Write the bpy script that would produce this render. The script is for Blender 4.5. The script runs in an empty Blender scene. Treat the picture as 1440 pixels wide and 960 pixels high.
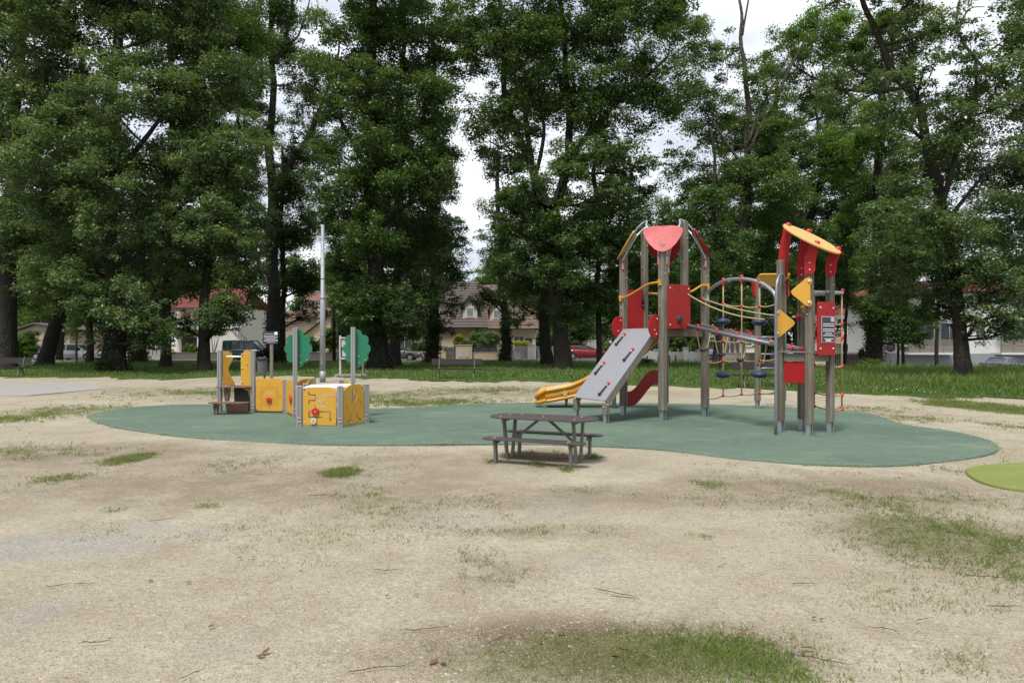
import bpy, bmesh, math, random
import numpy as np
from mathutils import Vector, Matrix

random.seed(7)
RNG = np.random.default_rng(11)
SC = bpy.context.scene
COL = SC.collection
PI = math.pi
FPX, HY, EYE = 960.0, 482.0, 1.6          # focal length in photo pixels, horizon row, eye height

def V(*a): return Vector(a)
def G(px, py):                            # ground point seen at a photo pixel
    Y = EYE * FPX / (py - HY)
    return ((px - 720) * Y / FPX, Y)
def P(px, py, Y):                         # point at depth Y seen at a photo pixel
    return Vector(((px - 720) * Y / FPX, Y, EYE - (py - HY) * Y / FPX))
def sstep(a, b, x):
    t = np.clip((np.asarray(x, float) - a) / (b - a), 0, 1)
    return t * t * (3 - 2 * t)
def ground_z(x, y):                       # the lot falls away towards the flats on the right
    return -0.95 * sstep(15, 22, x) * sstep(41, 50, y)

# ------------------------------------------------------------------ materials
def nodes_of(name):
    m = bpy.data.materials.new(name); m.use_nodes = True
    nt = m.node_tree; nt.nodes.clear()
    return m, nt
def nd(nt, t, **k):
    n = nt.nodes.new(t)
    for a, v in k.items():
        if a.startswith('i_'): n.inputs[a[2:].replace('_', ' ')].default_value = v
        else: setattr(n, a, v)
    return n
def mixc(nt, fac, a, b, blend='MIX'):
    n = nt.nodes.new('ShaderNodeMix'); n.data_type = 'RGBA'; n.blend_type = blend; n.clamp_factor = True
    for sock, v in ((n.inputs[0], fac), (n.inputs[6], a), (n.inputs[7], b)):
        if isinstance(v, bpy.types.NodeSocket): nt.links.new(v, sock)
        elif isinstance(v, (int, float)): sock.default_value = v
        else: sock.default_value = (*v, 1) if len(v) == 3 else v
    return n.outputs[2]
def math_n(nt, op, a, b=0.5, c=None):
    n = nt.nodes.new('ShaderNodeMath'); n.operation = op
    for i, v in enumerate((a, b, c)):
        if v is None: continue
        if isinstance(v, bpy.types.NodeSocket): nt.links.new(v, n.inputs[i])
        else: n.inputs[i].default_value = v
    return n.outputs[0]
def maprange(nt, v, a, b, c=0.0, d=1.0):
    n = nt.nodes.new('ShaderNodeMapRange'); n.clamp = True
    nt.links.new(v, n.inputs[0])
    for i, x in enumerate((a, b, c, d)): n.inputs[i + 1].default_value = x
    return n.outputs[0]
def coords(nt, scale=(1, 1, 1), kind='Object'):
    tc = nt.nodes.new('ShaderNodeTexCoord'); mp = nt.nodes.new('ShaderNodeMapping')
    mp.inputs['Scale'].default_value = scale
    nt.links.new(tc.outputs[kind], mp.inputs[0])
    return mp.outputs[0]
def noise(nt, co, scale, detail=4, rough=.55):
    n = nt.nodes.new('ShaderNodeTexNoise'); n.inputs['Scale'].default_value = scale
    n.inputs['Detail'].default_value = detail; n.inputs['Roughness'].default_value = rough
    nt.links.new(co, n.inputs['Vector'])
    return n.outputs['Fac']
def principled(nt, color, rough=.6, metal=0., spec=.4, normal=None, coat=0., trans=0.):
    b = nt.nodes.new('ShaderNodeBsdfPrincipled')
    for k, v in (('Base Color', color), ('Roughness', rough)):
        if isinstance(v, bpy.types.NodeSocket): nt.links.new(v, b.inputs[k])
        elif isinstance(v, (int, float)): b.inputs[k].default_value = v
        else: b.inputs[k].default_value = (*v, 1)
    b.inputs['Metallic'].default_value = metal; b.inputs['Specular IOR Level'].default_value = spec
    b.inputs['Coat Weight'].default_value = coat; b.inputs['Transmission Weight'].default_value = trans
    if normal is not None: nt.links.new(normal, b.inputs['Normal'])
    return b
def bump(nt, h, strength=.3, dist=.02):
    n = nt.nodes.new('ShaderNodeBump'); n.inputs['Strength'].default_value = strength; n.inputs['Distance'].default_value = dist
    nt.links.new(h, n.inputs['Height']); return n.outputs[0]
def finish(m, nt, sh):
    o = nt.nodes.new('ShaderNodeOutputMaterial'); nt.links.new(sh, o.inputs[0]); return m

def mat_paint(name, col, rough=.4, dirt=.25, scale=3., bump_s=.05, spec=.4, metal=0., coat=0.):
    m, nt = nodes_of(name)
    co = coords(nt)
    n1 = noise(nt, co, scale, 6, .65); n2 = noise(nt, co, scale * 14, 3)
    f = maprange(nt, n1, .35, .75)
    c = mixc(nt, math_n(nt, 'MULTIPLY', f, dirt), col, tuple(x * .55 + .03 for x in col))
    c = mixc(nt, math_n(nt, 'MULTIPLY', maprange(nt, n2, .55, .8), dirt * .6), c, tuple(min(1, x * 1.25 + .04) for x in col))
    r = maprange(nt, n1, .2, .8, max(.05, rough - .1), rough + .15)
    return finish(m, nt, principled(nt, c, r, metal, spec, bump(nt, n2, bump_s, .01), coat).outputs[0])
def mat_wood(name, c1, c2, c3, grain=(14, 14, .9), rough=.8):
    m, nt = nodes_of(name)
    g = noise(nt, coords(nt, grain), 3.2, 8, .7); s = noise(nt, coords(nt, (1.4, 1.4, .5)), 1.6, 3)
    fine = noise(nt, coords(nt, (grain[0] * 3, grain[1] * 3, grain[2])), 4, 4)
    c = mixc(nt, maprange(nt, g, .32, .68), c1, c2)
    c = mixc(nt, maprange(nt, s, .4, .72, 0, .75), c, c3)
    c = mixc(nt, maprange(nt, fine, .58, .78, 0, .55), c, tuple(x * .35 for x in c1))
    return finish(m, nt, principled(nt, c, rough, 0, .25, bump(nt, fine, .5, .01)).outputs[0])
def mat_steel(name, col=(.36, .38, .40), rough=.42, metal=.75):
    m, nt = nodes_of(name)
    v = nt.nodes.new('ShaderNodeTexVoronoi'); v.inputs['Scale'].default_value = 40; nt.links.new(coords(nt), v.inputs['Vector'])
    n1 = noise(nt, coords(nt), 5, 4)
    c = mixc(nt, maprange(nt, v.outputs['Distance'], .1, .7, 0, .35), col, tuple(x * 1.4 for x in col))
    c = mixc(nt, maprange(nt, n1, .5, .8, 0, .5), c, tuple(x * .6 for x in col))
    return finish(m, nt, principled(nt, c, maprange(nt, n1, .2, .8, rough - .08, rough + .2), metal, .5).outputs[0])
def mat_leaf(name, dark, mid, light, trans=.3, rough=.46, spec=.42):
    m, nt = nodes_of(name)
    a = nt.nodes.new('ShaderNodeAttribute'); a.attribute_name = 'var'
    c = mixc(nt, maprange(nt, a.outputs['Fac'], 0., .5), dark, mid)
    c = mixc(nt, maprange(nt, a.outputs['Fac'], .5, 1.), c, light)
    p = principled(nt, c, rough, 0, spec)
    t = nt.nodes.new('ShaderNodeBsdfTranslucent')
    tc = mixc(nt, .6, c, (light[0] * 1.5, light[1] * 1.7, light[2] * .7))
    nt.links.new(tc, t.inputs[0])
    mx = nt.nodes.new('ShaderNodeMixShader'); mx.inputs[0].default_value = trans
    nt.links.new(p.outputs[0], mx.inputs[1]); nt.links.new(t.outputs[0], mx.inputs[2])
    return finish(m, nt, mx.outputs[0])
def mat_bark(name, c1, c2, c3):
    m, nt = nodes_of(name)
    g = noise(nt, coords(nt, (5, 5, .9)), 2.2, 8, .72); s = noise(nt, coords(nt), .5, 4)
    v = nt.nodes.new('ShaderNodeTexVoronoi'); v.inputs['Scale'].default_value = 2.4; v.feature = 'DISTANCE_TO_EDGE'
    nt.links.new(coords(nt, (4, 4, 1.1)), v.inputs['Vector'])
    c = mixc(nt, maprange(nt, g, .35, .68), c1, c2)
    c = mixc(nt, maprange(nt, s, .45, .7, 0, .7), c, c3)
    h = math_n(nt, 'ADD', g, math_n(nt, 'MULTIPLY', maprange(nt, v.outputs['Distance'], 0, .25), .6))
    return finish(m, nt, principled(nt, c, .9, 0, .15, bump(nt, h, .9, .08)).outputs[0])
def mat_glass(name, col=(.03, .04, .045)):
    m, nt = nodes_of(name)
    n1 = noise(nt, coords(nt), 1.5, 2)
    c = mixc(nt, maprange(nt, n1, .4, .7, 0, .6), col, tuple(x * 2 for x in col))
    return finish(m, nt, principled(nt, c, .1, 0, .3).outputs[0])

M = {}
def setup_materials():
    M['post'] = mat_wood('weathered_timber', (.118, .106, .085), (.245, .228, .19), (.135, .108, .074))
    M['post_dark'] = mat_wood('stained_timber', (.10, .082, .055), (.175, .145, .10), (.09, .075, .05))
    M['red'] = mat_paint('red_panel', (.36, .010, .011), .5, .25, 2.5, spec=.22)
    M['red_worn'] = mat_paint('red_worn_panel', (.33, .014, .010), .5, .5, 5, spec=.22)
    M['red_dark'] = mat_paint('red_deep_panel', (.26, .010, .012), .5, .25, 2.5, spec=.22)  # same red with shade put into the colour, for rear and underside boards
    M['pink'] = mat_paint('faded_red_panel', (.37, .022, .024), .4, .25, 2.5, spec=.36)  # front roof board: sky glare mixed into the red
    M['redball'] = mat_paint('red_plastic', (.50, .02, .025), .3, .2, 6)
    M['yellow'] = mat_paint('yellow_panel', (.60, .32, .035), .42, .22, 2.5)
    M['yellow_line'] = mat_paint('yellow_panel_groove', (.33, .17, .025), .6, .2, 3)
    M['ochre'] = mat_paint('sun_bleached_yellow_board', (.56, .35, .11), .55, .35, 5)
    M['orange'] = mat_paint('orange_yellow_plastic', (.55, .25, .015), .3, .25, 2, spec=.5)
    M['green'] = mat_paint('green_panel', (.016, .165, .085), .45, .22, 3)
    M['grey_panel'] = mat_paint('grey_climbing_board', (.245, .25, .27), .45, .25, 2)
    M['alu'] = mat_paint('grey_aluminium_post', (.30, .30, .29), .45, .2, 3, metal=.25)
    M['steel'] = mat_steel('galvanised_steel')
    M['steel_dark'] = mat_steel('grey_steel_tube', (.20, .215, .235), .4, .6)
    M['bolt'] = mat_paint('bright_bolt', (.55, .55, .54), .35, .15, 20, metal=.5)
    M['black'] = mat_paint('black_rubber', (.02, .02, .022), .55, .25, 5)
    M['dark'] = mat_paint('dark_gap', (.03, .028, .025), .8, .2, 5)
    M['rope'] = mat_paint('sand_rope', (.42, .33, .17), .85, .4, 30, .3)
    M['navy'] = mat_paint('navy_rubber', (.022, .035, .085), .45, .25, 6)
    M['hpl'] = mat_paint('brown_violet_board', (.068, .052, .052), .45, .35, 4, .08)
    M['brown'] = mat_paint('brown_step_board', (.15, .09, .065), .5, .3, 4)
    M['brown_dark'] = mat_paint('dark_brown_board', (.075, .04, .028), .5, .3, 4)
    M['leg'] = mat_paint('grey_green_leg', (.14, .14, .118), .6, .45, 6)
    M['olive'] = mat_paint('dark_olive_board', (.045, .048, .035), .5, .3, 4)
    M['white'] = mat_paint('white_board', (.75, .76, .78), .35, .15, 3)
    M['cream_knob'] = mat_paint('cream_plastic', (.55, .50, .30), .4, .2, 6)
    M['signdark'] = mat_paint('dark_sign_face', (.035, .032, .05), .4, .2, 8)
    M['signgrey'] = mat_paint('sign_rim', (.42, .42, .42), .4, .2, 8)
    M['lightblue'] = mat_paint('pale_blue_mark', (.38, .50, .58), .4, .2, 8)
    M['bench'] = mat_wood('bench_board', (.018, .015, .016), (.036, .030, .032), (.028, .023, .023), (.6, 14, 14), .6)
    M['concrete'] = mat_paint('pale_concrete', (.29, .275, .25), .85, .45, 1.2, .15)
    M['wall_white'] = mat_paint('white_render', (.60, .60, .59), .8, .18, .8, .05)
    M['wall_cream'] = mat_paint('cream_render', (.58, .50, .37), .85, .2, .7, .05)
    M['wall_beige'] = mat_paint('beige_render', (.46, .38, .27), .85, .25, .7, .05)
    M['wall_grey'] = mat_paint('grey_render', (.26, .27, .29), .85, .3, .7, .05)
    M['stone'] = mat_paint('grey_garden_wall', (.13, .125, .11), .9, .5, 1.2, .3)
    M['roof_brown'] = mat_paint('brown_roof_tiles', (.095, .074, .066), .8, .6, 1.4, .2)
    M['roof_brown2'] = mat_paint('warm_brown_roof_tiles', (.15, .10, .08), .8, .5, 1.4, .2)
    M['roof_red'] = mat_paint('red_roof_tiles', (.20, .065, .048), .8, .5, 1.2, .2)
    M['roof_pink'] = mat_paint('pinkish_roof_tiles', (.30, .19, .15), .8, .4, 1.0, .2)
    M['trim_dark'] = mat_paint('dark_trim', (.04, .036, .034), .6, .3, 3)
    M['glass'] = mat_glass('window_glass', (.04, .05, .055))
    M['glass_pale'] = mat_glass('pale_curtained_glass', (.16, .21, .20))
    M['slat'] = mat_wood('balcony_slats', (.15, .125, .10), (.26, .225, .185), (.2, .17, .14), (.5, 4, 9), .8)
    M['fence_navy'] = mat_paint('navy_fence', (.035, .045, .06), .6, .3, 2)
    M['fence_grey'] = mat_paint('grey_fence', (.22, .225, .235), .6, .3, 2)
    M['fence_wood'] = mat_wood('brown_fence', (.10, .07, .05), (.17, .125, .09), (.12, .09, .07), (6, 6, .6), .85)
    M['tyre'] = mat_paint('tyre_rubber', (.018, .018, .018), .8, .2, 5)
    M['rim'] = mat_steel('wheel_rim', (.4, .4, .42), .35)
    for k, c in (('car_white', (.74, .75, .76)), ('car_green', (.008, .030, .026)), ('car_grey', (.12, .125, .14)), ('car_red', (.23, .010, .016)),
                 ('car_blue', (.085, .105, .15)), ('car_dark', (.02, .022, .027)), ('car_sky', (.20, .30, .42))):
        M[k] = mat_paint(k.replace('car', 'paint'), c, .22, .08, 2, .0, .5, 0, .5)
    M['lamp_red'] = mat_paint('tail_lamp', (.40, .02, .015), .2, .1, 4)
    M['lamp_clear'] = mat_paint('head_lamp', (.6, .62, .64), .15, .1, 4)
    M['bark'] = mat_bark('oak_bark', (.024, .021, .017), (.058, .050, .041), (.042, .043, .030))
    M['bark_grey'] = mat_bark('grey_bark', (.055, .048, .040), (.125, .112, .095), (.09, .082, .06))
    M['pole_dark'] = mat_wood('dark_wooden_pole', (.022, .019, .016), (.04, .034, .028), (.03, .026, .022))
    M['leaf_a'] = mat_leaf('oak_leaves', (.025, .055, .017), (.058, .110, .031), (.150, .218, .052), .30)
    M['leaf_b'] = mat_leaf('dark_leaves', (.020, .045, .015), (.046, .090, .026), (.122, .182, .044), .30)
    M['leaf_c'] = mat_leaf('grey_green_leaves', (.032, .062, .025), (.076, .123, .046), (.188, .242, .088), .29)
    M['leaf_d'] = mat_leaf('fresh_leaves', (.04, .08, .016), (.075, .14, .024), (.125, .20, .035), .36)
    M['leaf_y'] = mat_leaf('yellow_leaves', (.16, .17, .02), (.30, .30, .03), (.42, .38, .05), .3)
    M['ivy'] = mat_leaf('ivy_leaves', (.014, .026, .010), (.024, .042, .015), (.045, .066, .024), .12)
    M['grass'] = mat_leaf('grass_blades', (.046, .088, .015), (.085, .145, .026), (.16, .21, .05), .35, .55)
    M['weed'] = mat_leaf('dry_grass_blades', (.075, .115, .024), (.125, .175, .038), (.24, .23, .085), .38, .6)
    M['tuft'] = mat_leaf('bright_grass_blades', (.075, .135, .018), (.125, .215, .030), (.22, .28, .06), .42, .55)
    M['clover'] = mat_leaf('clover_flowers', (.6, .6, .55), (.7, .7, .65), (.75, .75, .7), .2)
    M['dryleaf'] = mat_leaf('dry_brown_leaf', (.14, .07, .035), (.22, .12, .06), (.30, .19, .11), .1, .7)
    M['twig'] = mat_wood('twig_bark', (.06, .045, .035), (.13, .10, .08), (.09, .07, .055), (20, 20, 20))
setup_materials()

# ------------------------------------------------------------------ mesh builder
ORG = {}
def org_of(o): return ORG.get(o.name, Vector((0, 0, 0))) if o else Vector((0, 0, 0))

def curve_mesh(loops, th, bev):
    cu = bpy.data.curves.new('tmp', 'CURVE'); cu.dimensions = '2D'; cu.fill_mode = 'BOTH'
    cu.extrude = max(th / 2 - bev, .0005); cu.bevel_depth = bev; cu.bevel_resolution = 1; cu.offset = -bev
    for lp in loops:
        s = cu.splines.new('POLY'); s.points.add(len(lp) - 1)
        for p, q in zip(s.points, lp): p.co = (q[0], q[1], 0, 1)
        s.use_cyclic_u = True
    o = bpy.data.objects.new('tmp', cu)
    me = bpy.data.meshes.new_from_object(o)
    vs = [v.co.copy() for v in me.vertices]; fs = [tuple(p.vertices) for p in me.polygons]
    bpy.data.objects.remove(o); bpy.data.curves.remove(cu); bpy.data.meshes.remove(me)
    return vs, fs

class MB:
    def __init__(s): s.v = []; s.f = []; s.m = []; s.sm = []
    def add(s, vs, fs, m=0, smooth=False):
        n = len(s.v); s.v += [Vector(v) for v in vs]
        for f in fs: s.f.append(tuple(i + n for i in f)); s.m.append(m); s.sm.append(smooth)
        return s
    def box(s, c, size, ux=None, uz=None, m=0):
        c = Vector(c); ux = Vector(ux or (1, 0, 0)).normalized(); uz = Vector(uz or (0, 0, 1)).normalized()
        uy = uz.cross(ux).normalized(); uz = ux.cross(uy).normalized()
        a, b, d = size[0] / 2, size[1] / 2, size[2] / 2
        bv = min(a, b, d) * .12
        vs = []
        for sz in (-1, 1):
            for (ix, iy) in ((-1, -1), (1, -1), (1, 1), (-1, 1)):
                vs.append(c + ux * a * ix + uy * b * iy + uz * d * sz)
        return s.add(vs, [(3, 2, 1, 0), (4, 5, 6, 7), (0, 1, 5, 4), (1, 2, 6, 5), (2, 3, 7, 6), (3, 0, 4, 7)], m)
    def bar(s, p, q, w, h, m=0, up=(0, 0, 1)):
        p = Vector(p); q = Vector(q); d = q - p
        up = Vector(up)
        if abs(d.normalized().dot(up)) > .98: up = Vector((1, 0, 0))
        return s.box((p + q) / 2, (d.length, w, h), d, up - d * (up.dot(d) / d.length_squared), m)
    def tube(s, pts, r, n=8, m=0, cap=True, smooth=True):
        pts = [Vector(p) for p in pts]; k = len(pts)
        rs = r if isinstance(r, (list, tuple)) else [r] * k
        vs = []; prev = None
        for i, p in enumerate(pts):
            t = (pts[min(i + 1, k - 1)] - pts[max(i - 1, 0)]).normalized()
            if prev is None:
                a = Vector((0, 0, 1)) if abs(t.z) < .9 else Vector((1, 0, 0))
                u = t.cross(a).normalized()
            else:
                u = (prev - t * prev.dot(t)).normalized()
            prev = u; w = t.cross(u)
            for j in range(n):
                an = 2 * PI * j / n
                vs.append(p + (u * math.cos(an) + w * math.sin(an)) * rs[i])
        fs = []
        for i in range(k - 1):
            for j in range(n):
                j2 = (j + 1) % n
                fs.append((i * n + j, i * n + j2, (i + 1) * n + j2, (i + 1) * n + j))
        s.add(vs, fs, m, smooth)
        if cap:
            o = len(s.v) - len(vs)
            s.f.append(tuple(o + j for j in range(n))[::-1]); s.m.append(m); s.sm.append(False)
            s.f.append(tuple(o + (k - 1) * n + j for j in range(n))); s.m.append(m); s.sm.append(False)
        return s
    def ball(s, c, r, m=0, n=10, sc=(1, 1, 1)):
        c = Vector(c); vs = []; fs = []; k = max(4, n // 2)
        for i in range(1, k):
            th = PI * i / k
            for j in range(n):
                a = 2 * PI * j / n
                vs.append(c + Vector((r * sc[0] * math.sin(th) * math.cos(a), r * sc[1] * math.sin(th) * math.sin(a), r * sc[2] * math.cos(th))))
        t = len(vs); vs += [c + Vector((0, 0, r * sc[2])), c - Vector((0, 0, r * sc[2]))]
        for i in range(k - 2):
            for j in range(n): fs.append((i * n + j, (i + 1) * n + j, (i + 1) * n + (j + 1) % n, i * n + (j + 1) % n))
        for j in range(n):
            fs.append((t, j, (j + 1) % n)); fs.append((t + 1, (k - 2) * n + (j + 1) % n, (k - 2) * n + j))
        return s.add(vs, fs, m, True)
    def disc(s, c, r, axis, th, m=0, n=18):
        a = Vector(axis).normalized() * th / 2
        return s.tube([Vector(c) - a, Vector(c) - a * .99, Vector(c) + a * .99, Vector(c) + a], [r * .93, r, r, r * .93], n, m)
    def panel(s, loops, o, ux, uy, th, m=0, bev=.004):
        vs, fs = curve_mesh(loops, th, bev)
        ux = Vector(ux).normalized(); uy = Vector(uy); uy = (uy - ux * ux.dot(uy)).normalized(); uz = ux.cross(uy); o = Vector(o)
        return s.add([o + ux * v.x + uy * v.y + uz * v.z for v in vs], fs, m)
    def loft(s, rings, m=0, cap=True, smooth=True, closed=True):
        n = len(rings[0]); vs = [p for r in rings for p in r]; fs = []
        for i in range(len(rings) - 1):
            for j in range(n if closed else n - 1):
                fs.append((i * n + j, i * n + (j + 1) % n, (i + 1) * n + (j + 1) % n, (i + 1) * n + j))
        if cap:
            fs.append(tuple(range(n))[::-1]); fs.append(tuple((len(rings) - 1) * n + j for j in range(n)))
        return s.add(vs, fs, m, smooth)
    def build(s, name, mats, parent=None, origin=None, local=False, auto=True):
        """One mesh object. World coordinates in s.v unless local; the parent's origin is taken off."""
        me = bpy.data.meshes.new(name)
        off = Vector((0, 0, 0)) if local else (Vector(origin) if origin is not None else org_of(parent))
        me.from_pydata([v - off for v in s.v], [], s.f)
        mats = mats if isinstance(mats, (list, tuple)) else [mats]
        for mm in mats: me.materials.append(M[mm])
        me.polygons.foreach_set('material_index', s.m); me.polygons.foreach_set('use_smooth', s.sm)
        bm = bmesh.new(); bm.from_mesh(me); bmesh.ops.recalc_face_normals(bm, faces=bm.faces); bm.to_mesh(me); bm.free()
        me.update()
        o = bpy.data.objects.new(name, me); COL.objects.link(o)
        if parent: o.parent = parent; ORG[o.name] = org_of(parent) if not local else Vector((0, 0, 0))
        elif origin is not None: o.location = origin; ORG[o.name] = Vector(origin)
        return o

def tag(o, label, cat, group=None):
    o['label'] = label; o['category'] = cat
    if group: o['group'] = group
    return o
def struct(o): o['kind'] = 'structure'; return o
def thing(name, label, cat, loc=(0, 0, 0), rz=0., group=None):
    o = bpy.data.objects.new(name, None); COL.objects.link(o)
    o.location = loc; o.rotation_euler = (0, 0, rz); o.empty_display_size = .2
    ORG[o.name] = Vector(loc)
    return tag(o, label, cat, group)
def copy_tree(o, parent=None):
    c = o.copy(); COL.objects.link(c)
    if parent: c.parent = parent
    for ch in list(o.children): copy_tree(ch, c)
    return c
def smooth_path(pts, k=6):
    pts = [Vector(p) for p in pts]; out = []
    for i in range(len(pts) - 1):
        p0 = pts[max(i - 1, 0)]; p1 = pts[i]; p2 = pts[i + 1]; p3 = pts[min(i + 2, len(pts) - 1)]
        for j in range(k):
            t = j / k
            out.append(.5 * ((2 * p1) + (p2 - p0) * t + (2 * p0 - 5 * p1 + 4 * p2 - p3) * t * t + (3 * p1 - p0 - 3 * p2 + p3) * t ** 3))
    return out + [pts[-1]]
def circle2(cx, cy, r, n=20, ry=None): return [(cx + r * math.cos(2 * PI * i / n), cy + (ry or r) * math.sin(2 * PI * i / n)) for i in range(n)]
def rrect(x0, y0, x1, y1, r, n=5):
    out = []
    for cx, cy, a in ((x1 - r, y1 - r, 0), (x0 + r, y1 - r, 90), (x0 + r, y0 + r, 180), (x1 - r, y0 + r, 270)):
        for i in range(n + 1):
            t = math.radians(a + 90 * i / n); out.append((cx + r * math.cos(t), cy + r * math.sin(t)))
    return out
def cells_loops(cells, sx, sy, ox, oy):
    """Outlines of a set of grid cells (rectilinear cut-outs)."""
    E = {}
    for (i, j) in cells:
        for a, b, nb in (((i, j), (i + 1, j), (i, j - 1)), ((i + 1, j), (i + 1, j + 1), (i + 1, j)), ((i + 1, j + 1), (i, j + 1), (i, j + 1)), ((i, j + 1), (i, j), (i - 1, j))):
            if nb not in cells: E.setdefault(a, []).append(b)
    loops = []
    while E:
        st = next(iter(E)); p = st; lp = []
        while True:
            q = E[p].pop()
            if not E[p]: del E[p]
            lp.append((ox + p[0] * sx, oy + p[1] * sy)); p = q
            if p == st: break
        loops.append(lp)
    return loops
def stroke(pts, w):
    """Outline of a thick open polyline (rounded ends)."""
    pts = [Vector((*p, 0)) for p in pts]; L = []; R = []
    for i, p in enumerate(pts):
        t = (pts[min(i + 1, len(pts) - 1)] - pts[max(i - 1, 0)]).normalized(); n = Vector((-t.y, t.x, 0)) * w / 2
        L.append(p + n); R.append(p - n)
    t = (pts[-1] - pts[-2]).normalized() * w * .4; t0 = (pts[1] - pts[0]).normalized() * w * .4
    out = L + [pts[-1] + t] + R[::-1] + [pts[0] - t0]
    return [(p.x, p.y) for p in out]

# fast mesh from arrays of quads (leaves) or triangles (blades)
def arr_mesh(name, verts, k, var, mat, extra=None):
    """verts: (n, k, 3) faces of k corners, var: (n,) shade value per face."""
    n = len(verts); me = bpy.data.meshes.new(name)
    me.vertices.add(n * k); me.vertices.foreach_set('co', np.ascontiguousarray(verts, np.float32).ravel())
    me.loops.add(n * k); me.loops.foreach_set('vertex_index', np.arange(n * k, dtype=np.int32))
    me.polygons.add(n); me.polygons.foreach_set('loop_start', np.arange(0, n * k, k, dtype=np.int32))
    me.update(calc_edges=True)
    at = me.attributes.new('var', 'FLOAT', 'FACE'); at.data.foreach_set('value', np.ascontiguousarray(var, np.float32))
    me.materials.append(M[mat])
    return me
# ------------------------------------------------------------------ the red play tower with rope bridge
GZ = .018                                  # top of the rubber surface
def mixv(a, b, t): return a * (1 - t) + b * t
def timber_post(parent, x, y, z0, z1, ang, size=.146, foot=True, mat='post', foot_h=.2):
    ca, sa = math.cos(ang), math.sin(ang); h = size / 2; g = .012; c = .03
    prof = []
    for k in range(4):                     # rounded square section with a groove in every face
        a = k * PI / 2
        for (px, py) in ((h, -h + c), (h, -g), (h - .014, -g * .5), (h - .014, g * .5), (h, g), (h, h - c), (h - c * .3, h - c * .3)):
            prof.append((px * math.cos(a) - py * math.sin(a), px * math.sin(a) + py * math.cos(a)))
    b = MB(); zb = z0 + (foot_h if foot else 0); rings = []
    for z, s in ((zb, .97), (zb + .01, 1), (z1 - .02, 1), (z1, .9)):
        rings.append([Vector((x + (p[0] * ca - p[1] * sa) * s, y + (p[0] * sa + p[1] * ca) * s, z)) for p in prof])
    b.loft(rings, smooth=False)
    for k in range(4):                     # a few bolt heads
        zz = zb + (z1 - zb) * (.25 + .2 * k); a = ang + (k % 4) * PI / 2
        b.ball((x + math.cos(a) * h, y + math.sin(a) * h, zz), .014, 1, 6)
    po = b.build('post', [mat, 'bolt'], parent)
    if foot:
        f = MB(); u = V(ca, sa, 0); w = V(-sa, ca, 0); c0 = V(x, y, z0 + foot_h / 2 + .03)
        for s in (-1, 1): f.box(c0 + u * s * size * .28, (.012, size * .66, foot_h + .06), u)
        f.box(c0, (size * .56 - .014, .014, foot_h + .06), u)
        f.build('steel_foot', 'steel', po)
    return po

F0 = V(3.08, 13.96, 0); L0 = V(2.46, 15.06, 0); R0 = V(4.145, 14.66, 0); B0 = V(3.525, 15.76, 0)
CT = (F0 + L0 + R0 + B0) / 4
tower = thing('play_tower', 'large red and timber climbing tower with slide, rope bridge and small roofed tower', 'climbing frame', (CT.x, CT.y, 0))
A0 = V(4.78, 12.14, 0); C0 = V(5.07, 11.64, 0); D0 = V(5.57, 11.95, 0); E0 = V(5.28, 12.45, 0)
uLF = (L0 - F0).normalized(); uFR = (R0 - F0).normalized(); ANG = math.atan2(uFR.y, uFR.x)
nLF = -uFR; nFR = -uLF
Z = V(0, 0, 1)
for q, zt in ((F0, 3.5), (L0, 3.52), (R0, 3.52), (B0, 3.5)): timber_post(tower, q.x, q.y, GZ, zt, ANG)
mLB = (L0 + B0) / 2; mFR = (F0 + R0) / 2; mLF = (L0 + F0) / 2; mRB = (R0 + B0) / 2
for q in (mLB, mFR): timber_post(tower, q.x, q.y, 1.74, 4.14, ANG, .135, False)
DECK = 1.87
b = MB()
for p, q in ((F0, R0), (R0, B0), (B0, L0), (L0, F0)):
    d = (q - p).normalized(); b.bar(p + d * .09 + Z * 1.80, q - d * .09 + Z * 1.80, .06, .14)
b.build('deck_beam', 'post_dark', tower)
b = MB()
for k in range(7):
    t = (k + .5) / 7; b.bar(mixv(F0, L0, t) + uFR * .04 + Z * (DECK + .012), mixv(R0, B0, t) - uFR * .04 + Z * (DECK + .012), .165, .022)
b.build('deck', 'post', tower)
# corner roof boards
def heart(w, h):
    pts = []
    for i in range(15): a = PI * (0.02 + .96 * i / 14); pts.append((w * .5 * math.cos(a) * 1.0, h * .80 + .0 + (h * .16) * math.sin(a) - h * .035 * math.exp(-((math.cos(a)) / .28) ** 2)))
    left = [(-w * .5, h * .70), (-w * .44, h * .50), (-w * .33, h * .28), (-w * .2, h * .1), (-w * .09, h * .02), (0, 0)]
    right = [(-x, y) for x, y in left[::-1][1:]]
    return pts + left + right
for q, mt in ((F0, 'pink'), (L0, 'ochre'), (R0, 'red'), (B0, 'red_dark')):
    out = V(q.x - CT.x, q.y - CT.y, 0).normalized(); side = Z.cross(out)
    tip = q + out * .13 + Z * 3.44; top = q - out * .30 + Z * 4.07
    up = (top - tip); h = up.length
    b = MB(); b.panel([heart(.80, h)], tip, side, up, .022, bev=.0015)
    nrm = side.cross(up).normalized()
    if nrm.dot(out) < 0: nrm = -nrm
    for bx in (-.12, .12): b.ball(tip + up * .55 + side * bx + nrm * .013, .016, 1, 6)
    for bx in (-.33, .33): b.ball(tip + up * .86 + side * bx + nrm * .013, .016, 1, 6)
    b.panel([[(-.065, .03), (.065, .03), (.02, -.045), (-.02, -.045)]], tip + up * .24 + nrm * .013, side, up, .012, 2)
    b.build('roof_board', [mt, 'bolt', 'post'], tower)
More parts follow.
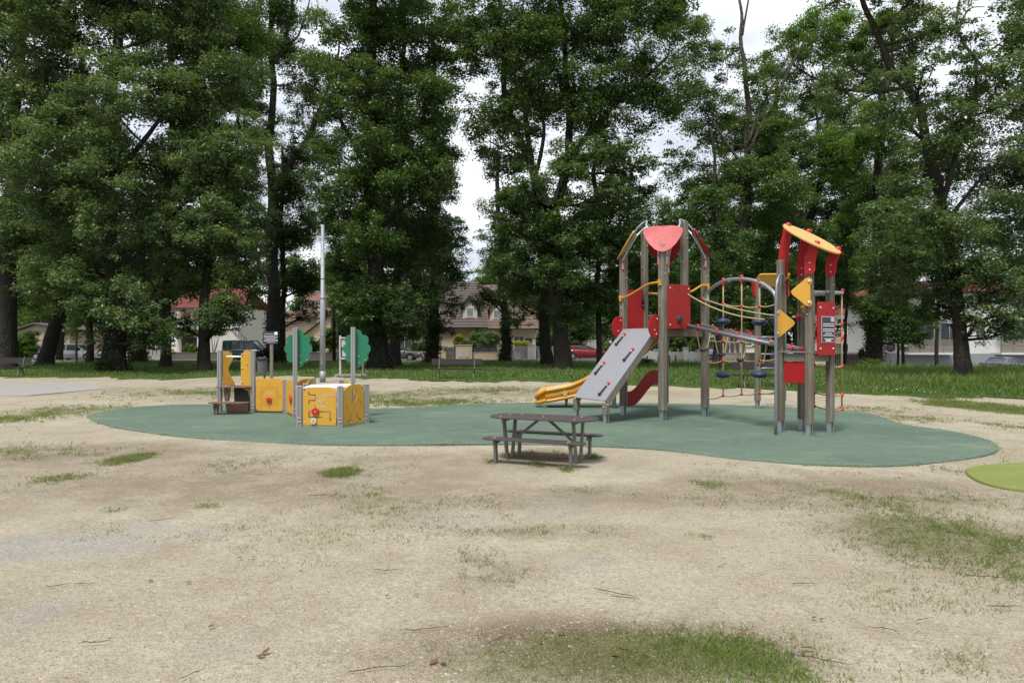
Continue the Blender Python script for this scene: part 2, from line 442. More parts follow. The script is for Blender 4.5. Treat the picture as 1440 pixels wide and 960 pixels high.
def roof_tube(qa, qb, mid):
    pts = []
    for q, rev in ((qa, False), (qb, True)):
        out = V(q.x - CT.x, q.y - CT.y, 0).normalized(); side = Z.cross(out); s = 1 if (mid - q).dot(side) > 0 else -1
        pa = [q + side * s * .085 + out * .0 + Z * 3.18, q + side * s * .085 + Z * 3.40, q + side * s * .13 - out * .13 + Z * 3.72, q + side * s * .33 - out * .30 + Z * 4.03]
        pts += pa[::-1] if rev else pa + [mid + (CT - mid) * .18 + Z * 4.20]
    b = MB(); b.tube(smooth_path(pts, 6), .021, 8)
    for p in (pts[0], pts[-1]):
        b.ball(p + Z * .03, .036, 1, 8); b.ball(p + Z * .2, .034, 1, 8)
    b.build('roof_tube', ['steel', 'redball'], tower)
roof_tube(L0, F0, mLF); roof_tube(F0, R0, mFR); roof_tube(R0, B0, mRB); roof_tube(B0, L0, mLB)
# wall boards beside the deck
def wall_board(p, q, z0, z1, outn, mat, name='wall_board', extra=None, bolts=True, off=.095):
    d = (q - p); w = d.length; d.normalize(); b = MB()
    o = p + outn * off
    b.panel([rrect(0, z0, w, z1, .03)], V(o.x, o.y, 0), d, Z, .022)
    if bolts:
        for x in (.06, w - .06):
            for z in (z0 + .08, z1 - .08): b.ball(V(o.x, o.y, z) + d * x + outn * .012, .018, 1, 8)
    if extra: extra(b, V(o.x, o.y, 0), d)
    return b.build(name, [mat, 'bolt', 'black'], tower)
def ex1(b, o, d):
    b.ball(o + d * .31 + Z * 2.08 + nFR * .02, .075, 2, 14, (1, .5, 1.15)); b.ball(o + d * .29 + Z * 2.70 + nFR * .008, .024, 2, 8)
wall_board(F0 + uFR * .055, mFR + uFR * .075, 1.89, 2.80, nFR, 'red_worn', extra=ex1)
nLB = uLF
wall_board(L0 + uFR * .07, mLB + uFR * .02, 1.90, 2.78, nLB, 'red', off=-.03)
# climbing board
TR = V(2.97, 14.05, 1.90); BR = V(1.83, 13.41, .455); TL = V(2.44, 15.0, 1.90); BL = V(1.30, 14.36, .455)
b = MB(); wv = (TL - TR); sl = (BR - TR)
b.panel([rrect(0, 0, wv.length, sl.length, .012)], TR, wv, sl, .022)
b.build('climbing_board', 'grey_panel', tower)
nC = wv.cross(sl).normalized(); nC = nC if nC.z > 0 else -nC
for t in (.03, .97):
    s0 = TR + wv * t - nC * .075; b = MB(); b.bar(s0 + sl * .06, s0 + sl * .99, .06, .12, up=nC); b.build('board_beam', 'post', tower)
for u_, v_ in ((.80, .14), (.22, .36), (.80, .56), (.23, .83)):
    p = TR + wv * u_ + sl * v_ + nC * .03; d = sl.normalized(); b = MB(); side = wv.normalized()
    ax = (d * .93 + side * .1).normalized()
    b.tube([p - ax * .02, p + ax * .05, p + ax * .07, p + ax * .17, p + ax * .185, p + ax * .22], [.018, .018, .022, .022, .034, .040], 10, 0)
    b.ball(p - ax * .09, .037, 1, 10); b.tube([p - ax * .09, p - ax * .02], .018, 8, 2)
    b.build('climbing_hold', ['black', 'redball', 'bolt'], tower)
for q in (BR, BL):                         # short posts under the board
    q2 = q + V(.06, .03, 0)
    timber_post(tower, q2.x + (-.04 if q is BR else .0), q2.y, GZ, .42, ANG, .125, True, 'post', .17)
for q, s in ((F0, 1), (L0, -1)):           # round shields
    o = q + uLF * (.04 * s) + nLF * .05
    b = MB(); o2 = V(o.x, o.y, 1.92) + nLF * .02
    pts = [(0, .24), (.08, .26)] + [(.10 + .20 * math.sin(a), .02 + .24 * math.cos(a)) for a in [PI * i / 14 for i in range(15)]] + [(0, -.22)]
    b.panel([pts], o2, nLF, Z, .022)
    for bx, bz in ((.08, -.14), (.13, -.06), (.06, .17)):
        for sg in (-1, 1): b.ball(o2 + nLF * bx + Z * bz - uLF * sg * .013, .017, 1, 6)
    b.build('shield', ['red_worn' if s == 1 else 'red', 'bolt'], tower)
# wavy yellow bars
def wavy(p, q, name='hand_bar', mat='orange'):
    d = q - p; pts = [p + d * t + Z * dz for t, dz in ((0, 0), (.12, -.01), (.3, -.005), (.5, .03), (.72, .06), (.9, .03), (1, 0))]
    b = MB(); b.tube(smooth_path(pts, 5), .023, 8)
    for e in (p, q): b.box(e, (.07, .03, .13), d)
    b.build(name, mat, tower)
wavy(L0 + nLF * .09 + Z * 2.58, F0 + nLF * .09 + Z * 2.83)
wavy(mLB + Z * 2.78 + uFR * .05 + uLF * .05, B0 + Z * 2.62 + uLF * .05)
wavy(mFR + nFR * .06 + Z * 2.66, R0 + nFR * .09 + Z * 2.80)
b = MB(); b.tube([mLB + V(-.05, -.09, 2.45), mLB + V(-.05, -.09, 2.68)], .03, 8); b.ball(mLB + V(-.05, -.09, 2.42), .045, 0, 8); b.build('grip_knob', 'black', tower)
# red S board low between the two left posts
wd = (B0 - L0).normalized(); Lw = (B0 - L0).length
def scurve(off):
    return [(Lw * t, .37 + .46 * float(sstep(.10, .70, t)) + off * (1 + .25 * math.sin(PI * min(1, max(0, (t - .1) / .6))))) for t in [i / 24 for i in range(25)]]
b = MB(); b.panel([scurve(-.17) + scurve(.15)[::-1]], L0 + wd * .06, wd, Z, .022); b.build('wave_board', 'red_dark', tower)
# slide
sp = smooth_path([V(3.22, 15.62, 1.86), V(3.12, 16.12, 1.58), V(2.80, 16.5, 1.10), V(2.26, 16.74, .66), V(1.66, 16.88, .34), V(1.15, 16.93, .22), V(.84, 16.94, .17)], 5)
rings = []; prof = [(-.27, .25), (-.26, .10), (-.2, .03), (-.1, 0), (0, -.005), (.1, 0), (.2, .03), (.26, .10), (.27, .25), (.30, .25), (.30, .03), (.2, -.01), (0, -.045), (-.2, -.01), (-.30, .03), (-.30, .25)]
for i, p in enumerate(sp):
    t = (sp[min(i + 1, len(sp) - 1)] - sp[max(i - 1, 0)]).normalized(); sd = Z.cross(t).normalized(); up = t.cross(sd)
    rings.append([p + sd * x + up * y for x, y in prof])
b = MB(); b.loft(rings)
for s in (-1, 1):
    for hgt, r in ((.26, .05), (.01, .045)):
        pts = []
        for i, p in enumerate(sp):
            t = (sp[min(i + 1, len(sp) - 1)] - sp[max(i - 1, 0)]).normalized(); sd = Z.cross(t).normalized(); up = t.cross(sd)
            pts.append(p + sd * s * .29 + up * hgt)
        b.tube(pts, r, 8)
        for i in (14, 20, 25): b.tube([pts[i], pts[i + 1] * .3 + pts[i] * .7], r + .006, 8, 1)
e = sp[-1]; te = (sp[-1] - sp[-2]).normalized(); sd = Z.cross(te).normalized()
b.tube(smooth_path([e + sd * .29 + Z * .29, e + te * .16 + sd * .24 + Z * .20, e + te * .24 + Z * .12, e + te * .16 - sd * .24 + Z * .20, e - sd * .29 + Z * .29], 5), .055, 8)
b.tube(smooth_path([e + sd * .29 + Z * .03, e + te * .18 + sd * .2, e + te * .24 - Z * .01, e + te * .18 - sd * .2, e - sd * .29 + Z * .03], 5), .05, 8)
tp = smooth_path([e + sd * .28 + Z * .24, e + te * .15 + sd * .23 + Z * .19, e + te * .22 + Z * .12, e + te * .15 - sd * .23 + Z * .19, e - sd * .28 + Z * .24], 5)
bt = smooth_path([e + sd * .28 + Z * .02, e + te * .17 + sd * .2 + Z * .01, e + te * .23 - Z * .01, e + te * .17 - sd * .2 + Z * .01, e - sd * .28 + Z * .02], 5)
b.loft([tp, bt, [p - te * .03 for p in bt], [p - te * .03 for p in tp]], cap=False, closed=False)
b.build('slide', ['orange', 'steel'], tower)
q = sp[17]; star = [( (.11 if i % 2 == 0 else .05) * math.sin(PI * i / 5), (.11 if i % 2 == 0 else .05) * math.cos(PI * i / 5)) for i in range(10)]
for idx in (17, 23):
    b = MB(); q = sp[idx]; t = (sp[idx + 1] - sp[idx - 1]).normalized(); sd = Z.cross(t).normalized(); up = t.cross(sd)
    s = 1 if sd.y < 0 else -1
    b.panel([star], q + sd * s * .315 + up * .12, t, up, .03)
    b.build('star_badge', 'ochre', tower)
for x, y, zt, r in ((2.47, 16.5, 1.1, .05), (1.35, 16.92, .2, .04)):
    b = MB(); b.tube([V(x, y, 0), V(x, y, zt)], r, 10); b.build('slide_leg', 'steel', tower)

# bridge of two tubes
ta = V(3.66, 14.25, 1.96); tb = P(1112, 489.5, 12.06)
tc = V(4.05, 14.52, 1.97); td = P(1127, 491, 12.25)
for p, q in ((ta, tb), (tc, td)):
    b = MB(); b.tube([p, q], .042, 10)
    for k in range(5):
        c = p + (q - p) * (.12 + .2 * k); b.ball(c + Z * .045, .036, 1, 8); b.ball(c - Z * .05, .03, 1, 8)
    b.ball(q, .05, 1, 8); b.ball(p, .045, 1, 8)
    b.build('bridge_tube', ['steel_dark', 'redball'], tower)
for k in range(5):
    c1 = ta + (tb - ta) * (.10 + .195 * k); c2 = tc + (td - tc) * (.10 + .195 * k); low = (c1 + c2) / 2 - Z * .48
    pts = smooth_path([c1 - Z * .04, c1 * .9 + c2 * .1 - Z * .22, c1 * .72 + c2 * .28 - Z * .44, low, c2 * .72 + c1 * .28 - Z * .44, c2 * .9 + c1 * .1 - Z * .22, c2 - Z * .04], 4)
    b = MB(); b.tube(pts, .012, 6); o = b.build('rope_loop', 'rope', tower)
    g = MB(); g.tube(pts[8:17], .026, 8); g.build('loop_grip', 'black', o)
def sag_rope(p, q, sag, r=.013, n=10): return [p + (q - p) * (i / n) - Z * sag * 4 * (i / n) * (1 - i / n) for i in range(n + 1)]
for p, q in ((P(966, 413, 14.25), P(1094, 449, 12.1)), (P(988, 420, 14.56), P(1094, 444, 12.2))):
    b = MB(); b.tube(sag_rope(p, q, .15 if p.x < 4 else .05), .014, 6); b.ball(p, .045, 1, 8); o = b.build('hand_rope', ['rope', 'redball'], tower)
g = MB(); g.tube([P(1077, 448, 12.35), P(1091, 448.5, 12.13)], .03, 8); g.build('rope_grip', 'black', tower)
# rope net below an arched tube
ar = [P(995, 424, 14.6), P(997, 409, 14.55), P(1017, 395.5, 14.0), P(1043, 392, 13.4), P(1068, 397, 12.8), P(1085, 408, 12.35), P(1091, 417, 12.2), P(1092, 428, 12.18)]
b = MB(); b.tube(smooth_path(ar, 5), .034, 10)
for k in (2, 3, 4): b.ball(ar[k] + Z * .04, .04, 1, 8); b.ball(ar[k] - Z * .05, .04, 1, 8)
b.build('net_arch', ['steel', 'redball'], tower)
rows = {0: 427, 1: 479, 2: 507, 3: 557}
cols = [(995, 14.55), (1017, 14.0), (1043, 13.4), (1068, 12.8), (1092, 12.18)]
rowpx = [[430, 478, 509, 560], [427, 479, 507, 556], [430, 480, 506, 554], [430.5, 480, 506, 552], [427, 478, 504, 550]]
pt = [[P(px, rowpx[k][r], Y) for r in range(4)] for k, (px, Y) in enumerate(cols)]
for k in (1, 2, 3):
    b = MB(); b.tube([ar[k + 1]] + pt[k], .0135, 6)
    for r in range(4): b.ball(pt[k][r], .036, 1, 8)
    b.build('net_rope', ['rope', 'redball'], tower)
for r in range(4):
    b = MB()
    for k in range(4):
        if r == 0 and k == 0: continue
        b.tube(sag_rope(pt[k][r], pt[k + 1][r], .03, n=6), .0135, 6)
    b.ball(pt[4][r], .036, 1, 8)
    b.build('net_rope', ['rope', 'redball'], tower)
for k, ys in ((1, (452, 527)), (3, (453, 526.5))):
    for y in ys:
        c = P(cols[k][0], y, cols[k][1]); b = MB()
        b.tube([c + Z * z for z in (.07, .066, .052, .024, -.016, -.046, -.062, -.068)], [.02, .05, .105, .148, .148, .11, .055, .02], 18)
        b.build('seat_disc', 'navy', tower)
# small roofed tower
for q, zt in ((A0, 3.07), (C0, 3.09), (D0, 3.03), (E0, 3.03)): timber_post(tower, q.x, q.y, GZ, zt, ANG, .122)
dd = (C0 - A0).normalized(); ee = (D0 - C0).normalized()
RC = V(5.19, 11.83, 3.40)
def roofz(x, y): return RC.z - .44 * (x - RC.x) + .52 * (y - RC.y)
b = MB(); rn = V(.44, -.52, 1).normalized(); rux = V(1, 0, -.44).normalized()
b.panel([circle2(0, 0, .53, 40)], RC, rux, rn.cross(rux), .03, bev=.006)
hd = V(.85, -.52, 0).normalized()
doms = []
for q in (A0, C0, D0, E0):
    t = q + hd * .11; doms.append(t); p = V(t.x, t.y, roofz(t.x, t.y)); b.ball(p + rn * .012, .058, 1, 10, (1, 1, .8))
b.build('roof_disc', ['ochre', 'redball'], tower)
for q in (A0, C0, D0, E0):
    zt = roofz(q.x + hd.x * .1, q.y + hd.y * .1); L = []; R = []
    for i in range(9):
        t = i / 8; z = 2.84 + (zt - .005 - 2.84) * t; x = .02 + .13 * t * t - .02 * t; L.append((x - .085, z)); R.append((x + .085, z))
    zl = roofz(q.x + hd.x * (L[-1][0]), q.y + hd.y * L[-1][0]) - .02; zr = roofz(q.x + hd.x * R[-1][0], q.y + hd.y * R[-1][0]) - .02
    L[-1] = (L[-1][0], zl); R[-1] = (R[-1][0], zr)
    bot = [(.02 + .085 * math.cos(a), 2.84 + .085 * math.sin(a)) for a in [-PI * i / 8 for i in range(1, 8)]]
    b = MB(); oo = q + (-.10 if q in (D0, E0) else .0) * ee + V(0, 0, 0)
    side = V(hd.y, -hd.x, 0); side = side if side.y < 0 else -side
    sgn = .095 if q in (C0, D0) else -.095
    o = V(q.x, q.y, 0) + V(.0, -.0, 0) + side * (.095 if q in (C0, D0, E0) else -.095)
    b.panel([L + R[::-1] + bot], o, hd, Z, .03)
    for z in (2.83, 2.95): b.ball(o + hd * .02 + Z * z + side * .017, .016, 1, 6)
    b.build('roof_bracket', ['red', 'bolt'], tower)
b = MB(); DK = 1.44
b.panel([[(-.06, -.06), ((C0 - A0).length + .06, -.06), ((C0 - A0).length + .06, .66), (-.06, .66)]], A0 + Z * DK, dd, ee, .03, 0)
b.build('deck', 'steel_dark', tower)
b = MB()
for p, q in ((A0, C0), (C0, D0), (D0, E0), (E0, A0)):
    d = (q - p).normalized(); b.bar(p + d * .08 + Z * 1.345, q - d * .08 + Z * 1.345, .05, .13)
b.build('deck_beam', 'post', tower)
b = MB(); d = dd; b.panel([rrect(.08, .90, (C0 - A0).length - .08, 1.275, .01)], A0, dd, Z, .02); b.build('kick_board', 'red', tower)
b = MB(); b.panel([rrect(.06, .90, (D0 - C0).length - .06, 1.27, .01)], C0 + V(-.10, .45, 0), ee, Z, .02); b.build('kick_board', 'red_dark', tower)
nCD = dd
def nf(v): return v.normalized()
o = C0 + dd * .10 + ee * .075
b = MB(); b.panel([rrect(0, 1.385, .50, 2.30, .035)], o, ee, Z, .022)
for x in (.07, .43):
    for z in (1.50, 2.20): b.ball(o + ee * x + Z * z + dd * .012, .02, 1, 8)
b.ball(o + ee * .25 + Z * 2.13 + dd * .006, .022, 2, 8)
pb = b.build('wall_board', ['red', 'bolt', 'black'], tower)
b = MB(); so = o + dd * .018
b.panel([rrect(.09, 1.605, .455, 2.055, .006)], so, ee, Z, .008, 0, .001)
b.panel([rrect(.103, 1.618, .442, 2.042, .004)], so + dd * .005, ee, Z, .006, 1, .001)
b.panel([rrect(.345, 1.965, .438, 2.038, .003)], so + dd * .009, ee, Z, .004, 3, .0005)
rr = random.Random(3)
for k, (w0, w1, z) in enumerate(((.13, .42, 1.925), (.12, .43, 1.892), (.12, .425, 1.835), (.12, .43, 1.803), (.18, .37, 1.762), (.13, .42, 1.727), (.16, .40, 1.668), (.2, .35, 1.645), (.2, .35, 1.63))):
    x = w0
    while x < w1 - .01:
        L_ = rr.uniform(.016, .05); L_ = min(L_, w1 - x)
        b.panel([[(x, z - .0065), (x + L_, z - .0065), (x + L_, z + .0065), (x, z + .0065)]], so + dd * .009, ee, Z, .003, 2, .0003); x += L_ + .007
b.build('safety_notice', ['signgrey', 'signdark', 'white', 'lightblue'], pb)
# pointed yellow hand holds
def arrow(o, ux, name='hand_hold'):
    b = MB(); pts = []
    for cx, cy, r in ((0, .19, .06), (0, -.19, .06), (.33, 0, .055)):
        pass
    pts = [(.0, .25), (-.04, .22), (-.05, .18)] + [(-.02, .12), (-.02, -.12)] + [(-.05, -.18), (-.04, -.22), (0, -.25), (.05, -.23)] + [(.26, -.045), (.285, 0), (.26, .045), (.05, .23)]
    b.panel([pts], o, ux, Z, .022)
    n = V(ux.y, -ux.x, 0).normalized()
    for z in (.18, -.18):
        for s in (1, -1): b.ball(o + ux * .0 + Z * z + n * s * .012, .028, 1, 8)
    b.build(name, ['yellow', 'bolt'], tower)
arrow(V(5.07, 11.54, 0) + Z * 2.46 + V(-.05, -.0, 0), V(-.97, .24, 0).normalized())
arrow(V(4.67, 12.02, 0) + Z * 1.945 + V(.0, -.02, 0), V(.97, -.24, 0).normalized())
b = MB(); q = P(1131, 432, 12.0); b.box(q, (.05, .03, .17)); b.tube([q - Z * .0 + V(-.06, 0, 0), q + V(.08, 0, 0)], .025, 8); b.build('hand_hold', 'orange', tower)
# curved fire pole
pp = [P(1103, 396, 12.05), P(1101, 387, 12.0), P(1097, 387, 11.9), P(1092.5, 398, 11.8), P(1091.5, 420, 11.75)]
x, y = P(1091, 613, 11.74).x, 11.74
b = MB(); b.tube(smooth_path(pp + [V(x, y, 1.9), V(x, y, .0)], 5), .026, 10); b.build('slide_pole', 'steel_dark', tower)
# knobs and the side net
for z in (1.93, 1.68, .66, .40):
    b = MB(); b.ball(E0 + V(.09, -.05, z), .05, 0, 10); b.build('climbing_knob', 'redball', tower)
b = MB(); q = P(1123, 445.5, 12.3); b.ball(q, .06, 0, 10); b.tube([q + V(-.12, 0, .0), q], .02, 6, 1); b.build('climbing_knob', ['redball', 'bolt'], tower)
n1 = ee; De = D0 + ee * .36; Ee = E0 + ee * .36
b = MB(); zt = 2.49
b.tube(smooth_path([D0 + Z * zt - ee * .1, De + Z * zt - ee * .04, De + Z * zt + (E0 - D0) * .08, Ee + Z * zt - (E0 - D0) * .08, Ee + Z * zt - ee * .04, E0 + Z * zt - ee * .1], 5), .028, 8)
b.tube([C0 + Z * 2.47 + dd * .0, D0 + Z * 2.49], .026, 8)
b.ball(De + Z * (zt + .04), .035, 1, 8); b.build('net_frame', ['steel', 'redball'], tower)
for t in (.02, .5, .98):
    b = MB(); p = De + (Ee - De) * t
    b.tube([p + Z * zt, p + Z * .42], .0135, 6)
    for z in (1.94, 1.70, 1.19, .68, .43): b.ball(p + Z * z, .038, 1, 8)
    b.build('net_rope', ['rope', 'redball'], tower)
for z in (1.94, 1.70, 1.19, .68, .43):
    b = MB(); b.tube(sag_rope(E0 + ee * .08 + Z * z, Ee + Z * z, .02, n=5), .0125, 6)
    b.tube(sag_rope(Ee + Z * z, De + Z * z, .03, n=6), .0125, 6); b.tube(sag_rope(De + Z * z, D0 + ee * .08 + Z * z, .02, n=5), .0125, 6)
    b.build('net_rope', 'rope', tower)

# ladder frame behind the net
g0 = V(5.90, 16.4, 0); h0 = V(6.55, 16.5, 0)
lad = thing('climbing_ladder', 'timber ladder frame with yellow top board standing behind the rope net', 'climbing frame', (6.22, 16.45, 0))
for q in (g0, h0): timber_post(lad, q.x, q.y, GZ, 3.02, .1, .13)
for z in (1.74, 1.33, .99, .38):
    b = MB(); b.tube([g0 + Z * z, h0 + Z * z], .02, 8); b.build('rung', 'steel_dark', lad)
b = MB(); b.panel([rrect(-.40, -.22, .40, .30, .06)], V(6.24, 16.42, 3.13), V(1, .15, .03), V(-.12, .85, -.5), .03); b.build('top_board', 'yellow', lad)
for q, s in ((g0, -1), (h0, 1)):
    pts = []
    L = [(-.08 + .06 * (1 - t) ** 2, 2.72 + .42 * t) for t in [i / 6 for i in range(7)]]; R = [(x + .15, z) for x, z in L]
    b = MB(); b.panel([L + R[::-1]], q + V(s * .10, 0, 0), V(-.05 * s, -1, 0), Z, .03); b.build('bracket', 'red', lad)
# ------------------------------------------------------------------ yellow playhouse
def pt2(px, Y): return V((px - 720) * Y / FPX, Y, 0)
PH = dict(P1=pt2(309, 15.67), P2=pt2(355.8, 15.5), P3=pt2(402.3, 15.4), P4=pt2(415, 14.53), P5=pt2(421, 12.86), P6=pt2(478.5, 12.80),
          P7=pt2(514.8, 13.47), P8=pt2(496.5, 14.45), P9=pt2(429.5, 13.75), P10=pt2(440.5, 15.85), P11=pt2(480, 15.0))
house_c = V(-4.6, 14.4, 0)
ph = thing('playhouse', 'low yellow playhouse of engraved panels with grey posts, green tree boards and brown steps', 'playhouse', house_c)
def alu_post(q, z1, ang=0., cap=True, s=.105):
    b = MB(); h = s / 2; c = .014; ca, sa = math.cos(ang), math.sin(ang)
    pr = []
    for k in range(4):
        a = k * PI / 2
        for x, y in ((h, -h + c), (h, -.012), (h - .01, -.006), (h - .01, .006), (h, .012), (h, h - c)):
            x2, y2 = x * math.cos(a) - y * math.sin(a), x * math.sin(a) + y * math.cos(a); pr.append((x2 * ca - y2 * sa, x2 * sa + y2 * ca))
    b.loft([[V(q.x + x, q.y + y, z) for x, y in pr] for z in (GZ, z1)], smooth=False)
    b.box((q.x, q.y, z1 + .006), (s * 1.04, s * 1.04, .012), (ca, sa, 0), m=1)
    for z in (.10, .17):
        b.ball((q.x, q.y - h, z + GZ), .014, 2, 6); b.ball((q.x + .03, q.y - h, z + GZ), .012, 2, 6)
    return b.build('post', ['alu', 'signgrey', 'bolt'], ph)
for k, z, a in (('P1', 1.42, 0), ('P2', 1.42, 0), ('P3', .765, -.1), ('P4', 1.92, .3), ('P5', .78, .1), ('P6', .78, .2), ('P7', .78, .55), ('P8', 1.92, .2), ('P9', .77, .2), ('P10', .78, 0), ('P11', .78, .2)):
    alu_post(PH[k], z, a, s=.105 if k in ('P5', 'P6', 'P7') else .096)
def ph_panel(p, q, z0, z1, top='flat', holes=(), inset=.085, name='side_panel', mat='yellow', extra=None, out=None, r=.06):
    d = q - p; w = d.length; d.normalize(); x0, x1 = inset, w - inset
    if top == 'notch': lp = [(x0, z0), (x1, z0), (x1, z1 - .10), (x1 - .03, z1 - .075), (x1 - .10, z1), (x0 + .08, z1), (x0 + .03, z1 - .07), (x0, z1 - .10)]
    elif top == 'shoulder': lp = [(x0, z0), (x1, z0), (x1, z1 - .12), (x1 - .03, z1 - .07), (x1 - .09, z1 - .015), (x1 - .18, z1), (x0 + .24, z1), (x0 + .14, z1 - .025), (x0 + .06, z1 - .07), (x0, z1 - .13)]
    elif top == 'hump':
        lp = [(x0, z0), (x1, z0), (x1, z1 - .12)] + [(x1 - .04 - (x1 - x0 - .08) * t, z1 - .06 + .06 * math.sin(PI * t) ** .6) for t in [i / 14 for i in range(15)]] + [(x0, z1 - .12)]
    else: lp = rrect(x0, z0, x1, z1, r)
    b = MB(); b.panel([lp] + list(holes), V(p.x, p.y, 0), d, Z, .02, bev=.0008 if holes else .004)
    n = V(d.y, -d.x, 0)
    for x in (x0 + .035, x1 - .035):
        for z in (z0 + .05, z1 - .15 if top != 'flat' else z1 - .06): b.ball(V(p.x, p.y, z) + d * x + n * .011, .013, 1, 6)
    ms = [mat, 'bolt', 'yellow_line', 'redball', 'cream_knob', 'dark']
    if extra: extra(b, V(p.x, p.y, 0), d, n)
    return b.build(name, ms, ph)
def sun(cx, cz):
    def f(b, o, d, n):
        def ln(p, q, w=.0075):
            p = V(*p, 0); q = V(*q, 0); t = (q - p).normalized(); m_ = V(-t.y, t.x, 0) * w / 2
            b.panel([[(v.x, v.y) for v in (p - m_, q - m_, q + m_, p + m_)]], o + n * .0105, d, Z, .002, 2, .0003)
        c = [(cx + .175 * math.cos(2 * PI * i / 28), cz + .175 * math.sin(2 * PI * i / 28)) for i in range(29)]
        for i in range(28): ln(c[i], c[i + 1])
        N = 16
        for i in range(N):
            a0, a1, a2 = (2 * PI * (i + k) / N for k in (-.42, 0, .42)); ro = .30 if i % 2 == 0 else .25
            pa, pm, pb_ = [(cx + r_ * math.cos(a), cz + r_ * math.sin(a)) for r_, a in ((.195, a0), (ro, a1), (.195, a2))]
            ln(pa, pm); ln(pm, pb_)
        for s in (-1, 1):
            b.disc(o + d * (cx + s * .045) + Z * (cz + .05) + n * .011, .018, n, .004, 1, 10)
        for i in range(8):
            a = PI + PI * (i + .5) / 8 * 1.0; a2 = PI + PI * (i + 1.5) / 8
            if i < 7: ln((cx + .10 * math.cos(a), cz - .03 + .06 * math.sin(a)), (cx + .10 * math.cos(a2), cz - .03 + .06 * math.sin(a2)), .024)
        b.disc(o + d * cx + Z * (cz - .09) + n * .03, .06, n, .03, 3); b.ball(o + d * cx + Z * (cz - .09) + n * .05, .02, 3, 8)
    return f
w23 = (PH['P3'] - PH['P2']).length
ph_panel(PH['P2'], PH['P3'], .06, .80, 'flat', inset=.07, extra=sun(w23 / 2, .40))
def reddisc(b, o, d, n): b.disc(o + d * .62 + Z * .38 - n * -.02, .10, n, .03, 3)
ph_panel(PH['P3'], PH['P4'], .05, .78, 'flat', extra=reddisc)
ph_panel(PH['P4'], PH['P9'], .05, .70, 'flat')
ph_panel(PH['P9'], PH['P10'], .30, .80, 'hump')
ph_panel(PH['P10'], PH['P4'], .36, .80, 'hump')
ph_panel(PH['P11'], PH['P8'], .10, .78, 'hump')
ph_panel(PH['P8'], PH['P7'], .08, .74, 'flat')
# maze panel
w56 = (PH['P6'] - PH['P5']).length; ix0 = .075; pw = w56 - 2 * ix0
cells = set(); cells2 = set()
def cl(S, x0, x1, y0, y1):
    for i in range(min(x0, x1), max(x0, x1) + 1):
        for j in range(min(y0, y1), max(y0, y1) + 1): S.add((i, j))
cl(cells, 4, 4, 21, 23); cl(cells, 4, 20, 21, 21); cl(cells, 20, 20, 19, 21); cl(cells, 9, 9, 17, 21); cl(cells, 4, 16, 17, 17); cl(cells, 4, 4, 14, 17); cl(cells, 16, 16, 13, 17); cl(cells, 9, 16, 13, 13); cl(cells, 9, 9, 11, 13)
cl(cells2, 4, 20, 9, 9); cl(cells2, 20, 20, 3, 9); cl(cells2, 4, 4, 5, 9); cl(cells2, 4, 14, 5, 5)
sx = pw / 25; sz = .68 / 26
hol = cells_loops(cells, sx, sz, ix0, .06) + cells_loops(cells2, sx, sz, ix0, .06)
def mz(b, o, d, n):
    b.disc(o + d * (ix0 + sx * 9.5) + Z * (.06 + sz * 9.6) + n * .03, .068, n, .035, 3); b.ball(o + d * (ix0 + sx * 9.5) + Z * (.06 + sz * 9.6) + n * .045, .014, 1, 6)
    b.disc(o + d * (ix0 + sx * 8.2) + Z * (.06 + sz * 2.9) + n * .03, .06, n, .03, 4); b.ball(o + d * (ix0 + sx * 8.2) + Z * (.06 + sz * 2.9) + n * .045, .012, 5, 6)
ph_panel(PH['P5'], PH['P6'], .055, .765, 'notch', hol, ix0, extra=mz)
# figure panel with oval window
w67 = (PH['P7'] - PH['P6']).length; cxm = w67 / 2
def arc(cx, cy, r, a0, a1, w, n=7): return stroke([(cx + r * math.cos(math.radians(a0 + (a1 - a0) * i / n)), cy + r * math.sin(math.radians(a0 + (a1 - a0) * i / n))) for i in range(n + 1)], w)
hol = [circle2(cxm, .60, .105, 22, .135)] + [circle2(cxm + .005, z, .013, 8) for z in (.43, .36, .29)]
hol += [arc(cxm - .12, .385, .095, 75, 190, .028), arc(cxm + .13, .40, .085, 105, -20, .028), arc(cxm - .20, .22, .12, -80, 0, .026), arc(cxm + .22, .24, .13, 180, 270, .026)]
ph_panel(PH['P6'], PH['P7'], .055, .80, 'shoulder', hol, .075)
# base rails, white counter
b = MB()
for p, q in (('P5', 'P6'), ('P6', 'P7')):
    d = (PH[q] - PH[p]).normalized(); b.bar(PH[p] + d * .06 + Z * (GZ + .012), PH[q] - d * .06 + Z * (GZ + .012), .04, .024)
b.build('base_rail', 'steel', ph)
b = MB(); ct = [(-3.98, 12.98), (-3.30, 12.94), (-3.12, 13.3), (-3.36, 14.2), (-4.08, 13.9)]
b.panel([ct], V(0, 0, .745), V(1, 0, 0), V(0, 1, 0), .02, 0); b.build('counter', 'white', ph)
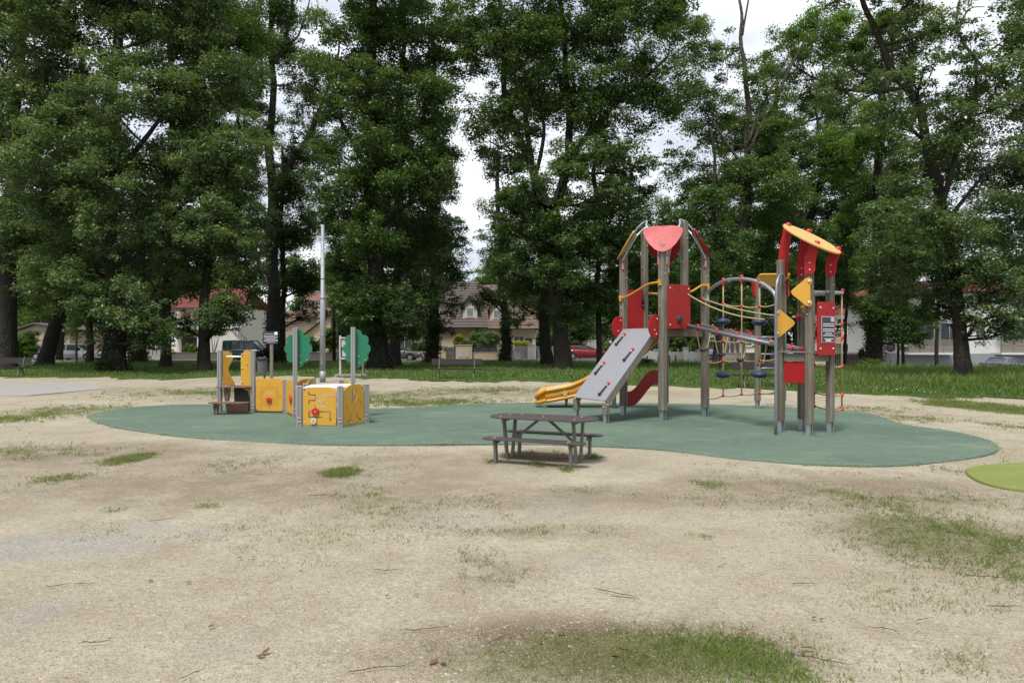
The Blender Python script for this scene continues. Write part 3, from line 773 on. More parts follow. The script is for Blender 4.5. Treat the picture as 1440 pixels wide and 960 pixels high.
# tree boards
def cloud(w, h):
    pts = []
    lob = [(0, .37, .15), (.19, .23, .14), (.245, .0, .14), (.18, -.23, .14), (0, -.36, .15), (-.18, -.23, .14), (-.245, 0, .14), (-.19, .23, .14)]
    out = []
    for i in range(96):
        a = 2 * PI * i / 96; d = (math.sin(a), math.cos(a)); best = 0
        for cx, cy, r in lob:
            bq = d[0] * cx + d[1] * cy; disc = bq * bq - (cx * cx + cy * cy - r * r)
            if disc >= 0: best = max(best, bq + math.sqrt(disc))
        out.append((d[0] * best * w, d[1] * best * h))
    return out[::-1]
for k, cx, ang in (('P4', .045, .10), ('P8', .06, .12)):
    q = PH[k]; b = MB(); ux = V(math.cos(ang), math.sin(ang), 0); o = q + V(0, .072, 1.475) + ux * cx
    b.panel([cloud(.76, .80)], o, ux, Z, .02)
    for x, z in ((.04, -.16), (.18, -.24), (.05, -.30)): b.ball(o + ux * x + Z * z - V(0, .012, 0), .014, 1, 6)
    b.build('tree_board', ['green', 'bolt'], ph)
# steps and slide deck between the two tall left posts
p1, p2 = PH['P1'], PH['P2']; mid = (p1 + p2) / 2
def step(z, y0, wx, dep):
    b = MB(); lp = [(-wx, dep), (wx, dep), (wx, .06), (wx * .8, .0), (-wx * .75, -.01), (-wx, .07)]
    b.panel([lp], V(mid.x, y0, z), V(1, 0, 0), V(0, 1, 0), .024, 0); b.build('step', 'brown', ph)
step(.60, 15.36, .40, .34); step(.27, 15.02, .43, .32)
for (x, y, z0, z1, w0, w1) in ((mid.x - .14, 15.42, .285, .585, .05, .085), (mid.x - .24, 15.09, GZ, .255, .045, .075)):
    b = MB(); b.panel([[(-w0, z0), (w0, z0), (w1, z1), (-w1, z1)]], V(x, y, 0), V(1, 0, 0), Z, .022)
    b.ball((x, y - .013, z0 + .04), .012, 1, 6); b.ball((x, y - .013, z0 + .09), .012, 1, 6); b.ball((x - .04, y - .013, z1 - .03), .012, 1, 6); b.ball((x + .04, y - .013, z1 - .03), .012, 1, 6)
    b.build('step_leg', ['brown_dark', 'bolt'], ph)
b = MB(); b.panel([[(-.16, GZ), (.33, GZ), (.33, .2), (-.2, .24)]], V(mid.x, 15.46, 0), V(1, 0, 0), Z, .02); b.build('kick_board', 'brown_dark', ph)
b = MB(); b.panel([[(-.40, 0), (.40, 0), (.40, .62), (-.40, .62)]], V(mid.x, 15.70, .588), V(1, 0, 0), V(0, 1, 0), .02); b.build('deck', 'brown', ph)
b = MB(); b.panel([[(-.10, 0), (.36, 0), (.36, .54), (-.17, .54)]], V(mid.x, 15.74, .04), V(1, 0, 0), V(0, .25, 1), .02); b.build('back_board', 'olive', ph)
b = MB(); b.panel([[(-.36, 0), (.36, 0), (.36, 1.75), (-.36, 1.75)]], V(mid.x, 16.32, .60), V(1, 0, 0), V(0, 1.65, -.53), .02); b.build('slide_chute', 'steel', ph)
wave = [(0, .62), (.30, .62), (.27, .70), (.17, .86), (.13, 1.0), (.17, 1.1), (.235, 1.2), (.25, 1.3), (.2, 1.37), (.12, 1.41), (0, 1.41)]
b = MB(); b.panel([wave], V(p1.x + .06, 15.70, 0), V(.62, .78, 0), Z, .02)
for z in (.68, 1.0, 1.32): b.ball(V(p1.x + .075, 15.70, z), .013, 1, 6)
b.build('side_board', ['yellow', 'bolt'], ph)
b = MB(); b.panel([[(0, .62), (.27, .62), (.27, 1.33)] + [(.135 + .10 * math.cos(a), 1.33 + .10 * math.sin(a)) for a in [PI * i / 8 for i in range(9)]] + [(0, 1.33)]], V(p2.x - .315, 15.60, 0), V(1, .05, 0), Z, .02)
for z in (.70, 1.02, 1.34):
    for x in (.03, .235): b.ball(V(p2.x - .315 + x, 15.585, z), .02, 1, 6)
b.ball(V(p2.x - .18, 15.585, 1.12), .014, 1, 6)
b.panel([[(.02, .56), (.25, .56), (.25, .28), (.22, .30), (.15, .50)]], V(p2.x - .315, 15.61, 0), V(1, .05, 0), Z, .02)
b.build('side_board', ['yellow', 'bolt'], ph)
b = MB(); b.tube([V(p1.x + .15, 15.68, 1.285), V(p2.x - .30, 15.60, 1.285)], .022, 8); b.build('grab_bar', 'white', ph)

# ------------------------------------------------------------------ small picnic table
tc_ = V(.43, 9.36, 0); e_ = V(.92, -.39, 0).normalized(); f_ = V(.39, .92, 0).normalized()
pt_ = thing('picnic_table', 'low brown child-size picnic table with two attached benches on the gravel', 'picnic table', tc_)
def stadium(L, w, rx): return [(L / 2 - rx + rx * math.cos(a), w / 2 * math.sin(a)) for a in [(-PI / 2 + PI * i / 12) for i in range(13)]] + [(-L / 2 + rx + rx * math.cos(a), w / 2 * math.sin(a)) for a in [(PI / 2 + PI * i / 12) for i in range(13)]]
def hbolts(b, o, pts):
    for x, y in pts: b.ball(o + e_ * x + f_ * y + Z * .012, .012, 1, 8, (1, 1, .5))
b = MB(); o = tc_ + Z * .578; b.panel([stadium(1.54, .62, .26)], o, e_, f_, .022); hbolts(b, o, ((-.55, .12), (-.55, -.2), (0, .0), (.5, .16), (.5, -.17), (-.4, .2))); b.build('tabletop', ['hpl', 'bolt'], pt_)
fb = tc_ - f_ * .40; bb = tc_ + f_ * .42
for s, c in ((-1, fb), (1, bb)):
    o = c + Z * .312; b = MB(); b.panel([stadium(1.45, .235, .13)], o, e_, f_, .02); hbolts(b, o, ((-.55, .03), (-.55, -.05), (.50, .03), (.50, -.05))); b.build('bench_seat', ['hpl', 'bolt'], pt_)
    for t in (-.53, .53):
        b = MB(); q = c + e_ * t
        b.bar(q + Z * 0 + f_ * s * -.0, q + Z * .295 + f_ * s * .03, .075, .03, up=e_); b.bar(q + Z * .27 - f_ * s * .1, q + Z * .27 + f_ * s * .08, .03, .04, up=Z)
        b.build('bench_leg', 'leg', pt_)
for t in (-.50, .50):
    for s in (-1, 1):
        b = MB(); q = tc_ + e_ * t
        b.bar(q + f_ * s * .06 + e_ * s * .012 + Z * .0, q + f_ * s * .18 + e_ * s * .012 + Z * .56, .03, .065, up=f_); b.bar(q + f_ * s * .02 + Z * .545, q + f_ * s * .24 + Z * .545, .045, .035)
        b.build('table_leg', 'leg', pt_)
    b = MB(); b.bar(tc_ + e_ * t * .92 + Z * .24 + f_ * .02, tc_ + e_ * t * .12 + Z * .555 + f_ * .02, .022, .035); b.build('brace', 'leg', pt_)

# ------------------------------------------------------------------ park benches
def make_bench(loc, rz, label, L=2.25):
    t = thing('park_bench', label, 'bench', loc, rz, 'park benches along the lawn edge')
    b = MB(); b.box((0, .20, .755), (L, .03, .27), (1, 0, 0), (0, .18, 1)); b.build('backrest', 'bench', t, local=True)
    b = MB(); b.box((0, -.16, .44), (L, .19, .05)); b.box((0, .05, .435), (L, .19, .05)); b.build('seat', 'bench', t, local=True)
    for s in (-1, 1):
        b = MB(); x = s * (L / 2 - .34)
        b.bar((x, -.27, 0), (x, -.05, .42), .06, .035, up=(1, 0, 0)); b.bar((x, .26, 0), (x, .0, .42), .06, .035, up=(1, 0, 0)); b.bar((x, -.26, .40), (x, .16, .395), .035, .045); b.bar((x, .10, .38), (x, .24, .90), .05, .03, up=(1, 0, 0)); b.ball((x, .245, .91), .03, 0, 6)
        b.build('leg', 'leg', t, local=True)
    return t
bn = make_bench((-2.47, 30.3, 0), -.03, 'brown bench on the lawn edge in front of the house with the dormers')
bn2 = copy_tree(bn); bn2.location = (-24.25, 32.6, 0); bn2.rotation_euler.z = .05; bn2['label'] = 'brown bench at the edge of the pale concrete slab, below the leaning tree'
bn3 = copy_tree(bn); bn3.location = (9.1, 24.6, 0); bn3.rotation_euler.z = -.02; bn3['label'] = 'brown bench on the grass seen through the rope net of the play tower'

# ------------------------------------------------------------------ poles, signs, bin
M['pole_grey'] = mat_steel('dull_galvanised_pole', (.25, .265, .28), .5, .35)
lp_ = thing('lamp_pole', 'tall plain galvanised pole standing on the gravel behind the green tree boards', 'pole', (-7.74, 27.9, 0))
q = V(-7.74, 27.9, 0)
b = MB(); b.tube([q, q + Z * .45], .122, 14); b.build('pole_base', 'pole_grey', lp_)
b = MB(); b.tube([q + Z * .45, q + Z * 3.4, q + Z * 3.42, q + Z * 6.42], [.115, .105, .085, .068], 14)
for z in (3.40, 4.2, 1.9): b.tube([q + Z * z, q + Z * (z + .05)], .118 if z < 3.5 else .09, 14, 1)
b.build('shaft', ['pole_grey', 'steel_dark'], lp_)
b = MB(); b.box(q + V(.0, -.13, .9), (.09, .02, .35)); b.build('access_door', 'steel_dark', lp_)
q = V((470 - 720) * 58 / FPX, 58, 0)
b = MB(); b.tube([q, q + Z * 7.5], [.14, .10], 10); tag(b.build('utility_pole', 'pole_dark', origin=q), 'thin dark wooden pole rising beyond the low grey garden wall', 'pole')
# playground rules sign
q = V((382 - 720) * 29 / FPX, 29, 0); sg = thing('notice_sign', 'small dark notice with white lines on a wooden post behind the sun panel', 'sign', q)
b = MB(); b.box(q + Z * .85, (.12, .10, 1.7)); b.build('post', 'post', sg)
b = MB(); o = q + V(-.03, -.065, 1.82); b.panel([rrect(-.32, -.26, .32, .26, .01)], o, V(1, .0, 0), Z, .015, 0)
b.panel([rrect(.17, .12, .305, .245, .005)], o + V(0, -.010, 0), V(1, 0, 0), Z, .004, 1, .0004)
rr = random.Random(8)
for x0, x1, z in ((-.25, .10, .16), (-.27, .14, .08), (-.27, .27, .045), (-.25, .26, .0), (-.2, .2, -.05), (-.26, .25, -.10), (-.27, .27, -.14), (-.15, .2, -.20)):
    x = x0
    while x < x1:
        l = rr.uniform(.03, .09); b.panel([[(x, z - .007), (x + l, z - .007), (x + l, z + .007), (x, z + .007)]], o + V(0, -.010, 0), V(1, 0, 0), Z, .003, 1, .0003); x += l + .014
b.build('board', ['signdark', 'white'], sg)
# second board behind it, edge of a white information case
q = V(-8.2, 32.6, 0); ib = thing('information_board', 'white framed information case on two posts, partly behind the right green tree board', 'sign', q)
b = MB(); b.box(q + V(.55, 0, .05), (1.5, .7, .12)); b.build('base_slab', 'concrete', ib)
M['case_grey'] = mat_paint('case_paint', (.42, .43, .43), .5, .3, 4)
b = MB(); b.box(q + V(.0, 0, 1.0), (.085, .085, 1.9)); b.build('post', 'case_grey', ib)
b = MB(); b.box(q + V(1.08, 0, .98), (.085, .085, 1.8)); b.build('post', 'post', ib)
b = MB(); cz = 1.36; 
for z in (.86, 1.84): b.box(q + V(.54, -.055, z), (1.12, .09, .07))
for x in (.0, 1.08): b.box(q + V(x, -.056, 1.35), (.07, .088, .91))
b.build('case_frame', 'case_grey', ib)
b = MB(); b.box(q + V(.54, -.03, 1.35), (1.0, .03, .9)); b.build('case_back', 'trim_dark', ib)
for x, z, w, h in ((.20, 1.58, .26, .36), (.52, 1.6, .24, .34), (.84, 1.55, .22, .3), (.3, 1.1, .4, .3), (.75, 1.12, .3, .3)):
    b = MB(); b.box(q + V(x, -.05, z), (w, .006, h))
    b.build('notice_sheet', 'signgrey', ib)
M['bin_grey'] = mat_paint('bin_plastic', (.10, .10, .105), .5, .3, 4)
# litter bin
q = V((368.7 - 720) * 29.8 / FPX, 29.8, 0); bi = thing('litter_bin', 'grey slatted litter bin with black lid hanging on a short post', 'bin', q)
rings = []
for z, r in ((.25, .17), (.28, .185), (.80, .21), (.84, .215)): rings.append([q + V((r + (.006 if j % 2 else 0)) * math.cos(2 * PI * j / 32), (r + (.006 if j % 2 else 0)) * math.sin(2 * PI * j / 32), z) for j in range(32)])
b = MB(); b.loft(rings, smooth=False); b.build('bucket', 'bin_grey', bi)
b = MB(); b.tube([q + Z * .845, q + Z * .92, q + Z * .99], [.245, .25, .16], 24); b.build('lid', 'black', bi)
b = MB(); b.tube([q + V(0, .28, 0), q + V(0, .28, 1.0)], .04, 10); b.box(q + V(0, .24, .7), (.1, .08, .04)); b.build('post', 'steel_dark', bi)
# round road sign seen from behind, far right
q = V((1252 - 720) * 58 / FPX, 58, -.9); rs = thing('road_sign', 'round traffic sign on a pale post in the long grass beside the ivy-clad trunk', 'sign', q)
b = MB(); b.tube([q, q + Z * 2.35], .035, 8); b.build('post', 'steel', rs)
b = MB(); b.disc(q + V(0, -.05, 2.1), .36, (.55, 1, 0), .02, 0, 24); b.disc(q + V(.0, -.065, 2.1), .25, (.55, 1, 0), .02, 1, 24); b.build('disc', ['lamp_red', 'car_blue'], rs)
# wooden stakes along the gate
for px in (910, 925.5, 941.3, 950):
    q = pt2(px, 50 + (px % 3)); b = MB(); b.tube([q - Z * .1, q + Z * .62, q + Z * .66], [.06, .055, .03], 7)
    tag(b.build('wooden_stake', 'fence_wood', origin=q), 'short dark stake in the grass before the white gate wall', 'stake', 'stakes before the white gate wall')
# ------------------------------------------------------------------ buildings
def window(parent, x, y, z, w, h, glass='glass', frame='wall_white', bars=1, name='window'):
    """Frame with glass pane, facing -Y; y is the wall face, z the centre."""
    b = MB(); t = .07
    for zz in (z - h / 2, z + h / 2): b.box((x, y - .03, zz), (w + t, .09, t))
    for xx in (x - w / 2, x + w / 2): b.box((xx, y - .032, z), (t, .086, h - t))
    for k in range(bars): b.box((x - w / 2 + w * (k + 1) / (bars + 1), y - .025, z), (.04, .06, h - t))
    f = b.build(name, frame, parent)
    g = MB(); g.box((x, y - .004, z), (w - .02, .03, h - .02)); g.build('pane', glass, f)
    s = MB(); s.box((x, y - .07, z - h / 2 - .06), (w + .25, .18, .05)); s.build('sill', frame, f)
    return f
def roof_slope(parent, p00, p10, p01, p11, rows, mat, th=.07, name='roof'):
    """Stepped tile courses between an eaves edge p00-p10 and a ridge edge p01-p11."""
    b = MB(); p00, p10, p01, p11 = map(Vector, (p00, p10, p01, p11)); n = (p10 - p00).cross(p01 - p00).normalized()
    n = n if n.z > 0 else -n
    for k in range(rows):
        t0, t1 = k / rows, (k + 1.12) / rows
        a, c = mixv(p00, p01, t0), mixv(p10, p11, t0); d, e = mixv(p00, p01, min(t1, 1)), mixv(p10, p11, min(t1, 1))
        b.add([a + n * th, c + n * th, e + n * th * .25, d + n * th * .25, a, c, e - n * .02, d - n * .02], [(0, 1, 2, 3), (7, 6, 5, 4), (0, 4, 5, 1), (1, 5, 6, 2), (2, 6, 7, 3), (3, 7, 4, 0)])
    return b.build(name, mat, parent)
def wall_box(parent, x0, x1, y0, y1, z0, z1, mat, gable=None, name='wall'):
    b = MB()
    if gable is None:
        b.box(((x0 + x1) / 2, (y0 + y1) / 2, (z0 + z1) / 2), (x1 - x0, y1 - y0, z1 - z0))
    elif gable == 'y':                      # gable triangle faces the camera, ridge along Y
        xm = (x0 + x1) / 2; zr = gable_z[0]
        pr = [(x0, z0), (x1, z0), (x1, z1), (xm, zr), (x0, z1)]
        b.loft([[V(x, y, z) for x, z in pr] for y in (y0, y1)], smooth=False)
    else:
        ym = (y0 + y1) / 2; zr = gable_z[0]
        pr = [(y0, z0), (y1, z0), (y1, z1), (ym, zr), (y0, z1)]
        b.loft([[V(x, y, z) for y, z in pr] for x in (x0, x1)], smooth=False)
    return b.build(name, mat, parent)
gable_z = [0]
def PX(px, Y): return (px - 720) * Y / FPX
def PZ(py, Y): return EYE - (py - HY) * Y / FPX

# house with dormers, centre
Y0 = 72.
x0, x1, x2 = PX(535, Y0), PX(686, Y0), PX(757, Y0 + 1)
ho = thing('dormer_house', 'cream house with steep brown tiled roof and two small dormers behind the bench', 'house', ((x0 + x2) / 2, Y0 + 4, 0))
wall_box(ho, x0 + .5, x1 - .4, Y0, Y0 + 9, 0, 3.3, 'wall_beige'); wall_box(ho, x1 - .39, x2 - .3, Y0 + .8, Y0 + 9, 0, 3.2, 'wall_cream')
ez, rz = PZ(460.5, Y0 - .4), PZ(396, Y0 + 4.5)
roof_slope(ho, (x0, Y0 - .5, ez), (x1, Y0 - .5, ez), (x0, Y0 + 4.5, rz), (x1 - 1.2, Y0 + 4.5, rz), 18, 'roof_brown')
roof_slope(ho, (x1, Y0 + 9.5, ez), (x0, Y0 + 9.5, ez), (x1 - 1.2, Y0 + 4.5, rz), (x0, Y0 + 4.5, rz), 10, 'roof_brown')
roof_slope(ho, (x1 - .1, Y0 + .35, ez - .1), (x2, Y0 + .35, ez - .1), (x1 - 1.1, Y0 + 4.6, rz - .35), (x2, Y0 + 4.6, rz - .35), 15, 'roof_brown2')
b = MB(); b.tube([(x0, Y0 - .56, ez + .0), (x1, Y0 - .56, ez + .0)], .07, 8); b.tube([(x1 + .05, Y0 + .26, ez - .1), (x2, Y0 + .26, ez - .1)], .06, 8); b.tube([(x1 - 1.2, Y0 - .08, ez), (x1 - 1.2, Y0 - .08, 0)], .05, 8); b.build('gutter', 'trim_dark', ho)
def dormer(cx, yb, w, zb, zt, zp, depth=2.6):
    b = MB(); pr = [(cx - w / 2, zb), (cx + w / 2, zb), (cx + w / 2, zt), (cx, zp), (cx - w / 2, zt)]
    b.loft([[V(x, y, z) for x, z in pr] for y in (yb, yb + depth)], smooth=False); o = b.build('dormer', 'wall_cream', ho)
    r = MB()
    for s in (-1, 1):
        a = V(cx + s * (w / 2 + .28), yb - .25, zt - .22); c = V(cx, yb - .25, zp + .12)
        r.loft([[a, c, c + Z * .10, a + Z * .10], [a + V(0, depth + .3, 0), c + V(0, depth + .3, 0), c + V(0, depth + .3, .1), a + V(0, depth + .3, .1)]], smooth=False)
        r.bar(a + V(0, -.03, -.02), c + V(0, -.03, -.02), .06, .18)
    r.build('dormer_roof', 'trim_dark', o)
    f = MB(); f.box((cx, yb - .02, (zb + zt) / 2 + .05), (w * .62, .06, (zt - zb) * .82)); f2 = f.build('dormer_window', 'wall_white', o)
    g = MB(); g.box((cx, yb - .045, (zb + zt) / 2 + .05), (w * .42, .04, (zt - zb) * .62)); g.build('pane', 'glass_pale', f2)
dormer(PX(660.5, Y0), Y0 + .35, 1.55, PZ(448, Y0), PZ(430, Y0), PZ(417, Y0))
dormer(PX(699, Y0 + 1), Y0 + 1.1, 1.55, PZ(450, Y0), PZ(433, Y0), PZ(420, Y0))
window(ho, PX(569, Y0), Y0, PZ(480, Y0), 1.5, 1.5, 'glass', bars=1)
window(ho, PX(730, Y0), Y0 + .8, PZ(482, Y0), 1.1, 1.4)
b = MB(); b.box((PX(742, Y0), Y0 + .78, 1.05), (1.0, .06, 2.1)); b.build('door', 'trim_dark', ho)
b = MB(); b.box((x0 + 4.2, Y0 + 4.9, rz + .3), (.9, .7, 1.3)); b.build('chimney', 'wall_beige', ho)

# white house with red roof and outside stair, left
Y0 = 76.
x0, x1 = PX(236, Y0), PX(366, Y0); xm = PX(296, Y0)
hw = thing('white_house', 'white house with red tiled roof, balcony and outside stair behind the trees on the left', 'house', ((x0 + x1) / 2, Y0 + 4, 0))
wall_box(hw, xm - 1.5, x1 - 2.4, Y0, Y0 + 9, 0, PZ(432, Y0), 'wall_white')
wall_box(hw, x0, xm - 1.51, Y0 + 2, Y0 + 9, 0, PZ(434, Y0), 'wall_white')
roof_slope(hw, (x0 - .6, Y0 - .7, PZ(434, Y0)), (x1 - 1.6, Y0 - .7, PZ(434, Y0)), (x0 + 1, Y0 + 4.8, PZ(402, Y0)), (x1 - 3, Y0 + 4.8, PZ(402, Y0)), 16, 'roof_red', .09)
roof_slope(hw, (x1 - 1.6, Y0 + 9.8, PZ(434, Y0)), (x0 - .6, Y0 + 9.8, PZ(434, Y0)), (x1 - 3, Y0 + 4.8, PZ(402, Y0)), (x0 + 1, Y0 + 4.8, PZ(402, Y0)), 8, 'roof_red', .09)
b = MB(); b.box(((x0 + xm - 1.52) / 2, Y0 + .9, PZ(470, Y0)), (xm - 1.52 - x0, 2.1, .25)); b.build('balcony_floor', 'wall_white', hw)
b = MB()
for px in (237, 247, 271, 281): b.box((PX(px, Y0), Y0 - .08, (PZ(470, Y0) + PZ(436, Y0)) / 2 + .08), (.22, .2, PZ(436, Y0) - PZ(470, Y0) - .25))
b.build('balcony_post', 'wall_white', hw)
b = MB(); b.box(((x0 + xm - 1.52) / 2, Y0 - .081, PZ(453, Y0)), (xm - 1.55 - x0, .1, .2)); b.box(((x0 + xm - 1.52) / 2, Y0 - .081, PZ(436, Y0)), (xm - 1.5 - x0 + .4, .24, .3)); b.build('balcony_rail', 'wall_white', hw)
for px in (253, 262): window(hw, PX(px, Y0), Y0 + 1.99, PZ(449, Y0), .9, 1.2, 'glass')
b = MB(); b.box((PX(258, Y0), Y0 + 1.9, PZ(444, Y0)), (2.4, .05, .7)); b.build('awning', 'ochre', hw)
window(hw, PX(306, Y0), Y0, PZ(448, Y0), .7, 1.4); window(hw, PX(333, Y0), Y0, PZ(452, Y0), .9, 1.2)
b = MB(); b.box((PX(260, Y0), Y0 + 1.98, 1.1), (2.6, .06, 2.2)); b.build('garage_door', 'trim_dark', hw)
zt = PZ(462, Y0); n = 14; xs0, xs1 = PX(326, Y0), PX(366, Y0)
b = MB()
for k in range(n):
    xx = xs0 + (xs1 - xs0) * k / n; zz = zt * (1 - k / n); b.box((xx + .12, Y0 - .8, zz / 2), ((xs1 - xs0) / n, 1.2, max(zz, .06)))
b.build('outside_stair', 'wall_white', hw)
b = MB(); b.bar((xs0, Y0 - 1.3, zt + .95), (xs1, Y0 - 1.3, .95), .05, .05)
for k in range(11): b.box((xs0 + (xs1 - xs0) * k / 10, Y0 - 1.3, zt * (1 - k / 10) + .47), (.04, .04, .9))
b.build('stair_rail', 'trim_dark', hw)

# beige garage, far left
Y0 = 66.
x0, x1 = PX(22, Y0), PX(98, Y0)
ga = thing('beige_garage', 'low beige outbuilding with shallow pitched roof behind the leaning trunk', 'outbuilding', ((x0 + x1) / 2, Y0 + 3, 0))
gable_z[0] = PZ(455.5, Y0); xr = PX(50, Y0)
b = MB(); pr = [(x0, 0), (x1, 0), (x1, PZ(466, Y0)), (xr, PZ(457, Y0)), (x0, PZ(466, Y0))]
b.loft([[V(x, y, z) for x, z in pr] for y in (Y0, Y0 + 6)], smooth=False); b.build('wall', 'wall_beige', ga)
b = MB()
for a, c in ((V(x0 - .5, Y0 - .4, PZ(467.5, Y0)), V(xr, Y0 - .4, PZ(456, Y0))), (V(xr, Y0 - .4, PZ(456, Y0)), V(x1 + .5, Y0 - .4, PZ(465.5, Y0)))):
    b.loft([[a, c, c + Z * .18, a + Z * .18], [a + V(0, 6.8, 0), c + V(0, 6.8, 0), c + V(0, 6.8, .18), a + V(0, 6.8, .18)]], smooth=False)
b.build('roof', 'roof_brown', ga)
b = MB(); b.box((PX(60, Y0), Y0 - .02, .55), (x1 - x0 - .1, .06, 1.1)); b.build('plinth', 'wall_grey', ga)
for k, (px, py, w, h) in enumerate(((82, 471.5, .78, .34), (82, 478.2, .55, .42))):
    q = V(PX(px, Y0), Y0 - .06, PZ(py, Y0)); b = MB(); b.box(q, (w, .03, h))
    for zz in (-.09, 0, .09): b.box(q + V(0, -.02, zz * (1 if k else .8)), (w * .72, .012, .035), m=1)
    tag(b.build('wall_notice', ['lamp_red', 'white'], origin=q), ('wide red notice on the beige outbuilding, the upper of two', 'narrow red notice on the beige outbuilding, the lower of two')[k], 'sign')

# cream terraced houses with many gables, behind the pole
Y0 = 98.
hc = thing('gabled_houses', 'cream houses with stepped pinkish brown gable roofs beyond the tall grey pole', 'house', (PX(448, Y0), Y0 + 4, 0))
def gable_block(pxa, pxb, py_e, py_r, Y, mat='wall_cream', roof='roof_pink', pk=None):
    xa, xb = PX(pxa, Y), PX(pxb, Y); xm_ = PX(pk, Y) if pk else (xa + xb) / 2; ze, zr = PZ(py_e, Y), PZ(py_r, Y)
    b = MB(); pr = [(xa, 0), (xb, 0), (xb, ze), (xm_, zr), (xa, ze)]
    b.loft([[V(x, y, z) for x, z in pr] for y in (Y, Y + 7)], smooth=False); b.build('wall', mat, hc)
    for s, xe in ((-1, xa - .5), (1, xb + .5)):
        p = [(xe, Y - .5, ze - .3), (xe, Y + 7.5, ze - .3), (xm_, Y - .5, zr + .12), (xm_, Y + 7.5, zr + .12)]
        roof_slope(hc, *(p if s < 0 else (p[1], p[0], p[3], p[2])), 9, roof, .16)
def side_block(pxa, pxb, py_e, py_r, Y, mat='wall_cream', roof='roof_pink'):
    xa, xb = PX(pxa, Y), PX(pxb, Y); ze, zr = PZ(py_e, Y), PZ(py_r, Y)
    wall_box(hc, xa, xb, Y, Y + 7, 0, ze, mat)
    roof_slope(hc, (xa - .3, Y - .5, ze - .1), (xb + .3, Y - .5, ze - .1), (xa - .3, Y + 3.5, zr), (xb + .3, Y + 3.5, zr), 9, roof, .14)
    roof_slope(hc, (xb + .3, Y + 7.5, ze - .1), (xa - .3, Y + 7.5, ze - .1), (xb + .3, Y + 3.5, zr), (xa - .3, Y + 3.5, zr), 5, roof, .14)
side_block(384, 424, 452, 436, Y0 + 8); side_block(424, 474, 423, 407, Y0 + 10); side_block(418, 448, 447, 433, Y0 + 4)
gable_block(440, 486, 470, 424, Y0 + 1, roof='roof_brown2', pk=478); gable_block(420, 462, 478, 440, Y0 - 5, roof='roof_brown', pk=468)
side_block(444, 468, 446, 438, Y0 + 3, roof='roof_brown2')
for px, py, YY in ((448, 431, Y0 + 3.99), (452, 436, Y0 + 2.9), (428, 428, Y0 + 10), (443, 429, Y0 + 10)): window(hc, PX(px, YY), YY, PZ(py, YY), 1.0, 1.4, 'glass')
b = MB(); q = V(PX(442, Y0), Y0 + 3, PZ(440, Y0)); b.box(q, (.7, .7, 2.6)); b.build('chimney', 'wall_cream', hc)

# white apartment block, right
Y0 = 68.; gz = -.95
x0, x1 = PX(1270, Y0), PX(1520, Y0)
ap = thing('apartment_building', 'white apartment building with slatted balconies and red roof behind the right trees', 'building', ((x0 + x1) / 2, Y0 + 5, gz))
wall_box(ap, x0 + .4, x1, Y0, Y0 + 12, PZ(497, Y0), PZ(412, Y0), 'wall_white'); wall_box(ap, x0, x1 + .01, Y0 - .5, Y0 + 11.9, gz, PZ(497.2, Y0), 'wall_grey', name='base_wall')
roof_slope(ap, (x0 - .6, Y0 - .8, PZ(411, Y0)), (x1 + .6, Y0 - .8, PZ(411, Y0)), (x0 + 2, Y0 + 6, PZ(388, Y0)), (x1 - 2, Y0 + 6, PZ(388, Y0)), 14, 'roof_red', .09)
roof_slope(ap, (x1 + .6, Y0 + 12.8, PZ(411, Y0)), (x0 - .6, Y0 + 12.8, PZ(411, Y0)), (x1 - 2, Y0 + 6, PZ(388, Y0)), (x0 + 2, Y0 + 6, PZ(388, Y0)), 8, 'roof_red', .09)
roof_slope(ap, (x0 - .6, Y0 + 12.8, PZ(411, Y0)), (x0 - .6, Y0 - .8, PZ(411, Y0)), (x0 + 2, Y0 + 6.01, PZ(388, Y0)), (x0 + 2, Y0 + 6, PZ(388, Y0)), 8, 'roof_red', .09)
for px, py, w, h in ((1385, 418, 1.5, 1.5), (1305, 425, 1.3, 1.4), (1340, 425, 1.3, 1.4), (1430, 420, 1.4, 1.4), (1335, 470, 1.8, 2.3), (1300, 470, 1.8, 2.3), (1378, 465, .9, 2.0), (1425, 468, 2.2, 2.2)): window(ap, PX(px, Y0), Y0, PZ(py, Y0), w, h, 'glass', bars=1)
for pa, pb_, ya, yb in ((1277, 1344, 477, 497), (1408, 1475, 477, 497), (1277, 1344, 425, 441), (1408, 1475, 425, 441)):
    if ya < 440: ya += 14; yb += 6
    xa, xb = PX(pa, Y0 - 1.4), PX(pb_, Y0 - 1.4); za, zb = PZ(yb, Y0 - 1.4), PZ(ya, Y0 - 1.4)
    b = MB(); b.box(((xa + xb) / 2, Y0 - .75, za - .02), (xb - xa, 1.45, .18)); fl = b.build('balcony', 'wall_white', ap)
    b = MB(); n = 9
    for k in range(n): b.box(((xa + xb) / 2, Y0 - 1.42, za + .12 + (zb - za - .15) * (k + .5) / n), (xb - xa, .03, (zb - za) / n * .72))
    for k in range(5): b.box((xa + (xb - xa) * k / 4, Y0 - 1.38, (za + zb) / 2 + .08), (.07, .06, zb - za - .05))
    b.build('slatted_screen', 'slat', fl)
b = MB(); b.box((PX(1352, Y0), Y0 - .53, -.25), (1.1, .06, 1.3)); b.build('basement_louvre', 'slat', ap)

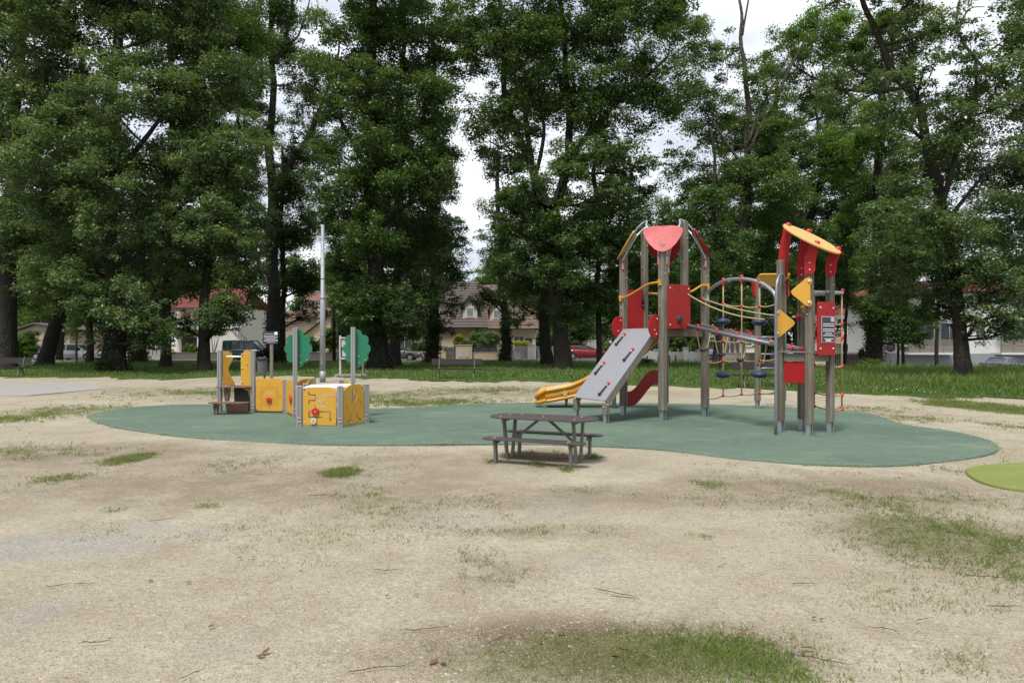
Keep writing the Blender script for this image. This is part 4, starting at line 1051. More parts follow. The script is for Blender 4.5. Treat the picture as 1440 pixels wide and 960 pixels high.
# low white building behind the side net
Y0 = 84.
lw = thing('low_white_building', 'low white house with flat brown roof seen past the play tower on the right', 'house', (PX(1195, Y0), Y0 + 3, -.9))
wall_box(lw, PX(1172, Y0), PX(1216, Y0), Y0, Y0 + 6, -.95, PZ(483, Y0), 'wall_white')
roof_slope(lw, (PX(1168, Y0), Y0 - .6, PZ(484, Y0)), (PX(1219, Y0), Y0 - .6, PZ(484, Y0)), (PX(1178, Y0), Y0 + 3.5, PZ(469, Y0)), (PX(1219, Y0), Y0 + 3.5, PZ(469, Y0)), 8, 'roof_pink', .09)
window(lw, PX(1190, Y0), Y0, PZ(489, Y0), 1.0, .8)
wb = thing('tall_white_building', 'plain white taller house wall above the low brown roof', 'building', (PX(1190, 96), 100, -.9))
wall_box(wb, PX(1165, 96), PX(1222, 96), 96, 104, -.95, PZ(440, 96), 'wall_white'); window(wb, PX(1183, 96), 96, PZ(455, 96), 1.2, 1.4); window(wb, PX(1205, 96), 96, PZ(455, 96), 1.2, 1.4)
roof_slope(wb, (PX(1163, 96), 95.5, PZ(441, 96)), (PX(1224, 96), 95.5, PZ(441, 96)), (PX(1170, 96), 100, PZ(425, 96)), (PX(1224, 96), 100, PZ(425, 96)), 8, 'roof_red', .09)
# house glimpsed through the bridge
Y0 = 88.
hb = thing('glimpsed_house', 'white house with orange tiled roof glimpsed behind the rope bridge', 'house', (PX(1040, Y0), Y0 + 3, 0))
wall_box(hb, PX(1012, Y0), PX(1070, Y0), Y0, Y0 + 7, 0, PZ(470, Y0), 'wall_white'); roof_slope(hb, (PX(1010, Y0), Y0 - .5, PZ(471, Y0)), (PX(1072, Y0), Y0 - .5, PZ(471, Y0)), (PX(1016, Y0), Y0 + 3.5, PZ(462, Y0)), (PX(1066, Y0), Y0 + 3.5, PZ(462, Y0)), 9, 'roof_red', .09)
window(hb, PX(1031, Y0), Y0, PZ(480, Y0), .9, 1.1); window(hb, PX(1052, Y0), Y0, PZ(480, Y0), .9, 1.1)

# ------------------------------------------------------------------ garden walls and fences
def fence(name, label, cat, pxa, pxb, Y, h, mat, z0=0., kind='slats', gap=.13, yb=None):
    xa, xb = PX(pxa, Y), PX(pxb, Y); t = thing(name, label, cat, ((xa + xb) / 2, Y, z0))
    if kind == 'solid':
        b = MB(); b.box(((xa + xb) / 2, Y, z0 + h / 2 - .1), (xb - xa, .25, h + .2)); b.build('wall', mat, t)
        b = MB(); b.box(((xa + xb) / 2, Y, z0 + h + .03), (xb - xa + .06, .31, .06)); b.build('coping', mat, t)
    else:
        b = MB(); n = max(2, int((xb - xa) / gap))
        for k in range(n): b.box((xa + (k + .5) * (xb - xa) / n, Y, z0 + h / 2 + .02 * math.sin(k * 2.3)), ((xb - xa) / n * .82, .03, h))
        for z in (.25, .75): b.box(((xa + xb) / 2, Y + .035, z0 + h * z), (xb - xa, .035, .09))
        b.build('slats', mat, t)
        for xx in (xa, xb):
            b = MB(); b.box((xx, Y + .06, z0 + h / 2 + .03), (.12, .1, h + .1)); b.build('fence_post', mat, t)
    return t
fence('garden_wall', 'low grey garden wall behind the playhouse under the shrubs', 'wall', 240, 476, 66.5, .62, 'stone', kind='solid')
fence('garden_wall', 'low beige garden wall topped by a dark blue screen right of the meter block', 'wall', 664, 700, 67, .62, 'wall_beige', kind='solid')
fence('garden_wall', 'low beige garden wall behind the grey parked car', 'wall', 575, 627, 67, .70, 'wall_beige', kind='solid')
fence('garden_screen', 'dark blue screen on top of the low beige wall', 'fence', 664, 698, 67.06, .5, 'fence_navy', z0=.68)
fence('garden_fence', 'navy vertical board fence left of the beige meter block', 'fence', 626, 640, 67, 1.2, 'fence_navy')
fence('garden_fence', 'grey vertical board fence below the yellow bush', 'fence', 719, 742, 67, 1.25, 'fence_grey')
fence('garden_fence', 'grey vertical board fence between the two big trunks', 'fence', 754, 778, 67, 1.25, 'fence_grey')
for k, (pa, pb_, h, lab, mat) in enumerate(((641, 664, 1.35, 'beige block holding two meter doors behind the central bench', 'wall_beige'), (742, 752, 1.4, 'pale gate pillar right of the yellow bush', 'wall_white'), (699, 704, 1.3, 'narrow beige pillar left of the ivy trunk', 'wall_beige'))):
    xa, xb = PX(pa, 66.8), PX(pb_, 66.8); t = thing('gate_pillar' if k else 'meter_block', lab, 'pillar' if k else 'meter box', ((xa + xb) / 2, 66.8, 0))
    b = MB(); b.box(((xa + xb) / 2, 66.8, h / 2), (xb - xa, .5, h)); b.build('block', mat, t); b = MB(); b.box(((xa + xb) / 2, 66.8, h + .04), (xb - xa + .1, .6, .08)); b.build('coping', mat, t)
    if k == 0:
        for xx in (PX(648.5, 66.5), PX(657, 66.5)):
            b = MB(); b.box((xx, 66.53, .55), (.42, .04, .6)); b.build('meter_door', 'signgrey', t)
# white gate wall, centre right
gw = thing('gate_wall', 'white garden wall with pillars and a sliding gate left of the rope bridge', 'wall', (PX(930, 55), 55, 0))
for pa, pb_, h in ((874, 921, .95), (968, 983, .85)):
    b = MB(); b.box((PX((pa + pb_) / 2, 55), 55, h / 2 - .1), (PX(pb_, 55) - PX(pa, 55), .22, h + .2)); b.build('wall_panel', 'wall_white', gw)
for px, h in ((924, 1.02), (964.3, 1.18), (985, .98)):
    b = MB(); b.box((PX(px, 55), 55, h / 2 - .1), (.38, .38, h + .2)); b.box((PX(px, 55), 55, h + .03), (.46, .46, .07)); b.build('pillar', 'wall_white', gw)
b = MB(); xa, xb = PX(928, 55), PX(961, 55); b.box(((xa + xb) / 2, 55.1, .45), (xb - xa, .04, .86))
for k in range(9): b.box((xa + (xb - xa) * (k + .5) / 9, 55.06, .45), (.05, .04, .82))
b.build('gate', 'signgrey', gw)
fence('garden_fence', 'pale horizontal board fence right of the red car', 'fence', 818, 838, 73, 1.9, 'signgrey', gap=.2)
fence('garden_wall', 'pale wall and gate seen under the rope bridge', 'wall', 1003, 1100, 64, .62, 'concrete', kind='solid')
fence('garden_fence', 'white board gate behind the hanging rope loops', 'fence', 1019, 1048, 70, 1.75, 'signgrey', gap=.5)
fence('wooden_fence', 'brown wooden fence below the low white house', 'fence', 1174, 1216, 62, 1.35, 'fence_wood', z0=-.75, gap=.16)
fence('garden_fence', 'white gate panels left of the straight slim trunk', 'fence', 186, 226, 69, 1.5, 'signgrey', gap=.4)

# ------------------------------------------------------------------ cars
def make_car(name, label, loc, rz, paint, L=4.2, H=1.47, W=1.76, kind='hatch', zscale=1.):
    t = thing(name, label, 'van' if kind == 'van' else 'car', loc, rz)
    h2 = W / 2
    if kind == 'van':
        st = [(-L / 2, .42, .86, .93), (-L / 2 + .06, .25, 1.02, .98), (-L * .2, .2, 1.04, 1), (L * .16, .2, 1.04, 1), (L * .30, .2, 1.0, .99), (L * .42, .22, .92, .93), (L / 2 - .05, .3, .78, .82), (L / 2, .36, .6, .72)]
        belt0, belt1, roof0, roof1 = -L / 2 + .03, L * .33, -L / 2 + .10, L * .12
    elif kind == 'sedan':
        st = [(-L / 2, .45, .80, .86), (-L / 2 + .08, .28, .95, .95), (-L * .30, .2, .97, 1), (0, .18, .93, 1), (L * .2, .18, .92, 1), (L * .36, .2, .84, .96), (L / 2 - .08, .26, .70, .84), (L / 2, .36, .56, .72)]
        belt0, belt1, roof0, roof1 = -L * .36, L * .25, -L * .17, L * .06
    else:
        st = [(-L / 2, .45, .82, .88), (-L / 2 + .06, .28, .96, .95), (-L * .28, .2, .98, 1), (0, .18, .93, 1), (L * .2, .18, .92, 1), (L * .36, .2, .85, .96), (L / 2 - .08, .26, .71, .84), (L / 2, .36, .56, .72)]
        belt0, belt1, roof0, roof1 = -L / 2 + .06, L * .27, -L * .33, L * .03
    rings = []
    for x, zl, zt, w in st:
        w *= h2
        half = [(w * .86, zl), (w * .97, zl + .10), (w, zl + (zt - zl) * .5), (w * .985, zt - .10), (w * .90, zt - .015), (w * .5, zt + .015)]
        rings.append([V(x, y, z) for y, z in half] + [V(x, -y, z) for y, z in half[::-1]])
    b = MB(); b.loft(rings); b.build('body', paint, t, local=True)
    zb = .90 if kind != 'van' else 1.0
    def cab(x, z, ins): return [V(x, (h2 - ins), z), V(x, -(h2 - ins), z)]
    g = MB(); zr = H - .05
    vs = [V(belt0, h2 - .09, zb), V(belt1, h2 - .10, zb), V(roof1, h2 - .24, zr), V(roof0, h2 - .22, zr)]
    vs2 = [V(v.x, -v.y, v.z) for v in vs]
    g.add(vs + vs2, [(0, 1, 2, 3), (7, 6, 5, 4), (1, 5, 6, 2), (0, 3, 7, 4), (3, 2, 6, 7), (0, 4, 5, 1)]); g.build('window', 'glass', t, local=True)
    r = MB()
    ring = []
    for k in range(7):
        x = roof0 - .06 + (roof1 - roof0 + .10) * k / 6; c = math.sin(PI * (k + .6) / 7.2) * .05
        ring.append([V(x, y, z) for y, z in ((h2 - .215, zr - .02), (h2 - .24, zr + .02 + c * .6), (h2 * .4, zr + .03 + c), (-h2 * .4, zr + .03 + c), (-h2 + .24, zr + .02 + c * .6), (-h2 + .215, zr - .02))])
    r.loft(ring)
    for s in (-1, 1):
        def pl(xa, xb, w):
            r.bar((xa, s * (h2 - .088), zb - .03), (xb, s * (h2 - .222), zr + .01), .05, w, up=(1, 0, 0))
        pl(belt1, roof1 + .02, .08); pl(belt0 + .06, roof0 + .02, .14 if kind != 'van' else .34)
        mid = (roof0 + roof1) / 2 + .05; pl(mid + .02, mid, .09)
        if kind == 'van': pl(mid - .75, mid - .75, .3); pl(mid + .62, mid + .42, .16)
        else: pl(belt0 + .62, roof0 + .30, .06)
    r.build('roof', paint, t, local=True)
    for sx_ in (L * .31, -L * .30):
        for s in (-1, 1):
            w = MB(); c = V(sx_, s * (h2 - .11), .315); w.tube([c - V(0, .11, 0), c - V(0, .1, 0), c + V(0, .1, 0), c + V(0, .115, 0)], [.28, .315, .315, .28], 20); wo = w.build('wheel', 'tyre', t, local=True)
            k = MB(); k.tube([c + V(0, s * .10, 0), c + V(0, s * .125, 0)], [.20, .19], 16)
            for a in range(5): k.bar(c + V(0, s * .128, 0), c + V(.18 * math.cos(a * 1.257), s * .128, .18 * math.sin(a * 1.257)), .03, .02)
            k.build('rim', 'rim', wo, local=True)
            ar = MB(); ar.tube([c + V(.37 * math.cos(a), s * .117, .37 * math.sin(a)) for a in [PI * i / 10 for i in range(11)]], .03, 6); ar.build('wheel_arch', 'black', t, local=True)
    for s in (-1, 1):
        b = MB(); b.box((L / 2 - .13, s * (h2 - .30), .68), (.2, .32, .13), (1, s * -.35, 0)); b.build('headlight', 'lamp_clear', t, local=True)
        b = MB(); b.box((-L / 2 + .05, s * (h2 - .20), .80 if kind != 'van' else .95), (.14, .26, .18 if kind != 'van' else .4)); b.build('tail_light', 'lamp_red', t, local=True)
        b = MB(); b.box((belt1 - .25, s * (h2 + .07), zb + .06), (.12, .2, .13)); b.build('mirror', paint, t, local=True)
    b = MB(); b.box((L / 2 - .02, 0, .36), (.10, W * .78, .16)); b.box((-L / 2 + .02, 0, .42), (.10, W * .8, .16)); b.build('bumper', 'black' if kind == 'van' else paint, t, local=True)
    b = MB(); b.box((-L / 2 - .025, 0, .62), (.02, .5, .11)); b.build('number_plate', 'white', t, local=True)
    b = MB(); b.box((0, h2 * .995, .55), (L * .33, .015, .03)); b.box((0, -h2 * .995, .55), (L * .33, .015, .03)); b.build('door_trim', 'black', t, local=True)
    return t
make_car('parked_car', 'white hatchback parked behind the slim trunks on the left', (PX(109, 62), 62, 0), .02, 'car_white', 4.35, 1.5)
make_car('parked_car', 'dark car half hidden behind the leaning trunk', (PX(40, 64.3), 64.3, 0), .0, 'car_dark', 4.2, 1.5)
make_car('parked_van', 'dark green van parked behind the yellow step boards', (PX(350, 62), 62, 0), .0, 'car_green', 4.1, 1.83, 1.7, 'van')
make_car('parked_car', 'dark grey car parked between the two big trunks in the middle', (PX(557, 61), 61, 0), -.03, 'car_grey', 4.5, 1.45, kind='sedan')
make_car('parked_car', 'red car parked between the big trunk and the slim trunk', (PX(824, 66), 66, 0), -.05, 'car_red', 4.4, 1.32, kind='hatch')
make_car('parked_car', 'blue-grey car parked below the flats at the right edge', (PX(1412, 57), 57, -.95), .5, 'car_blue', 4.3, 1.36, kind='sedan')
make_car('parked_van', 'pale blue van seen from behind past the right tower post', (PX(997, 66), 67, 0), 1.35, 'car_sky', 4.0, 1.75, 1.7, 'van')
# ------------------------------------------------------------------ ground, lawn, rubber
CAMXY = (0, 0)
def ell(px, py, rx, ry):                   # a patch seen in the photo as a ground ellipse
    x, y = G(px, py); y0 = G(px, py + ry)[1]; y1 = G(px, max(py - ry, HY + 20))[1]
    return (x, (y0 + y1) / 2, rx * y / FPX, (y1 - y0) / 2)
GRASS = [(790, 938, 110, 30, .85), (900, 930, 130, 34, .85), (960, 905, 110, 20, .8), (690, 950, 70, 18, .75), (885, 930, 265, 46, 1.), (1050, 945, 90, 34, .8), (720, 945, 90, 25, .5), (1330, 758, 130, 40, .85), (1420, 800, 50, 26, .6), (1310, 703, 140, 15, .4), (1220, 700, 60, 10, .3),
         (998, 681, 16, 6, .8), (830, 689, 45, 6, .6), (690, 702, 60, 12, .25), (1090, 705, 40, 10, .4), (478, 663, 28, 8, 1.), (500, 690, 60, 14, .25), (178, 645, 30, 10, 1.), (80, 672, 28, 6, .8), (40, 636, 110, 10, .35), (330, 652, 60, 8, .3),
         (297, 709, 15, 3.5, .9), (156, 717, 13, 3, .8), (322, 740, 18, 5, .4), (130, 745, 60, 12, .15), (88, 579, 70, 8, .7), (0, 590, 40, 5, .7), (300, 553, 100, 6, .5), (600, 565, 90, 6, .75), (690, 548, 80, 4, .5), (560, 556, 50, 4, .5), (1390, 573, 60, 12, 1.), (1290, 588, 45, 5, .5), (1350, 628, 40, 5, .5), (1430, 600, 30, 6, .5),
         (690, 648, 7, 3.5, 1.), (757, 652, 9, 4, 1.), (797, 659, 12, 4, 1.), (832, 641, 9, 4, 1.), (720, 640, 10, 3, .8), (745, 636, 10, 3, .6), (785, 636, 6, 3, .6),
         (660, 785, 45, 14, .45), (690, 812, 50, 10, .4), (600, 745, 90, 10, .22), (760, 745, 70, 6, .35), (860, 742, 40, 5, .35), (540, 715, 60, 8, .3), (990, 755, 14, 5, .8), (1345, 932, 90, 26, .35), (1000, 700, 60, 8, .3), (1150, 690, 60, 8, .3), (720, 740, 40, 8, .3), (640, 705, 40, 8, .3), (170, 590, 40, 4, .3), (1210, 575, 60, 5, .4), (1330, 660, 30, 5, .35)]
SOIL_SHADE = [(300, 685, 420, 36, .55), (820, 700, 360, 20, .5), (1180, 690, 300, 30, .6), (100, 640, 300, 22, .6), (620, 650, 220, 18, .35), (700, 552, 300, 6, .5), (250, 548, 200, 6, .4), (850, 915, 330, 60, 1.), (1330, 760, 170, 50, .7), (1250, 705, 200, 22, .55), (560, 690, 160, 40, .45), (200, 660, 240, 30, .35), (680, 800, 90, 40, .35), (770, 640, 80, 12, .8), (800, 745, 160, 12, .3), (60, 700, 120, 30, .25), (1010, 695, 90, 18, .4), (420, 560, 200, 8, .3)]  # bare soil patches, plus contact shade painted under the picnic table
GREYS = [(60, 770, 170, 24, .9), (230, 745, 120, 16, .5), (30, 870, 60, 40, .5), (640, 725, 90, 14, .45), (800, 700, 60, 10, .4), (830, 790, 50, 16, .4), (1230, 770, 60, 20, .25), (780, 720, 70, 12, .4), (330, 900, 160, 20, .2)]
GRASS_E = [(*ell(*p[:4]), p[4]) for p in GRASS]; SOIL_SHADE_E = [(*ell(*p[:4]), p[4]) for p in SOIL_SHADE]; GREY_E = [(*ell(*p[:4]), p[4]) for p in GREYS]
def field(E, X, Y, hard=.35):
    out = np.zeros_like(X)
    for x, y, rx, ry, d in E:
        q = np.sqrt(((X - x) / rx) ** 2 + ((Y - y) / ry) ** 2)
        out = np.maximum(out, d * (1 - sstep(hard, 1.25, q)))
    return out
LAWN_EDGE = [(-400, 529), (0, 529), (120, 531), (240, 533), (300, 530), (360, 529), (440, 528), (520, 532), (600, 535), (700, 536), (800, 538), (900, 541), (1000, 545), (1100, 549), (1200, 554), (1320, 557), (1440, 561), (1900, 575)]
LE = [G(*p) for p in LAWN_EDGE]; LEX = np.array([p[0] for p in LE]); LEY = np.array([p[1] for p in LE])
def lawn_edge(X):
    X = np.asarray(X, float)
    return np.interp(X, LEX, LEY) + .55 * np.sin(X * .9) + .40 * np.sin(X * 2.3 + 1) + .28 * np.sin(X * 5.3 + 2) + .18 * np.sin(X * 11.7)

def height_noise(X, Y): return .012 * np.sin(X * .9 + .5 * Y) * np.sin(Y * .7) + .008 * np.sin(X * 2.1 + 1) * np.cos(Y * 1.7 + X * .6)
def build_ground():
    xs = np.concatenate([np.linspace(-420, -60, 14), np.linspace(-56, -14, 60), np.linspace(-13.7, 13.7, 250), np.linspace(14, 56, 60), np.linspace(60, 420, 14)])
    ys = np.concatenate([np.linspace(-60, -2, 10), np.linspace(0, 2.4, 12), 2.5 * (40 / 2.5) ** np.linspace(0, 1, 260), np.linspace(41, 110, 60), np.linspace(120, 700, 16)])
    X, Y = np.meshgrid(xs, ys); Zg = ground_z(X, Y) + height_noise(X, Y) * (1 - sstep(25, 40, Y)) - .012
    nx, ny = len(xs), len(ys)
    v = np.stack([X, Y, Zg], -1).reshape(-1, 3)
    i = np.arange(nx * ny).reshape(ny, nx); f = np.stack([i[:-1, :-1], i[:-1, 1:], i[1:, 1:], i[1:, :-1]], -1).reshape(-1, 4)
    me = bpy.data.meshes.new('ground'); me.vertices.add(len(v)); me.vertices.foreach_set('co', v.astype(np.float32).ravel())
    me.loops.add(f.size); me.loops.foreach_set('vertex_index', f.astype(np.int32).ravel()); me.polygons.add(len(f)); me.polygons.foreach_set('loop_start', np.arange(0, f.size, 4, dtype=np.int32)); me.update(calc_edges=True)
    me.polygons.foreach_set('use_smooth', np.ones(len(f), bool))
    for nm, E in (('grassy', GRASS_E), ('soil', SOIL_SHADE_E), ('greyish', GREY_E)):
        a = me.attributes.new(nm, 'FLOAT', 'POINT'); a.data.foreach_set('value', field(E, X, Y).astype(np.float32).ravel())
    o = bpy.data.objects.new('ground', me); COL.objects.link(o); struct(o)
    m, nt = nodes_of('sandy_gravel'); co = coords(nt)
    def att(nm): a = nt.nodes.new('ShaderNodeAttribute'); a.attribute_name = nm; return a.outputs['Fac']
    big = noise(nt, co, .35, 5, .6); midn = noise(nt, co, 1.6, 6, .65); fine = noise(nt, co, 22, 5, .7); grit = noise(nt, co, 90, 4, .75)
    c = mixc(nt, maprange(nt, big, .36, .66), (.335, .296, .216), (.422, .386, .295))
    c = mixc(nt, maprange(nt, midn, .42, .70, 0, .75), c, (.265, .215, .145))
    c = mixc(nt, maprange(nt, fine, .47, .68, 0, .6), c, (.200, .165, .120))
    gs = math_n(nt, 'MULTIPLY', att('greyish'), maprange(nt, midn, .3, .6, .35, 1.)); c = mixc(nt, gs, c, (.265, .255, .245))
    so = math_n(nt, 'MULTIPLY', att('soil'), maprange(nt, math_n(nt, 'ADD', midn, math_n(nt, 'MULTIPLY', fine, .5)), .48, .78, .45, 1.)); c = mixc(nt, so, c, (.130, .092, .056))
    moss = math_n(nt, 'MULTIPLY', maprange(nt, math_n(nt, 'ADD', att('grassy'), math_n(nt, 'MULTIPLY', math_n(nt, 'SUBTRACT', fine, .5), 1.1)), .22, .75), .42); c = mixc(nt, moss, c, (.105, .120, .042))
    v1 = nt.nodes.new('ShaderNodeTexVoronoi'); v1.inputs['Scale'].default_value = 75; nt.links.new(co, v1.inputs['Vector'])
    sepc = nt.nodes.new('ShaderNodeSeparateColor'); nt.links.new(v1.outputs['Color'], sepc.inputs[0])
    st = math_n(nt, 'MULTIPLY', maprange(nt, v1.outputs['Distance'], .42, .25), maprange(nt, sepc.outputs[0], .55, .62))
    sc = mixc(nt, sepc.outputs[1], (.16, .135, .115), (.56, .50, .42)); c = mixc(nt, math_n(nt, 'MULTIPLY', st, .75), c, sc)
    c = mixc(nt, maprange(nt, grit, .57, .70, 0, .7), c, (.58, .53, .45)); c = mixc(nt, maprange(nt, grit, .45, .33, 0, .75), c, (.11, .085, .06)); v2 = nt.nodes.new('ShaderNodeTexVoronoi'); v2.inputs['Scale'].default_value = 26; nt.links.new(co, v2.inputs['Vector']); s2 = nt.nodes.new('ShaderNodeSeparateColor'); nt.links.new(v2.outputs['Color'], s2.inputs[0]); c = mixc(nt, math_n(nt, 'MULTIPLY', math_n(nt, 'MULTIPLY', maprange(nt, v2.outputs['Distance'], .34, .2), maprange(nt, s2.outputs[0], .78, .82)), .8), c, mixc(nt, s2.outputs[1], (.13, .11, .09), (.52, .48, .42)))
    mid2 = noise(nt, co, 6, 4, .6); h = math_n(nt, 'ADD', math_n(nt, 'MULTIPLY', grit, .5), math_n(nt, 'ADD', math_n(nt, 'MULTIPLY', st, .5), math_n(nt, 'ADD', fine, math_n(nt, 'MULTIPLY', mid2, 2.2))))
    finish(m, nt, principled(nt, c, .93, 0, .12, bump(nt, h, .9, .014, )).outputs[0]); me.materials.append(m)
build_ground()

def sheet(name, poly, z, mat, th=.0, bev=.0, kind=True, sub=None):
    b = MB()
    b.panel([poly], V(0, 0, z - th / 2), V(1, 0, 0), V(0, 1, 0), th, bev=bev)
    o = b.build(name, mat)
    if kind: struct(o)
    return o
def closed_smooth(pts, k=5):
    pts = [Vector((*p, 0)) for p in pts]; n = len(pts); out = []
    for i in range(n):
        p0, p1, p2, p3 = pts[i - 1], pts[i], pts[(i + 1) % n], pts[(i + 2) % n]
        for j in range(k):
            t = j / k; q = .5 * ((2 * p1) + (p2 - p0) * t + (2 * p0 - 5 * p1 + 4 * p2 - p3) * t * t + (3 * p1 - p0 - 3 * p2 + p3) * t ** 3); out.append((q.x, q.y))
    return out
def mat_rubber(name, c1, c2, c3):
    m, nt = nodes_of(name); co = coords(nt); big = noise(nt, co, .45, 4, .6); midn = noise(nt, co, 2.2, 5, .6); g = noise(nt, co, 70, 3, .7)
    c = mixc(nt, maprange(nt, big, .38, .66), c1, c2); c = mixc(nt, maprange(nt, midn, .5, .78, 0, .6), c, c3)
    du = noise(nt, coords(nt, (1, 2.2, 1)), .8, 7, .7); c = mixc(nt, maprange(nt, du, .54, .78, 0, .42), c, (.29, .275, .21)); c = mixc(nt, maprange(nt, du, .42, .26, 0, .3), c, tuple(x * .62 for x in c1)); c = mixc(nt, maprange(nt, g, .6, .75, 0, .6), c, tuple(x * 1.7 + .03 for x in c2)); c = mixc(nt, maprange(nt, g, .42, .3, 0, .5), c, tuple(x * .5 for x in c1))
    M[name] = finish(m, nt, principled(nt, c, .9, 0, .15, bump(nt, g, .5, .006)).outputs[0])
mat_rubber('rubber_green', (.082, .126, .096), (.110, .158, .117), (.165, .182, .135)); mat_rubber('rubber_lime', (.165, .192, .050), (.185, .212, .064), (.215, .23, .10))
RUB = [(122, 587), (160, 600), (230, 611), (330, 620.5), (430, 624.5), (540, 625.5), (640, 624), (740, 624.5), (830, 627), (900, 630), (960, 636), (1040, 646), (1150, 653.5), (1250, 654.5), (1330, 649), (1385, 640), (1405, 630), (1390, 619), (1340, 607), (1275, 598), (1252, 591), (1225, 582), (1180, 577), (1100, 573), (1000, 569), (850, 567), (700, 567), (640, 570), (570, 574), (480, 574), (350, 570), (260, 569), (190, 573), (140, 580)]
sheet('rubber_paving', closed_smooth([G(*p) for p in RUB], 6), GZ, 'rubber_green', .10, .02)
LIMEPTS = [(1357, 661), (1375, 676), (1420, 687), (1490, 693), (1600, 694), (1700, 685), (1720, 665), (1640, 652), (1520, 649), (1430, 651), (1380, 655)]
sheet('lime_rubber_paving', closed_smooth([G(*p) for p in [(1357, 661), (1375, 676), (1420, 687), (1490, 693), (1600, 694), (1700, 685), (1720, 665), (1640, 652), (1520, 649), (1430, 651), (1380, 655)]], 6), .016, 'rubber_lime', .10, .02)
sheet('concrete_slab', [G(*p) for p in [(-500, 556), (-60, 557.5), (40, 556), (110, 550), (150, 546), (130, 541), (60, 538), (-500, 537)]], .012, 'concrete', .05, .004)
# pavement, road and kerb before the gardens
sheet('road', [(-150, 58.2), (9.2, 58.2), (9.2, 130), (3, 130), (3, 65.8), (-150, 65.8)], .008, 'asphalt' if 'asphalt' in M else 'stone', .02)
sheet('kerb', [(-150, 57.9), (9.0, 57.9), (9.0, 58.15), (-150, 58.15)], .12, 'concrete', .2, .01)
sheet('parking_ground', [(21, 52), (60, 52), (60, 67.4), (21, 67.4)], -.93, 'stone', .02)

# lawn sheet with an uneven edge
def build_lawn():
    xs = np.linspace(-62, 62, 900); ts = np.concatenate([np.linspace(0, .08, 8), np.linspace(.12, 1, 30)])
    y0 = lawn_edge(xs); X = np.repeat(xs[None], len(ts), 0); Y = y0[None] + (57.8 - y0[None]) * ts[:, None]
    Zl = ground_z(X, Y) + .006 + .02 * sstep(0, .06, ts)[:, None] * (1 + .6 * np.sin(X * .8) * np.sin(Y * .6))
    nx, ny = len(xs), len(ts); v = np.stack([X, Y, Zl], -1).reshape(-1, 3); i = np.arange(nx * ny).reshape(ny, nx); f = np.stack([i[:-1, :-1], i[:-1, 1:], i[1:, 1:], i[1:, :-1]], -1).reshape(-1, 4)
    me = bpy.data.meshes.new('lawn'); me.from_pydata(v.tolist(), [], f.tolist()); me.polygons.foreach_set('use_smooth', np.ones(len(f), bool))
    o = bpy.data.objects.new('lawn', me); COL.objects.link(o); struct(o)
    m, nt = nodes_of('lawn_turf'); co = coords(nt); a = noise(nt, co, .5, 4); g = noise(nt, co, 7, 5, .7)
    c = mixc(nt, maprange(nt, a, .35, .65), (.050, .085, .020), (.075, .115, .026)); c = mixc(nt, maprange(nt, g, .5, .75, 0, .7), c, (.032, .050, .015))
    finish(m, nt, principled(nt, c, .9, 0, .1, bump(nt, g, .8, .05)).outputs[0]); me.materials.append(m)
build_lawn()

# ------------------------------------------------------------------ grass
def blades(x, y, z, h, w, lean, rng):
    """Bent blades, one quad each (base pair, tip pair)."""
    n = len(x); a = rng.uniform(0, 2 * PI, n); b = rng.uniform(0, 2 * PI, n)
    base = np.stack([x, y, z], -1); s = np.stack([np.cos(a), np.sin(a), np.zeros(n)], -1) * (w / 2)[:, None]
    tip = base + np.stack([np.cos(b) * lean * h, np.sin(b) * lean * h, h], -1)
    midp = base + (tip - base) * .5 + np.stack([np.zeros(n), np.zeros(n), h * .12], -1)
    return np.concatenate([np.stack([base - s, base + s, midp + s * .7, midp - s * .7], 1), np.stack([midp - s * .7, midp + s * .7, tip + s * .12, tip - s * .12], 1)], 0)
def add_stuff(name, label_cat, verts, var, mat):
    me = arr_mesh(name, verts, 4, var, mat); o = bpy.data.objects.new(name, me); COL.objects.link(o); o['kind'] = 'stuff'; o['label'] = label_cat[0]; o['category'] = label_cat[1]; return o
